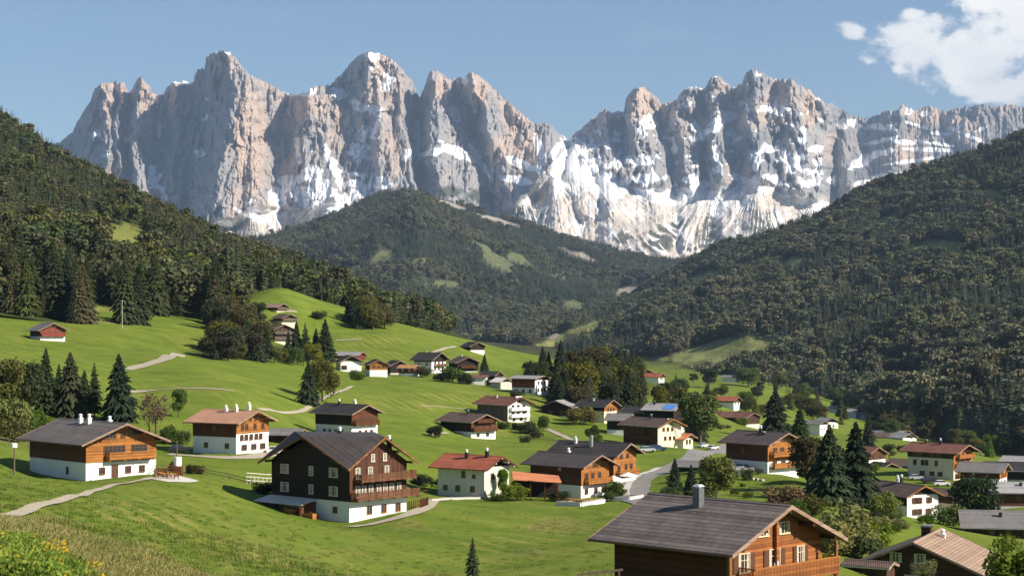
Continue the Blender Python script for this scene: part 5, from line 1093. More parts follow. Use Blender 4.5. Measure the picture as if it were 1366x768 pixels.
# 15-17 right edge
p, a = place(1352, 640, 470, 78); chalet('black_barn', 'black walled barn with dark sheet roof at the right edge of the picture', p + Vector((0, 4, 0)), a, 9, 11.5, 2.6, split=0.2, low=P_GRY, up=W_DRK, roof=R_BLK, pitch=20, ov=.9, ovg=.9, frame=FRB, lod=1)
p, a = place(1372, 632, 560, 60); chalet('sheet_roof_barn', 'barn with pale worn sheet roof behind the black barn at the right edge', p + Vector((0, 4, 0)), a, 10, 12, 3.6, split=0.2, low=P_GRY, up=W_DRK, roof=R_LGT, pitch=16, ov=.9, ovg=.9, frame=FRB, lod=1)
p, a = place(1362, 684, 385, 84); chalet('pale_roof_house', 'timber house with flat pitched pale grey roof rising over the slate grey one', p + Vector((0, 5, 0)), a, 9, 13, 4.4, split=1.5, low=P_GRY, up=W_BRN, roof=R_LGT, pitch=19, ov=.9, ovg=.9, swin=((3.4, (-3, 0, 3)),), ch=((-4, -1.5, 1.2, BLKM, 'flat', .25), (1.0, -1.8, .7, BLKM)), frame=FRB, lod=1)
p, a = place(1352, 727, 325, 80); chalet('slate_roof_house', 'dark house with broad slate grey roof and roof hatch above the tan tiled roof', p + Vector((0, 5, 0)), a, 10.5, 15, 3.4, split=1.2, low=P_GRY, up=W_MID, roof=R_GRY, pitch=22, ov=1.1, ovg=1.0, swin=((2.2, (-3, 0, 3)),), ch=((-1.2, -2.2, .8, BLKM),), frame=FRB, lod=1)
# 18
hs('maroon_roof_house', 'small white house with maroon roof half hidden behind the two tall dark spruces', 1158, 1128, 1181, 624, 600, 9.5, 606, low=P_WHT, split=2.6, up=W_BRN, roof=R_RST, pitch=24, ov=1.0, ovg=1.0, gwin=((3.4, (-2, 2)), (1.2, (-2, 2))), frame=FRB, lod=1)
p, a = place(1180, 634, 560, 30); chalet('black_shed', 'low black shed in front of the maroon roofed house', p + Vector((0, 3, 0)), a, 7, 7, 2.4, split=0.1, up=W_DRK, roof=R_BLK, pitch=20, ov=.7, ovg=.7, frame=FRB, lod=1)
# 19 white fronted, balconies
hs('white_front_house', 'grey boarded house whose white front carries four rows of balconies under a rust roof', 677.4, 637, 706, 563, 560, 9.0, 539, split=0.2, low=P_WHT, up=W_GRY, gable_low=8.0, roof=R_RST, pitch=22, ov=1.2, ovg=1.4, fas=W_BRN,
   gwin=((4.7, (-2.4, -0.2, 2.2), 1.0, 1.1), (2.6, (-2.4, -0.2, 2.2), 1.0, 1.1), (0.9, (-2, 1), 1, 1), (6.4, (0,), 1.2, .8)), bal=((1.6, -3.8, 3.8, P_WHT), (3.7, -3.8, 3.8, P_WHT)), ch=((-2, -1, .7),), frame=FRB, lod=1)
# 20-22
p, a = place(741, 556, 600, -24); chalet('split_roof_barn', 'black barn whose broad roof slope shines light grey, beside a round olive bush', p + Vector((2.5, 6, 0)), a, 10.2, 11, 3.4, split=0.5, low=P_GRY, up=W_DRK, roof=R_LGT, pitch=20, ov=1.2, ovg=1.0, gwin=((1.6, (-2, 2)),), frame=FRB, lod=1)
p, a = place(771, 545, 660, 70); chalet('flat_grey_roof_house', 'house with flattish light grey roof peering over the black barn', p + Vector((0, 4, 0)), a, 8, 9, 4.4, split=0.4, low=P_CRM, up=W_MID, roof=R_LGT, pitch=14, ov=1, ovg=1, swin=((3, (-2, 0, 2)),), ch=((-1, -1, .7),), frame=FRB, lod=1)
hs('orange_front_house', 'small house with charcoal roof and cream and orange front right of the olive bush', 795.5, 782, 812.5, 562, 580, 7.5, 541, split=3.4, low=P_CRM, up=W_DRK, gup=W_ORA, L=10, roof=R_BLK, pitch=24, ov=1.1, ovg=1.2, gwin=((3.8, (-1.6, 0, 1.6), .7, .8), (2.0, (-1.8, 0.2, 1.8), .8, .9)), ch=((-1, -1, .7),), frame=FRB, lod=1)
# 23, 24
p, a = place(828, 574, 545, 75); chalet('tilted_dark_shed', 'dark shed with slanted grey roof left behind the cream gabled guest house', p + Vector((0, 4, 0)), a, 7, 6.5, 3.2, split=0.2, up=W_DRK, roof=R_GRY, pitch=24, ov=.8, ovg=.8, frame=FRB, lod=1)
p, a = place(852, 562, 580, 60); chalet('black_roof_shed', 'black roofed barn behind the left end of the guest house', p + Vector((0, 4, 0)), a, 8, 8, 3.0, split=0.2, up=W_DRK, roof=R_BLK, pitch=18, ov=.8, ovg=.8, frame=FRB, lod=1)
p, a = place(888, 566, 570, 62); chalet('solar_roof_house', 'house with grey roof carrying a bright blue panel behind the guest house', p + Vector((0, 5, 0)), a, 9, 10, 4.6, split=0.5, low=P_WHT, up=W_DRK, roof=R_LGT, pitch=20, ov=1, ovg=1, ch=((-3, -1, 1, BLKM),), frame=FRB, lod=1)
sol_ = D.objects['solar_roof_house']
tp_ = math.tan(math.radians(20)); zz0 = 4.6 + 4.5 * tp_ + .26
MB().hexa([(1.0, -1.0, zz0 - 1.0 * tp_), (4.8, -1.0, zz0 - 1.0 * tp_), (4.8, -4.6, zz0 - 4.6 * tp_), (1.0, -4.6, zz0 - 4.6 * tp_), (1.0, -1.0, zz0 - 1.0 * tp_ + .1), (4.8, -1.0, zz0 - 1.0 * tp_ + .1), (4.8, -4.6, zz0 - 4.6 * tp_ + .1), (1.0, -4.6, zz0 - 4.6 * tp_ + .1)]).build('solar_panel', plain('blue_panel', (0.08, 0.22, 0.55), 0.25), sol_)
# 25-27
hs('rust_gable_house', 'rust brown and white house with flat light grey roof left of the lone dark spruce', 713.5, 683, 731, 526, 650, 8.5, 505, split=2.4, low=P_WHT, up=wood('rust_boards', (0.10, 0.03, 0.015), (0.22, 0.07, 0.03)), gable_low=5.2, roof=R_LGT, pitch=10, ov=1.1, ovg=1.2, gwin=((4.2, (-2, 0, 2), .8, 1), (1.6, (-2, 0, 2), .8, 1)), swin=((1.2, (-3, 0, 3)),), frame=FRB, lod=1)
p, a = place(669, 520, 670, 45); chalet('pale_hut', 'little grey hut with whitish pointed roof', p + Vector((0, 3, 0)), a, 6.0, 5.0, 3.0, split=None, low=P_GRY, roof=plain('whitish_roof', (.62, .6, .58), .6), pitch=24, ov=.7, ovg=.5, frame=FRB, lod=1)
p, a = place(637, 510, 700, 84); chalet('long_white_shed', 'long low white shed with maroon roof edge at the end of the hilltop hamlet', p + Vector((0, 3, 0)), a, 5, 7, 2.0, split=None, low=P_WHT, roof=R_RST, pitch=12, ov=.6, ovg=.5, frame=FRB, lod=1)
p, a = place(655, 507, 715, 60); chalet('dark_hut', 'dark roofed hut between the long white shed and the grey hut', p + Vector((0, 3, 0)), a, 6, 7, 2.0, split=.3, up=W_DRK, roof=R_BLK, pitch=22, ov=.8, ovg=.6, frame=FRB, lod=1)
# 28-35 the hilltop hamlet
p, a = place(631, 467.5, 900, 30); chalet('crest_barn', 'lone black barn on the crest of the green hill', p + Vector((0, 4, 0)), a, 8, 9, 2.3, split=.3, up=W_DRK, roof=R_BLK, pitch=24, ov=1.1, ovg=1.1, gwin=((2.9, (0,), .8, .8),), frame=FRB, lod=1)
p, a = place(618, 496.5, 800, 22); chalet('black_farmhouse', 'black wooden farmhouse with brown roof right of the large white farmhouse', p + Vector((0, 4, 0)), a, 9.8, 11, 4.6, split=.6, low=P_GRY, up=W_DRK, roof=R_BRN, pitch=23, ov=1.4, ovg=1.3, gwin=((3.3, (-2, 0, 2), .9, 1),), bal=((2.1, -3.5, 3.5, W_BRN),), ch=((-2, 0, .8),), frame=FRB, lod=1)
hs('white_farmhouse', 'large white farmhouse with black roof and flowered balconies in the hilltop hamlet', 580, 548, 599, 497, 770, 11.5, 479, split=4.6, low=P_WHT, up=W_DRK, L=9, roof=R_BLK, pitch=24, ov=1.6, ovg=1.6, gwin=((4.2, (-3, 0, 3), 1, 1.1), (1.6, (-3, 0, 3), 1, 1.1)), bal=((2.8, -4, 4.5, W_BRN),), swin=((3.5, (-2, 2)),), ch=((-2, 0, .8),), frame=FRB, lod=1)
p, a = place(545, 501, 735, 70); chalet('ochre_roof_hut', 'small hut with ochre orange roof next to the white farmhouse', p + Vector((0, 3, 0)), a, 6, 6.5, 3.2, split=1.0, low=P_WHT, up=W_BRN, roof=roofing('ochre_tiles', (.35, .18, .06), (.52, .3, .12)), pitch=18, ov=.8, ovg=.7, swin=((2.4, (-1.5, 1.5)),), frame=FRB, lod=1)
p, a = place(527, 499, 750, 24); chalet('twin_gable_barn', 'dark barn between the white cottage and the ochre roofed hut', p + Vector((0, 4, 0)), a, 8, 9, 3.6, split=.6, low=P_GRY, up=W_DRK, roof=R_BLK, pitch=25, ov=1, ovg=1, frame=FRB, lod=1)
p, a = place(501, 503, 720, 16); chalet('white_cottage', 'white cottage with red brown upper floor in the hilltop hamlet', p + Vector((0, 4, 0)), a, 7.2, 9, 5.2, split=3.0, low=P_WHT, up=W_MID, gup=W_ORA, roof=R_BLK, pitch=24, ov=.9, ovg=1, gwin=((4.2, (-1.8, 0, 1.8), .8, .8),), frame=FRB, lod=1)
hs('long_white_barn', 'long white walled barn with wide dark roof at the left end of the hilltop hamlet', 457, 446, 485, 496, 750, 9.0, 482, front='R', split=None, low=P_WHT, L=8, roof=R_BLK, pitch=26, ov=1.2, ovg=1.4, gwin=((1.8, (-3,), 2.2, 1.6),), frame=FRB, lod=1)
p, a = place(466, 484, 800, 66); chalet('red_trim_house', 'maroon timber house with pale roof above the long white barn', p + Vector((0, 4, 0)), a, 8, 11, 3.4, split=.4, up=wood('maroon_boards', (.08, .02, .012), (.18, .045, .03)), roof=R_LGT, pitch=18, ov=1, ovg=1, swin=((2.2, (-3, 0, 3), 1, 1),), frame=FRB, lod=1)
# 36 hamlet at the edge of the woods
for i, (px, py, d, yaw, W_, L_, h_, lb, rf, up_) in enumerate((
    (329, 427, 860, 30, 9, 8, 3.6, 'weathered chalet half hidden among conifers, farthest left of the woodland hamlet', R_GRY, W_MID),
    (306, 432, 850, 30, 7, 8, 3.0, 'tiny pale roofed hut deep in the trees of the woodland hamlet', R_LGT, W_GRY),
    (366, 416, 900, 55, 8, 9, 2.4, 'topmost brown chalet of the woodland hamlet beside the bright meadow', R_TAN, W_MID),
    (378, 431, 870, 40, 8, 8, 2.6, 'middle brown chalet of the woodland hamlet under the topmost one', R_BRN, W_MID),
    (371, 456, 800, 35, 9.5, 9, 5.6, 'tall brown chalet with three balconies lowest in the woodland hamlet', R_BRN, W_MID),
    (346, 478, 700, 30, 8, 9, 3.0, 'low dark stable behind the crest of the middle meadow', R_BLK, W_MID))):
    p, a = place(px, py, d, yaw)
    chalet('woodland_chalet', lb, p + Vector((0, 4, 0)), a, W_, L_, h_, split=1.0, low=P_CRM, up=up_, roof=rf, pitch=22, ov=1, ovg=1.2, gwin=((2.2, (-2, 0, 2), .9, 1),) if h_ < 5 else ((5.2, (-3, -1, 1, 3), .9, 1), (2.6, (-3, -1, 1, 3), .9, 1)), bal=((1.4, -W_/2, W_/2, W_GRY),) if h_ < 5 else ((1.3, -5, 5, W_GRY), (3.7, -5, 5, W_GRY)), frame=FRB, lod=1)
# 37 red house on the upper left meadow
hs('red_farmhouse', 'red and white farmhouse with dark roof alone on the upper left meadow', 53, 41, 86, 456, 610, 8.8, 439.5, split=1.9, low=P_WHT, up=W_DRK, gup=wood('barn_red', (.16, .035, .02), (.32, .07, .04)), roof=R_GRY, pitch=25, ov=1.1, ovg=1.2, gwin=((3.3, (-3, -1, 1, 3), .8, 1), (5.2, (-.8, .8), .8, .9)), bal=((2.1, -4.2, 4.2, wood('barn_red', (0, 0, 0), (0, 0, 0))),), L=9, frame=FRB, lod=1)
# 38 carport
p, a = place(380, 592, 362, 80)
e, r_ = chalet('carport', 'open carport with low dark hipped roof right of the salmon roofed house', p + Vector((0, 2, 0)), a, 6.0, 6.4, 1.9, split=0.05, low=P_GRY, up=W_DRK, roof=R_GRY, pitch=16, ov=.6, ovg=.6, frame=FRB, lod=1, cat='carport')
# 39 red roofs by the copse
for i, (px, py, d, yaw, W_, L_, h_, lb, rf, lo, up_) in enumerate((
    (843, 500, 1100, 70, 9, 12, 3.6, 'salmon roofed white house, first of the small hamlet right of the copse', R_PEA, P_WHT, W_DRK),
    (858, 501, 1110, 30, 9, 9, 3.2, 'dark gabled white house in the middle of the small hamlet right of the copse', R_RST, P_WHT, W_DRK),
    (872, 505, 1080, 60, 8, 11, 2.6, 'low red roofed house at the right end of the small hamlet by the copse', R_RED, P_WHT, W_MID))):
    p, a = place(px, py + 3, d, yaw); chalet('hamlet_house', lb, p + Vector((0, 4, 0)), a, W_, L_, h_, split=2.0, low=lo, up=up_, roof=rf, pitch=24, ov=1, ovg=1.1, gwin=((1.4, (-2, 0, 2)),), frame=FRB, lod=1)
# 40, 41
p, a = place(970, 541, 1080, 60); chalet('red_roof_farm', 'white farm building with broad red roof between the spruces in the valley', p + Vector((0, 5, 0)), a, 10, 14, 3.2, split=2.0, low=P_WHT, up=W_MID, roof=R_RED, pitch=22, ov=1.1, ovg=1.2, gwin=((1.4, (-2, 2)),), frame=FRB, lod=1)
p, a = place(968, 566, 900, 58); chalet('old_brown_farm', 'old brown farm with patched roof, left one of the joined pair in the valley', p + Vector((0, 5, 0)), a, 10, 13, 4.0, split=1.2, low=P_GRY, up=W_MID, roof=R_RST, pitch=23, ov=1.1, ovg=1.2, frame=FRB, lod=1)
p, a = place(996, 567, 890, 40); chalet('old_brown_barn', 'brown barn joined to the right of the old brown farm', p + Vector((0, 5, 0)), a, 10, 10, 4.0, split=.6, low=P_GRY, up=W_MID, roof=R_RST, pitch=22, ov=1.1, ovg=1.2, frame=FRB, lod=1)
# 43 road sheds
p, a = place(925, 634, 400, 70); chalet('garden_shed', 'dark shed with light grey roof by the road behind the near shingle roof', p + Vector((0, 3, 0)), a, 5.4, 7.2, 1.9, split=.2, up=W_DRK, roof=R_GRY, pitch=18, ov=.6, ovg=.6, frame=FRB, lod=1)
p, a = place(986, 636, 355, 86); chalet('garage', 'low garage with pale slab roof in front of the honey gabled chalet', p + Vector((0, 2, 0)), a, 4.0, 5.4, 1.3, split=None, low=P_WHT, roof=R_LGT, pitch=5, ov=.4, ovg=.4, frame=FRB, lod=1, cat='garage')
p, a = place(1162, 775, 190, 60); chalet('log_store', 'little open log store with sagging roof at the left foot of the tan roofed house', p + Vector((0, 1, 0)), a, 2.6, 4.6, 1.5, split=.2, up=W_MID, roof=R_BRN, pitch=14, ov=.4, ovg=.4, frame=FRB, lod=1, cat='shed')
# far hamlets on the valley floor
far = [(1079, 545, 1700, 'rust roofed far house, leftmost on the valley meadow'), (1105, 552, 1620, 'grey roofed far house beside a white gable on the valley meadow'), (1118, 552, 1600, 'white gabled far house facing its grey roofed neighbour'),
       (1139, 557, 1560, 'far white cottage at the left end of the meadow row'), (1150, 556, 1600, 'far dark roofed house in the middle of the meadow row'), (1160, 558, 1560, 'far white house at the right end of the meadow row'),
       (1190, 562, 1520, 'tiny pale house under the dark forest edge'), (1208, 573, 1400, 'tall white far house beside the dark grove'), (1224, 575, 1390, 'pale roofed far house with white front on the lower meadow'), (1238, 573, 1420, 'black roofed far house on the lower meadow'), (1226, 579, 1330, 'nearest white far house on the lower meadow'), (1248, 576, 1400, 'small dark far barn at the right of the lower meadow'),
       (1181, 582, 1200, 'dark roofed house at the top of the cluster behind the spruces'), (1196, 586, 1150, 'black house in the middle of the cluster behind the spruces'), (1204, 594, 1050, 'white fronted house lowest in the cluster behind the spruces'), (1090, 580, 1050, 'pale broad roofed house behind the left tall spruce'), (1104, 575, 1150, 'bluish roofed house by the two tall spruces'),
       (975, 508, 1900, 'single pale hut high on the far green meadow'), (1300, 606, 1300, 'long white building half hidden behind the hotel roof')]
for i, (px, py, d, lb) in enumerate(far):
    p, a = place(px, py + 1.5, d, (20, 65, 35, 50)[i % 4]); rf = (R_RST if 'rust' in lb else R_GRY if 'grey' in lb or 'pale' in lb else R_BLK if ('dark' in lb or 'black' in lb) else R_LGT)
    W_ = 8.5 + (i * 37 % 5) * .7; hh = 4.2 + (i * 13 % 4) * .7
    if 'tall' in lb: hh = 7
    chalet('valley_house', lb, p + Vector((0, 5, 0)), a, W_, W_ + 2 + i % 3, hh, split=hh * (0.4 if ('black' in lb or 'dark' in lb) else .95), low=P_WHT, up=W_DRK, roof=rf, pitch=22, ov=1, ovg=1, gwin=((hh * .6, (-2, 1.5), 1, 1.2),), lod=2, group='far houses on the valley floor')
p, a = place(1208, 632, 640, 50); chalet('dark_barn', 'dark barn behind the left end of the hotel', p + Vector((0, 4, 0)), a, 8, 9, 3.2, split=.4, up=W_DRK, roof=R_BRN, pitch=22, ov=1, ovg=1, lod=1)
p, a = place(1318, 650, 440, 62); chalet('grey_gable_house', 'white house with grey slab roof between the hotel and the black barn', p + Vector((0, 4, 0)), a, 8, 9.5, 4.0, split=2.2, low=P_WHT, up=W_BRN, gup=W_HON, roof=R_GRY, pitch=22, ov=1.1, ovg=1.2, gwin=((3.0, (-2, 0, 2), .8, 1), (1.2, (-2, 1.5), .8, .9)), swin=((1.3, (-2.5, 0, 2.5)),), lod=1, frame=FRB)
p, a = place(1100, 622, 600, 45); chalet('brown_villa', 'brown and white house glimpsed left of the left great spruce', p + Vector((0, 4, 0)), a, 8.5, 10, 4.6, split=2.2, low=P_WHT, up=W_BRN, gup=W_ORA, roof=R_BRN, pitch=22, ov=1.1, ovg=1.2, gwin=((3.4, (-2, 0, 2), .8, 1),), swin=((1.3, (-2.5, 0, 2.5)),), lod=1, frame=FRB)
p, a = place(1012, 600, 640, 40); chalet('lower_farmhouse', 'white and brown farmhouse behind the roof of the honey gabled chalet', p + Vector((0, 4, 0)), a, 8.5, 10, 4.6, split=2.4, low=P_WHT, up=W_BRN, gup=W_ORA, roof=R_RST, pitch=22, ov=1.1, ovg=1.2, gwin=((3.4, (-2, 0, 2), .8, 1),), lod=1, frame=FRB)
for i in range(12):
    px = 1174 + (i * 29 % 36); py = 577 + i * 1.4; p, a = place(px, py + 1, 1250 - i * 22, 20 + i * 23 % 60)
    chalet('village_house', 'small house packed in the far cluster between the great spruces and the hotel roof', p + Vector((0, 4, 0)), a, 7.5, 9, 4.2, split=(2.6, .4, 4.1)[i % 3], low=P_WHT, up=W_DRK, roof=(R_BLK, R_GRY, R_BRN, R_LGT)[i % 4], pitch=22, ov=1, ovg=1, lod=2, group='far cluster of houses')
# forest cabins on the left slope
for px, py, d, lb in ((44, 338, 1200, 'small white fronted cabin among the trees of the left slope'), (78, 326, 1240, 'pink roofed cabin above the other two among the trees of the left slope'), (73, 341, 1180, 'dark cabin just below the pink roofed one in the trees')):
    p, a = place(px, py, d, 40); z = LEFT.z(p.x, p.y); p.z = (z if z is not None else p.z) + 8
    chalet('forest_cabin', lb, p, a, 8, 9, 5, split=3.0, low=P_WHT, up=W_DRK, roof=R_PEA if 'pink' in lb else R_GRY, pitch=23, ov=1, ovg=1, depth=14, gwin=((3.5, (-2, 2)),), lod=2)
# ------------------------------------------------------------ roads, paths
def hit(px, py, dmin=10.0):
    dr = Vector(((px - HX) / F, 1.0, (HY - py) / F)); h = GROUND.bvh().ray_cast(dr * dmin, dr.normalized())[0]
    return h if h is not None else at(px, py, 500)
def gravel(name, c0, c1, sc=1.2):
    m, t = newmat(name); pos = t.n('ShaderNodeNewGeometry').outputs['Position']; n = t.noise(pos, sc, 6, 0.7)
    t.out(t.ramp(n, [(0.3, c0), (0.7, c1)]), 0.95, t.bump(n, 0.6, 0.05), spec=0.1); return m
G_PATH = gravel('pale_gravel', (0.27, 0.24, 0.18), (0.43, 0.385, 0.30)); G_ROAD = gravel('worn_asphalt', (0.17, 0.165, 0.155), (0.27, 0.26, 0.245), 0.5); G_KERB = gravel('kerb_stone', (0.40, 0.39, 0.36), (0.52, 0.50, 0.46))
PATHS = []
def drape(name, pts, w, mat, lift=0.1, edge=None, kind='structure'):
    P = [hit(*p) for p in pts]; Q = []
    for a, b in zip(P[:-1], P[1:]):
        n = max(1, int((b - a).length / 2.5)); Q += [a + (b - a) * (i / n) for i in range(n)]
    Q.append(P[-1])
    for _ in range(3): Q = [Q[0]] + [(Q[i - 1] + Q[i] * 2 + Q[i + 1]) / 4 for i in range(1, len(Q) - 1)] + [Q[-1]]
    co, fa = [], []; K = 4; PATHS.extend((q.x, q.y, w * .5 + .15) for q in Q)
    for i, q in enumerate(Q):
        a, b = Q[max(0, i - 1)], Q[min(len(Q) - 1, i + 1)]; d = Vector((b.x - a.x, b.y - a.y, 0)); d.normalize(); n = Vector((-d.y, d.x, 0))
        zs = []; row = []
        for k in range(K + 1):
            p = q + n * (w * (k / K - 0.5)) * (1 + 0.05 * math.sin(i * .45 + k)); z = GROUND.z(p.x, p.y); row.append((p.x, p.y, (z if z is not None else q.z) + lift))
        co += row
    for i in range(len(Q) - 1):
        for k in range(K): a = i * (K + 1) + k; fa.append((a, a + 1, a + K + 2, a + K + 1))
    return tag(mesh_np(name, co, fa, mat), kind=kind)
drape('footpath', [(-30, 697), (0, 691), (40, 680), (80, 669), (120, 656), (150, 647), (180, 642), (230, 639)], 1.05, G_PATH, 0.16)
drape('footpath', [(170, 523), (195, 521), (230, 519), (280, 519), (312, 522)], 3.4, G_PATH, 0.15)
drape('road', [(165, 493), (185, 489), (205, 484), (222, 478), (238, 472)], 5.0, G_PATH, 0.15)
drape('footpath', [(345, 546), (366, 548), (386, 551), (400, 549), (412, 543), (426, 533), (445, 525), (470, 515)], 1.5, G_PATH, 0.12)
drape('footpath', [(468, 703), (500, 699), (545, 688), (568, 678), (577, 668), (600, 664), (640, 663)], 2.2, G_PATH, 0.14)
drape('road', [(905, 690), (870, 672), (850, 664), (843, 655), (850, 643), (868, 633), (890, 625), (925, 612), (963, 599), (990, 590)], 6.2, G_ROAD, 0.12)
drape('pavement', [(836, 662), (834, 655), (840, 644), (858, 632), (880, 624)], 1.4, G_KERB, 0.22)
drape('footpath', [(572, 580), (585, 578), (597, 577)], 1.8, G_PATH, 0.12)
drape('footpath', [(575, 472), (590, 466), (608, 462)], 2.0, G_PATH, 0.15)
drape('footpath', [(448, 454), (465, 453), (482, 452)], 2.0, G_PATH, 0.2)
drape('footpath', [(372, 416), (385, 414), (396, 416)], 2.0, G_PATH, 0.2)
drape('footpath', [(728, 572), (742, 577), (756, 584), (775, 588)], 2.0, G_PATH, 0.12)
drape('footpath', [(560, 541), (600, 543), (640, 548)], 0.9, G_PATH, 0.08)
drape('terrace', [(742, 668), (770, 670), (805, 667), (835, 662)], 4.0, G_KERB, 0.1)
drape('terrace', [(205, 640), (225, 640), (248, 637)], 4.2, G_KERB, 0.1)
drape('driveway', [(225, 606), (250, 607), (300, 612), (345, 610), (365, 603)], 4.0, G_PATH, 0.1)

# ------------------------------------------------------------ single trees and shrubs
def T(kind, px, base, top, label, col, group=None, wide=1.0, var=None, name=None, dmin=10.0, cat='tree'):
    p = hit(px, base, dmin); h = (base - top) / F * p.y
    return tree(kind, px, base, p.y, h, label, col, group, 'shrub' if kind == 'bush' else cat, var, wide, name, loc=p - Vector((0, 0, 0.05)))
S, B, U_ = 'spruce', 'broad', 'bush'
LGR = 'trees behind the orange chalet'
for a in ((S, 60, 552, 463, 'tall ragged spruce, leftmost of the conifers behind the orange chalet', C_SPR, 1.2), (S, 95, 556, 468, 'olive tinged conifer between two darker spruces behind the orange chalet', C_SPR2, 1.35), (S, 126, 556, 482, 'slim dark spruce just left of the broadest one behind the orange chalet', C_SPR, 1.0),
          (S, 160, 561, 470, 'broad blue black spruce, rightmost and densest behind the orange chalet', (.022, .036, .02), 1.35), (S, 78, 548, 484, 'half hidden small spruce behind the two left conifers', C_SPR, 1.1), (S, 112, 548, 492, 'short spruce in the gap behind the orange chalet roof', C_SPR, 1.1),
          (B, 8, 548, 474, 'olive broadleaf tree at the left edge of the picture', C_OLV, 1.0), (B, 30, 550, 480, 'dull green broadleaf tree second from the left edge', C_SPR2, 1.0), (B, 44, 545, 492, 'low brownish tree left of the tall ragged spruce', C_BRN, 1.0)):
    T(a[0], a[1], a[2], a[3], a[4], a[5], LGR, a[6])
for a in ((8, 580, 526, 'big lime green shrub at the left edge beside the upper meadow', C_LIM), (28, 578, 534, 'olive green shrub right of the big lime one', C_GRN), (50, 582, 546, 'dark little shrub above the grey roof corner', C_GRN), (18, 590, 556, 'olive thicket under the lime green shrub', C_OLV)):
    T(U_, a[0], a[1], a[2], a[3], a[4])
T(B, 208, 582, 516, 'reddish brown half bare tree behind the orange chalet', C_RED, wide=1.0, var=3); T(B, 199, 580, 528, 'paler twiggy tree leaning beside the reddish brown one', (.15, .12, .06), wide=.9, var=3)
T(B, 238, 556, 516, 'small dark green tree below the pale meadow path', C_GRN, wide=.9); T(U_, 226, 592, 566, 'dark green shrub under the reddish tree', C_GRN); T(U_, 243, 592, 573, 'low dark shrub left of the salmon roofed house', C_GRN)
T(U_, 231, 628, 614, 'brown hedge clump beside the orange chalet terrace', C_BRN); T(U_, 256, 632, 618, 'left one of two dark round bushes by the rail fence', (.05, .045, .02)); T(U_, 266, 632, 619, 'right one of two dark round bushes by the rail fence', (.05, .045, .02))
T(S, 411, 540, 480, 'dark spruce standing free on the mid meadow beside an olive tree', C_SPR, wide=1.3, var=0); T(B, 430, 536, 478, 'olive broadleaf tree beside the free standing meadow spruce', C_OLV, wide=.8); T(B, 443, 522, 488, 'smaller olive tree behind the free standing pair', C_OLV, wide=.8)
T(U_, 426, 425, 414, 'lone dark bush on the bright upper hill', C_SPR2, wide=1.6)
wc = 'trees of the woodland hamlet'
for px, b, tp_, w_ in ((395, 476, 427, 1.0), (408, 480, 429, 1.1), (421, 480, 436, 1.0), (434, 484, 424, 1.45), (344, 482, 437, 1.1), (356, 482, 432, 1.1), (334, 480, 440, 1.1), (384, 484, 440, 1.1)): T(S, px, b, tp_, 'dark spruce of the row around the woodland hamlet above the mid meadow', C_SPR, wc, w_)
for px, b, tp_, c in ((296, 478, 442, C_OLV), (283, 477, 446, C_OLV), (310, 478, 451, C_SPR2), (322, 480, 458, C_OLV), (418, 484, 457, (.14, .14, .035)), (366, 484, 460, C_GRN), (376, 486, 463, C_OLV), (392, 488, 462, C_GRN), (405, 488, 465, C_SPR2), (272, 474, 452, C_OLV)):
    T(B, px, b, tp_, 'rounded olive tree among the spruces around the woodland hamlet', c, wc, 1.1)
rr = random.Random(5)
for i in range(34):
    px = 284 + rr.random() * 98; b = 436 + rr.random() * 46; sp_ = rr.random() < .5
    if 352 < px: continue
    T(S if sp_ else B, px, b, b - rr.uniform(30, 46), ('dark conifer' if sp_ else 'olive brown tree') + ' of the thick wood between the woodland hamlet and the mid meadow', C_SPR if sp_ else [C_OLV, C_SPR2, C_BRN][i % 3], 'wood below the woodland hamlet', 1.1)
for i in range(20):
    px = 462 + rr.random() * 52; f_ = (px - 462) / 52; b = 437 - 4 * abs(f_ - .4) + rr.random() * 4 - (8 if i > 12 else 0)
    sp_ = rr.random() < 0.6; T(S if sp_ else B, px, b, b - rr.uniform(30, 46) * (1 - .3 * f_), ('dark spruce' if sp_ else 'olive brown tree') + ' in the clump on the bare bank high on the green hill', C_SPR if sp_ else C_OLV, 'clump on the green hill', 1.2)
T(S, 646, 502, 471, 'dark pointed spruce at the right end of the hilltop hamlet', C_SPR, wide=1.3)
for px, b, tp_, lb, c in ((567, 503, 488, 'olive round bush below the white farmhouse', C_OLV), (587, 508, 496, 'dark bush on the bank under the white farmhouse', C_GRN), (604, 510, 488, 'large grey green bush below the black farmhouse', C_GRN), (622, 512, 497, 'dark hedge bush right of the large grey green one', C_SPR2), (655, 516, 505, 'low hedge bush in front of the long white shed', C_GRN),
                          (477, 507, 492, 'shrub by the long white barn', C_GRN), (690, 532, 519, 'green bush before the rust gable house', C_GRN)): T(U_, px, b, tp_, lb, c, wide=1.3)
T(S, 740, 540, 494, 'black green spruce right of the rust brown and white house', (.02, .034, .018), wide=1.5, var=0)
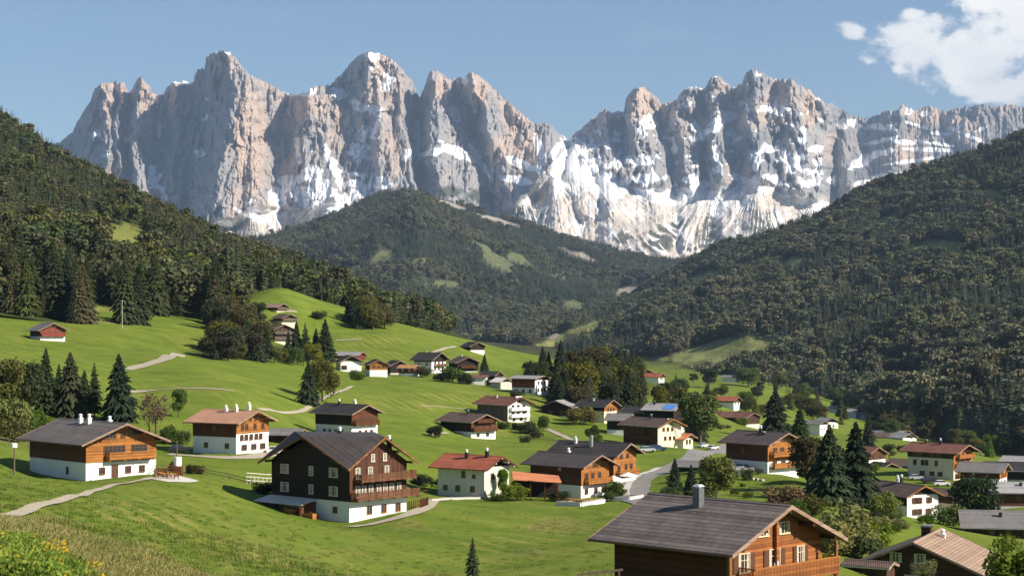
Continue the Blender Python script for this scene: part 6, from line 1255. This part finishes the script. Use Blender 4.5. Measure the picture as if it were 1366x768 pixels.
# the copse between village and valley
for i in range(92):
    k = i % 4; px = 704 + rr.random() * 158; b = 500 + 15 * k + rr.random() * 6 + (px - 704) * .05
    if px < 745 and k > 1: continue
    if px < 730: b -= 4
    sp_ = rr.random() < .72; hh = rr.uniform(38, 58) * (1 - .12 * abs(px - 775) / 80) * (1.0 if px > 735 else .75)
    c = [C_SPR, C_SPR2, C_OLV, C_BRN, C_OLV][rr.randrange(2) if sp_ else rr.randrange(1, 5)]
    T(S if sp_ else B, px, b, b - hh, ('dark conifer' if sp_ else 'brownish olive tree') + ' in the dense copse behind the village centre', c, 'copse behind the village', 1.2 if sp_ else 1.0)
T(S, 838, 556, 492, 'tall dark spruce at the right end of the copse', C_SPR, wide=1.3)
for px, b, tp_, lb, c in ((880, 556, 511, 'slender olive tree, first of three before the valley meadow', C_OLV), (893, 556, 507, 'tallest of three slender olive trees before the valley meadow', C_SPR2), (907, 558, 513, 'third slender olive tree before the valley meadow, rightmost', C_OLV)): T(B, px, b, tp_, lb, c, wide=.75, var=1)
T(B, 934, 592, 520, 'big ragged green tree beside the road right of the guest house', C_GRN, wide=1.2, var=1); T(S, 929, 588, 528, 'dark spruce tucked against the big ragged green tree', C_SPR, wide=1.2); T(S, 943, 542, 508, 'dark spruce before the red roofed farm', C_SPR, wide=1.5)
T(U_, 778, 566, 541, 'round olive bush between the black barn and the orange fronted house', (.14, .13, .03), wide=1.5); T(B, 725, 575, 553, 'small village tree above the winding footpath', C_GRN, wide=.8); T(B, 790, 588, 566, 'dark little tree on the lawn above the black roof', C_SPR2, wide=1.0)
T(U_, 797, 590, 578, 'small bush beside the dark little lawn tree', C_GRN)
T(S, 1035, 590, 516, 'tall spruce behind the honey gabled chalet', C_SPR, wide=1.6); T(S, 1068, 602, 540, 'second spruce to the right behind the honey gabled chalet', C_SPR, wide=1.6); T(B, 1077, 655, 578, 'brownish olive tree between the honey gabled chalet and the tall spruces', (.085,.075,.034), wide=.95, var=1)
T(B, 1090, 650, 600, 'olive broadleaf behind the left tall spruce', C_OLV)
T(S, 1107, 672, 564, 'left one of the two great dark spruces right of the honey gabled chalet', C_SPR, wide=1.5, var=0, dmin=200); T(S, 1140, 672, 560, 'right one of the two great dark spruces right of the honey gabled chalet', (.022, .036, .017), wide=1.4, var=2, dmin=200); T(S, 1124, 668, 596, 'lower spruce in the gap between the two great ones', C_SPR, wide=1.4)
T(S, 1158, 606, 549, 'dark spruce standing in the valley meadow beyond the two great spruces', C_SPR, wide=1.3); T(B, 1186, 612, 590, 'round olive tree beside the maroon roofed house', C_OLV, wide=1.3)
for px, b, tp_, lb, c, w_ in ((1132, 738, 668, 'large pale willow green bush beside the shingle roof end', C_PAL, 1.0), (1112, 738, 690, 'pale feathery bush left of the large willow green one', (.22, .21, .09), 1.0), (1166, 738, 694, 'bright green shrub right of the large willow green bush', C_LIM, 1.0), (1150, 745, 708, 'low leafy shrub in front of the willow green bush', C_GRN, 1.2),
                              (1046, 684, 644, 'rusty brown autumn bush behind the shingle roof ridge', C_RED, 1.1), (1086, 690, 658, 'grey olive bush under the great spruces', C_OLV, 1.1), (1064, 690, 664, 'green bush right of the rusty brown one', C_GRN, 1.1), (1181, 694, 654, 'leafy green shrub before the dark flank of the white gabled house', C_LIM, .9), (1266, 700, 671, 'spreading green and red shrub before the white gable', C_GRN, 1.3),
                              (1236, 700, 684, 'low garden shrub by the white gable wall', C_GRN, 1.3), (1100, 665, 645, 'dark shrub at the foot of the left great spruce', C_SPR2, 1.3)): T(U_, px, b, tp_, lb, c, wide=w_, dmin=150)
T(B, 1300, 698, 634, 'dense dark green tree right of the white gabled house', (.035, .06, .018), wide=1.15, var=2, dmin=200)
for px, d_, h_, lb, c, kd in ((1352, 118, 4.6, 'bright green young tree in the lower right corner', C_LIM, B), (1240, 165, 2.4, 'pale budding shrub in front of the dark timber house', C_PAL, B), (1222, 170, 2.0, 'smaller pale shrub left of the other before the dark timber house', C_PAL, B)):
    top_ = {1352: 712, 1240: 742, 1222: 748}[px]; z = (HY - top_) / F * d_ - h_; tree(kd, px, None, d_, h_, lb, c, None, 'tree' if px == 1352 else 'shrub', 3 if px != 1352 else 0, 1.0, 'young_tree' if px == 1352 else 'budding_shrub', loc=Vector(((px - HX) / F * d_, d_, z)))
T(S, 900, 658, 609, 'narrow dark conifer by the road beside the grey shed', C_SPR, wide=1.2); T(S, 922, 664, 618, 'small dark spruce in front of the grey roofed shed', C_SPR, wide=1.5); T(B, 955, 672, 604, 'pale yellow green tree in front of the garden shed', (.13, .14, .045), wide=1.15, var=1); T(U_, 893, 662, 648, 'clipped green bush by the road', C_GRN, wide=1.6); T(U_, 938, 668, 648, 'dark green bush under the pale yellow green tree', C_GRN, wide=1.4)
T(B, 670, 664, 622, 'bright green climbing tree against the white gable', (.10, .17, .03), wide=.55, var=1); T(U_, 688, 668, 643, 'round bright green bush right of the climbing tree', C_LIM, wide=1.2); T(U_, 693, 658, 636, 'dark green bush beside the orange canopy', C_GRN, wide=1.0)
T(U_, 593, 656, 634, 'black green shrub at the left wall of the red roof house', (.03, .045, .018), wide=1.3); T(U_, 562, 647, 631, 'dark pair of bushes right of the big black chalet', (.03, .045, .018), wide=1.6); T(U_, 580, 583, 566, 'dark round bush left of the small balcony chalet', (.03, .04, .018), wide=1.1); T(U_, 664, 668, 656, 'low hedge before the white gable door', C_GRN, wide=2.0)
T(U_, 744, 668, 653, 'dark hedge bush under the orange canopy edge', (.035, .05, .02), wide=1.8); T(U_, 821, 662, 640, 'green bush at the corner of the front twin chalet', C_GRN, wide=1.2); T(U_, 815, 668, 655, 'low green bush by the terrace end', C_GRN, wide=1.3); T(U_, 352, 658, 641, 'dark round bush at the left corner of the big black chalet', (.03, .04, .018), wide=1.6)
T(U_, 1075, 636, 622, 'green hedge before the honey gabled chalet', C_GRN, wide=2.2); T(U_, 996, 640, 622, 'thuja like hedge bush beside the garage', C_GRN, wide=.8)
T(S, 630, 770, 714, 'small lone fir in the foreground meadow', (.035, .052, .022), wide=1.1, var=3, dmin=120, name='fir_tree')
for i, (px, b, tp_) in enumerate(((705, 578, 560), (716, 585, 574), (700, 590, 580), (690, 573, 563), (672, 572, 561))): T(U_, px, b, tp_, 'dark garden bush on the bank right of the white fronted house', C_SPR2, 'garden bushes on the bank', 1.4)
for i in range(70):
    reg = [(885, 1010, 628, 668), (1060, 1100, 600, 690), (1120, 1210, 600, 650), (1160, 1200, 690, 712), (1250, 1300, 648, 700), (1080, 1150, 690, 735), (860, 1000, 560, 590)][i % 7]; px = rr.uniform(reg[0], reg[1]); b = rr.uniform(reg[2], reg[3])
    if abs(px - 900) < 40 and b < 640: continue
    T(U_, px, b, b - rr.uniform(6, 14) * (1.2 if b > 680 else .9), 'leafy garden shrub of the hedges and yards along the village road', [C_GRN, C_OLV, C_SPR2, C_LIM, C_PAL][rr.randrange(5)], 'garden shrubs along the village road', 1.4, dmin=150, name='garden_shrub')
# groves in the valley
for i in range(46):
    px = 1178 + rr.random() * 200; b = 572 + (px - 1178) * .20 + rr.uniform(-3, 10)
    T(B if rr.random() < .75 else S, px, b, b - rr.uniform(17, 30), 'grey green tree of the grove along the foot of the far slope', [C_OLV, C_SPR2, C_GRN, (.13, .12, .04)][rr.randrange(4)], 'grove along the far slope foot', 1.15, name='grove_tree')
for px, b, tp_ in ((1050, 512, 490), (1042, 516, 499), (1035, 520, 504), (1058, 545, 524), (1066, 540, 522), (1015, 520, 508), (1090, 560, 538), (1098, 562, 540), (1128, 560, 540), (1122, 566, 552), (1175, 580, 556), (1183, 580, 560), (1254, 590, 570), (1215, 566, 550), (1000, 545, 528), (1018, 556, 538), (962, 530, 512), (925, 510, 497)):
    T(B if (px % 3) else S, px, b, tp_, 'dark tree dotted over the valley meadows beyond the village', C_SPR2 if px % 2 else C_OLV, 'trees on the valley meadows', 1.5, name='meadow_tree')
for i in range(52):
    px = rr.uniform(885, 1180); b = rr.uniform(500, 560) + (px - 885) * .04; g_ = perlin(np.array([px / 22.0]), np.array([b / 9.0]))[0]
    if g_ > -.02: T(B if rr.random() < .5 else S, px, b, b - rr.uniform(17, 28), 'olive or dark tree in the clumps between the valley meadows and the far farms', [C_OLV, C_SPR2, C_GRN][i % 3], 'tree clumps in the valley', 1.4, name='clump_tree')
# the front rows of the hillside forest
for p, ki, h in FRONT:
    kd = B if ki == 5 else S; tree(kd, 0, 0, 0, float(h) * 1.05, ('olive brown broadleaf tree' if kd == B else 'dark spruce') + ' in the front rows of the hillside forest above the upper meadow', [(.040, .052, .020), (.030, .044, .019), (.062, .066, .024), (.085, .080, .028), C_SPR2, (.082, .085, .030), C_SPR][int(ki)], 'front rows of the hillside forest', wide=1.15 if kd == S else .95, loc=Vector([float(v) for v in p]))

# ------------------------------------------------------------ fences, poles, small things
def fence(name, pts, label, mat, h=1.0, gap=2.2, rails=2, pw=0.12, dmin=10.0):
    P = [hit(*p, dmin) for p in pts]; e = empty(name, P[0]); tag(e, label, 'fence'); o = P[0]
    post, rail = MB(), MB(); prev = None
    for a, b in zip(P[:-1], P[1:]):
        n = max(1, int((b - a).length / gap))
        for i in range(n + (b is P[-1])):
            q = a + (b - a) * (i / n); z = GROUND.z(q.x, q.y) or q.z; q = Vector((q.x, q.y, z)) - o
            post.box(q.x - pw/2, q.x + pw/2, q.y - pw/2, q.y + pw/2, q.z - .4, q.z + h)
            if prev is not None:
                for k in range(rails): dz = Vector((0, 0, h * (.45 + .45 * k))); rail.bar(prev + dz, q + dz, .05, .11)
            prev = q
    post.build('posts', mat, e); rail.build('rails', mat, e); return e
FW = plain('old_fence_wood', (0.13, 0.095, 0.07), 0.9)
fence('rail_fence', [(248, 630), (275, 634), (305, 640), (336, 648)], 'dark wooden rail fence running right from the orange chalet terrace', FW, 1.1)
fence('terrace_fence', [(207, 633), (222, 632), (240, 634)], 'brown fence round the terrace of the orange chalet', W_BRN, 1.0, 1.0, 3)
fence('pasture_fence', [(-10, 590), (12, 593), (38, 598)], 'old rail fence left of the orange chalet', FW, 1.1)
fence('white_fence', [(329, 645), (345, 646), (362, 647)], 'pale picket fence left of the big black chalet', plain('pale_wood', (.5, .48, .44), .8), 1.3, .8, 3)
fence('side_fence', [(546, 680), (560, 678), (571, 674)], 'brown board fence right of the big black chalet', W_BRN, 1.4, .8, 4)
fence('meadow_fence', [(700, 583), (725, 588), (752, 594)], 'thin fence across the village meadow', FW, 1.0, 3)
fence('yard_fence', [(1000, 655), (1030, 660), (1052, 664)], 'low fence behind the shingle roof ridge', FW, 1.0, 2)
p = at(776, 762, 122); e = empty('yard_rail', p); tag(e, 'dark timber rail left of the foreground log chalet', 'fence')
m = MB(); 
for i in range(6): m.box(i * .5, i * .5 + .09, -.04, .04, -1.5, .1 + .06 * (i % 2))
m.bar((-.3, 0, -.2), (2.8, 0, .15), .06, .14); m.build('rails', FW, e)
p = at(1130, 770, 128); e = empty('balcony_fence', p); tag(e, 'reddish timber fence at the right foot of the foreground log chalet', 'fence')
m = MB().bar((-3.2, 0, -.3), (1.2, 0, .1), .08, .16); 
for i in range(16): m.box(-3.2 + i * .28, -3.0 + i * .28, -.03, .03, -2.0, -.3 + i * .025)
m.build('boards', W_ORA, e)
def pole(name, px, base, top, label, r=0.11, mat=FW, disc=False, arm=False, dmin=10):
    p = hit(px, base, dmin); h = (base - top) / F * p.y; e = empty(name, p); tag(e, label, 'pole'); MB().cyl((0, 0), r, -.5, h, 8, r * .7).build('shaft', mat, e)
    if disc: MB().cyl((0, -.15), .45, h - .35, h + .25, 14).build('lamp_head', WCAP, e)
    if arm: MB().box(-.9, .9, -.06, .06, h - .5, h - .38).build('crossarm', mat, e)
    return e
pole('lamp_post', 19, 634, 593, 'wooden post with round white lamp left of the orange chalet', .13, FW, True)
pole('power_pole', 163, 438, 400, 'thin pale power pole at the forest edge', .14, plain('pale_pole', (.45, .43, .4), .8), False, True)
pole('power_pole', 236, 616, 588, 'leaning dark post on the orange chalet terrace', .12)
p = hit(237, 634); e = empty('water_tank', p); tag(e, 'white barrel standing on a dark block at the orange chalet terrace', 'tank'); MB().cyl((0, 0), .6, 1.5, 2.9, 14).build('barrel', WCAP, e); MB().box(-.7, .7, -.7, .7, -.4, 1.5).build('plinth', W_BRN, e)
# parasols and benches on the terraces
for px, b, lb in ((818, 655, 'left white parasol on the terrace before the twin chalets'), (838, 650, 'right white parasol beside the road bend')):
    p = hit(px, b); e = empty('parasol', p); tag(e, lb, 'parasol', 'white parasols')
    MB().cyl((0, 0), .05, 0, 2.7, 8).build('pole', WCAP, e)
    m = MB(); k = 8; b0 = 0; m.v = [(0, 0, 3.1)] + [(1.9 * math.cos(i * .7854), 1.9 * math.sin(i * .7854), 2.4) for i in range(8)] + [(0, 0, 3.02)] + [(1.88 * math.cos(i * .7854), 1.88 * math.sin(i * .7854), 2.3) for i in range(8)]
    m.f = [(0, 1 + i, 1 + (i + 1) % 8) for i in range(8)] + [(9, 10 + (i + 1) % 8, 10 + i) for i in range(8)] + [(1 + i, 10 + i, 10 + (i + 1) % 8, 1 + (i + 1) % 8) for i in range(8)]
    m.build('canopy', plain('parasol_cloth', (.8, .79, .76), .8), e); MB().cyl((0, 0), .4, 0, .12, 10).build('base', CON, e)
def table_me():
    return MB().box(-1, 1, -.4, .4, .7, .76).mesh('tabletop', W_HON), MB().box(-1, 1, .6, .9, .42, .47).box(-1, 1, -.9, -.6, .42, .47).mesh('seats', W_HON), MB().box(-.8, -.7, -.8, .8, .3, .42).box(.7, .8, -.8, .8, .3, .42).box(-.8, -.7, -.06, .06, -.1, .7).box(.7, .8, -.06, .06, -.1, .7).box(-.8, -.7, -.75, -.68, -.1, .42).box(.7, .8, .68, .75, -.1, .42).mesh('legs', W_BRN)
tm, sm_, lm = table_me()
for px, b, lb in ((752, 668, 'wooden picnic table nearest the orange canopy'), (762, 670, 'second wooden picnic table from the orange canopy'), (774, 671, 'wooden picnic table under the brown flank of the front twin chalet'), (788, 671, 'wooden picnic table before the white base of the twin chalet'),
                  (214, 637, 'wooden picnic table beside the orange chalet wall'), (228, 638, 'wooden picnic table at the outer end of the orange chalet terrace'), (830, 658, 'wooden picnic table between the white parasols')):
    p = hit(px, b); e = empty('picnic_table', p, px * .7); tag(e, lb, 'table', 'picnic tables')
    for n_, me_ in (('tabletop', tm), ('seats', sm_), ('legs', lm)): link(n_, me_, e, (0, 0, 0))
# low walls
def lowwall(name, pts, label, mat, w=.35, h=.6, dmin=10):
    P = [hit(*p, dmin) for p in pts]; o = P[0].copy(); e = empty(name, o); tag(e, label, 'wall'); m = MB()
    for a, b in zip(P[:-1], P[1:]): m.bar(a - o + Vector((0, 0, h/2 - .2)), b - o + Vector((0, 0, h/2 - .2)), w, h + .4)
    m.build('wall', mat, e); c = MB()
    for a, b in zip(P[:-1], P[1:]): c.bar(a - o + Vector((0, 0, h + .04)), b - o + Vector((0, 0, h + .04)), w + .1, .08)
    c.build('coping', CON, e)
lowwall('garden_wall', [(742, 674), (775, 675), (806, 670)], 'low white wall along the terrace of the front twin chalet', P_WHT)
lowwall('garden_wall', [(816, 668), (840, 667), (858, 664)], 'pale low wall at the road bend', P_WHT)
lowwall('garden_wall', [(575, 668), (600, 666), (640, 665)], 'thin pale wall along the footpath before the red roof house', P_GRY, .3, .3)
for px, b in ((946, 668), (947, 661), (945, 654), (948, 675), (949, 646), (1010, 640), (1016, 641), (1004, 639)):
    p = hit(px, b); m = MB(); q = random.Random(px * b)
    bm_pts = [(q.uniform(.5, .9) * math.cos(a), q.uniform(.5, .9) * math.sin(a), z) for z in (-.2, .5) for a in (0, 1.57, 3.14, 4.71)]
    m.hexa([Vector(v) * (1 if v[2] < 0 else .7) for v in bm_pts]); o = m.build('boulder', STN, None, p); tag(o, 'pale garden boulder in the row beside the small lawn behind the shingle roof', 'boulder', 'garden boulders')
# firewood and troughs by the black chalet
e3_, hl_, hw_ = FRONT3; M3 = Matrix.Translation(e3_.location) @ Matrix.Rotation(e3_.rotation_euler.z, 4, 'Z')
for i, (lx, ly, L_, lb, nm) in enumerate(((-hl_ + 1.4, -hw_ - 1.6, 2.6, 'long pale timber stack under the white awning, leftmost', 'timber_stack'), (-1.2, -hw_ - 2.6, 2.0, 'orange brown crate of firewood at the middle post of the awning', 'firewood_crate'), (2.2, -hw_ - 1.9, 2.4, 'wide crate of split logs right of the awning', 'firewood_crate'))):
    p = M3 @ Vector((lx, ly, 0)); p.z = (GROUND.z(p.x, p.y) or p.z); e = empty(nm, p, e3_.rotation_euler.z); tag(e, lb, 'crate' if i else 'timber')
    c = MB().box(-L_/2, L_/2, -.6, -.54, 0, .75).box(-L_/2, L_/2, .54, .6, 0, .75).box(-L_/2, -L_/2 + .06, -.54, .54, 0, .75).box(L_/2 - .06, L_/2, -.54, .54, 0, .75).box(-L_/2, L_/2, -.54, .54, -.3, .05).build('crate', W_HON if i else W_GRY, e)
    g = MB(); q = random.Random(i)
    for k in range(26): x = q.uniform(-L_/2 + .2, L_/2 - .2); y = q.uniform(-.4, .4); z = .5 + q.random() * .5; g.bar((x - .2, y - .05, z), (x + .2, y + q.uniform(-.1, .1), z + q.uniform(-.05, .05)), .14)
    g.build('logs', W_BEAM, e)
# cars
def car_parts(col, nm):
    body = MB(); prof = [(-2.1, .35), (2.1, .35), (2.15, .75), (1.9, .92), (1.0, 1.0), (-1.7, 1.02), (-2.12, .9)]
    body.prism([(x, -.85, z) for x, z in prof], (0, 1.7, 0))
    cab = MB().hexa([(-1.75, -.8, 1.0), (1.0, -.8, 1.0), (1.0, .8, 1.0), (-1.75, .8, 1.0), (-1.4, -.66, 1.45), (.35, -.66, 1.45), (.35, .66, 1.45), (-1.4, .66, 1.45)])
    rf = MB().hexa([(-1.42, -.68, 1.45), (.37, -.68, 1.45), (.37, .68, 1.45), (-1.42, .68, 1.45), (-1.35, -.62, 1.5), (.3, -.62, 1.5), (.3, .62, 1.5), (-1.35, .62, 1.5)])
    pm_ = plain(nm + '_car_paint', col, .3, .2, .5, var=.03)
    wh = MB(); k = 14; wh.v = [(.33 * math.cos(6.283 * i / k), y, .33 * math.sin(6.283 * i / k)) for y in (-.1, .1) for i in range(k)]; wh.f = [(i, (i + 1) % k, k + (i + 1) % k, k + i) for i in range(k)] + [tuple(range(k - 1, -1, -1)), tuple(range(k, 2 * k))]
    return body.mesh('body', pm_), cab.mesh('windows', GLS), rf.mesh('car_roof', pm_), wh.mesh('wheel', BLKM)
CARS = {'white': car_parts((.75, .75, .74), 'white'), 'blue': car_parts((.03, .07, .16), 'blue'), 'dark': car_parts((.03, .03, .035), 'dark'), 'silver': car_parts((.45, .46, .48), 'silver')}
for px, b, c, rz_, lb in ((878, 601, 'blue', .2, 'dark blue car parked before the guest house'), (863, 603, 'silver', .3, 'silver car left of the dark blue one'), (938, 597, 'white', .9, 'white car parked by the ragged green tree'), (951, 600, 'white', .9, 'white car second beside the ragged green tree'), (240, 604, 'dark', .15, 'dark car parked left of the salmon roofed house'),
                          (984, 628, 'white', .1, 'white car parked at the left wall of the honey gabled chalet'), (1003, 632, 'dark', .1, 'dark car before the left wall of the honey gabled chalet'), (370, 606, 'white', .2, 'white car beside the carport'), (1222, 640, 'silver', .1, 'silver car parked left under the hotel windows'), (1240, 644, 'dark', .1, 'dark car parked in the middle under the hotel windows'), (1256, 648, 'white', .1, 'white car parked right under the hotel windows')):
    p = hit(px, b); e = empty('parked_car', p + Vector((0, 0, .08)), rz_); tag(e, lb, 'car', 'parked cars')
    bo, cb, rf_, wh_ = CARS[c]; link('body', bo, e, (0, 0, 0)); link('windows', cb, e, (0, 0, 0)); link('car_roof', rf_, e, (0, 0, 0))
    for x in (-1.3, 1.35):
        for y in (-.8, .8): link('wheel', wh_, e, (x, y, .33))

# ------------------------------------------------------------ grass, dry stalks and flowers
def blade_mat(name, cols):
    m, t = newmat(name); rnd = t.n('ShaderNodeObjectInfo').outputs['Random']
    t.out(t.ramp(rnd, [(i / (len(cols) - 1), c) for i, c in enumerate(cols)]), .8, spec=.15, transl=.3); return m
M_GB = blade_mat('grass_blades', [(.055, .10, .014), (.10, .155, .022), (.15, .19, .035)]); M_DB = blade_mat('dry_blades', [(.20, .20, .06), (.32, .27, .10), (.14, .18, .04), (.40, .33, .14)]); M_FB = blade_mat('herb_leaves', [(.07, .13, .015), (.15, .22, .03), (.26, .30, .05)]); M_YF = plain('yellow_petals', (.75, .52, .02), .7, var=.2)
def tuft(rs, n, h, spread, wd, mat, head=0.0):
    r_ = random.Random(rs); V, Fq = [], []
    for i in range(n):
        a = r_.random() * 6.28; x, y = r_.gauss(0, spread), r_.gauss(0, spread); hh = h * r_.uniform(.5, 1.1); lx, ly = r_.gauss(0, .3) * hh, r_.gauss(0, .3) * hh; ca, sa = math.cos(a) * wd, math.sin(a) * wd; b = len(V)
        V += [(x - ca, y - sa, -.05), (x + ca, y + sa, -.05), (x + ca * .8 + lx * .4, y + sa * .8 + ly * .4, hh * .6), (x - ca * .8 + lx * .4, y - sa * .8 + ly * .4, hh * .6)]; Fq.append((b, b + 1, b + 2, b + 3)); b2 = len(V)
        k = .15 if not head else 1.6
        V += [(x + lx - ca * k, y + ly - sa * k, hh), (x + lx + ca * k, y + ly + sa * k, hh)]; Fq.append((b + 3, b + 2, b2 + 1, b2))
    return np.array(V), np.array(Fq), mat
gc = D.collections.new('grass_kinds')
for i in range(3): gc.objects.link(joined('grass_0%d' % i, [tuft(i, 26, .15, .16, .010, M_GB)], (1, 1, 1)))
for i in range(3, 6): gc.objects.link(joined('grass_0%d' % i, [tuft(i, 24, .26, .18, .008, M_DB, 1.0)], (1, 1, 1)))
yf = tuft(9, 10, .3, .2, .012, M_FB); r_ = random.Random(2); V, Fq = [], []
for i in range(7):
    x, y, z = r_.gauss(0, .22), r_.gauss(0, .22), r_.uniform(.22, .36)
    for k in range(3):
        a = k * 1.05; b = len(V); V += [(x - .045 * math.cos(a), y - .045 * math.sin(a), z - .02), (x, y, z - .03), (x + .045 * math.cos(a), y + .045 * math.sin(a), z), (x, y, z + .045)]; Fq.append((b, b + 1, b + 2, b + 3))
gc.objects.link(joined('grass_06', [yf, (np.array(V), np.array(Fq), M_YF)], (1, 1, 1)))
r_ = np.random.default_rng(5); pts_ = r_.normal(size=(140, 3)) * np.array([.2, .2, .1]) + np.array([0, 0, .16]); cv2 = cards(pts_, np.tile([0, 0, 1.], (140, 1)), .05, r_, .5)
gc.objects.link(joined('grass_07', [(cv2[0], cv2[1], M_FB)], (1, 1, 1)))
def gpos(px, d):
    fi = np.interp(np.log(d), np.log(ds), np.arange(len(ds))); fj = np.interp(px, pxs, np.arange(len(pxs))); i, j = fi.astype(int), fj.astype(int); i = np.clip(i, 0, len(ds) - 2); j = np.clip(j, 0, len(pxs) - 2); a, b = fi - i, fj - j
    def L(M): return (M[i, j] * (1 - a) * (1 - b) + M[i + 1, j] * a * (1 - b) + M[i, j + 1] * (1 - a) * b + M[i + 1, j + 1] * a * b)
    z = L(ZZ); return np.stack([(px - HX) / F * d, d, z], 1), L(dry)
n = 170000; r_ = np.random.default_rng(12)
d = 32 * np.exp(r_.random(n) * math.log(300 / 32)); px = r_.uniform(-60, 1150, n)
keep = (d < 200) | (r_.random(n) < .7); d, px = d[keep], px[keep]
P_, dr = gpos(px, d); row = HY - P_[:, 2] / P_[:, 1] * F; keep = (row < 800) & (row > 560); P_, dr, d, px, row = P_[keep], dr[keep], d[keep], px[keep], row[keep]
pa = np.array(PATHS); okp = np.ones(len(d), bool)
for a_, b_, w_ in pa[pa[:, 1] < 330]: okp &= (P_[:, 0] - a_) ** 2 + (P_[:, 1] - b_) ** 2 > (w_ + .5) ** 2
nearh = (px < 92 - (790 - row) * .8) & (row > 722)
okp &= nearh | (r_.random(len(d)) < np.clip(.10 + dr, 0, 1) * np.where(d > 150, .4, 1)); P_, dr, d, px, row = P_[okp], dr[okp], d[okp], px[okp], row[okp]
isdry = (r_.random(len(d)) < np.clip(dr * .9 + .04, 0, 1)); idx = np.where(isdry, r_.integers(3, 6, len(d)), r_.integers(0, 3, len(d)))
near = (px < 92 - (790 - row) * .8) & (row > 722) & (d < 80); fl = r_.random(len(d)); idx = np.where(near & (fl < .62), np.where(fl < .03, 6, 7), idx)
yp = (np.hypot((px - 52) / 20, (row - 743) / 9) < 1) | (np.hypot((px - 112) / 12, (row - 766) / 4) < 1) | (np.hypot((px - 22) / 8, (row - 752) / 4) < 1); idx = np.where(yp & (fl < .15) & (d < 90), 6, idx)
scl = r_.uniform(.7, 1.3, len(d)) * np.where(d > 120, 1.25, 1.0)
scatter('meadow_grass', P_, scl, idx, gc, 'short meadow grass with dry stalks and a patch of yellow flowers at the lower left', 'grass', scl * 1.2)
print('TREES', NTREE, 'GRASS', len(P_))
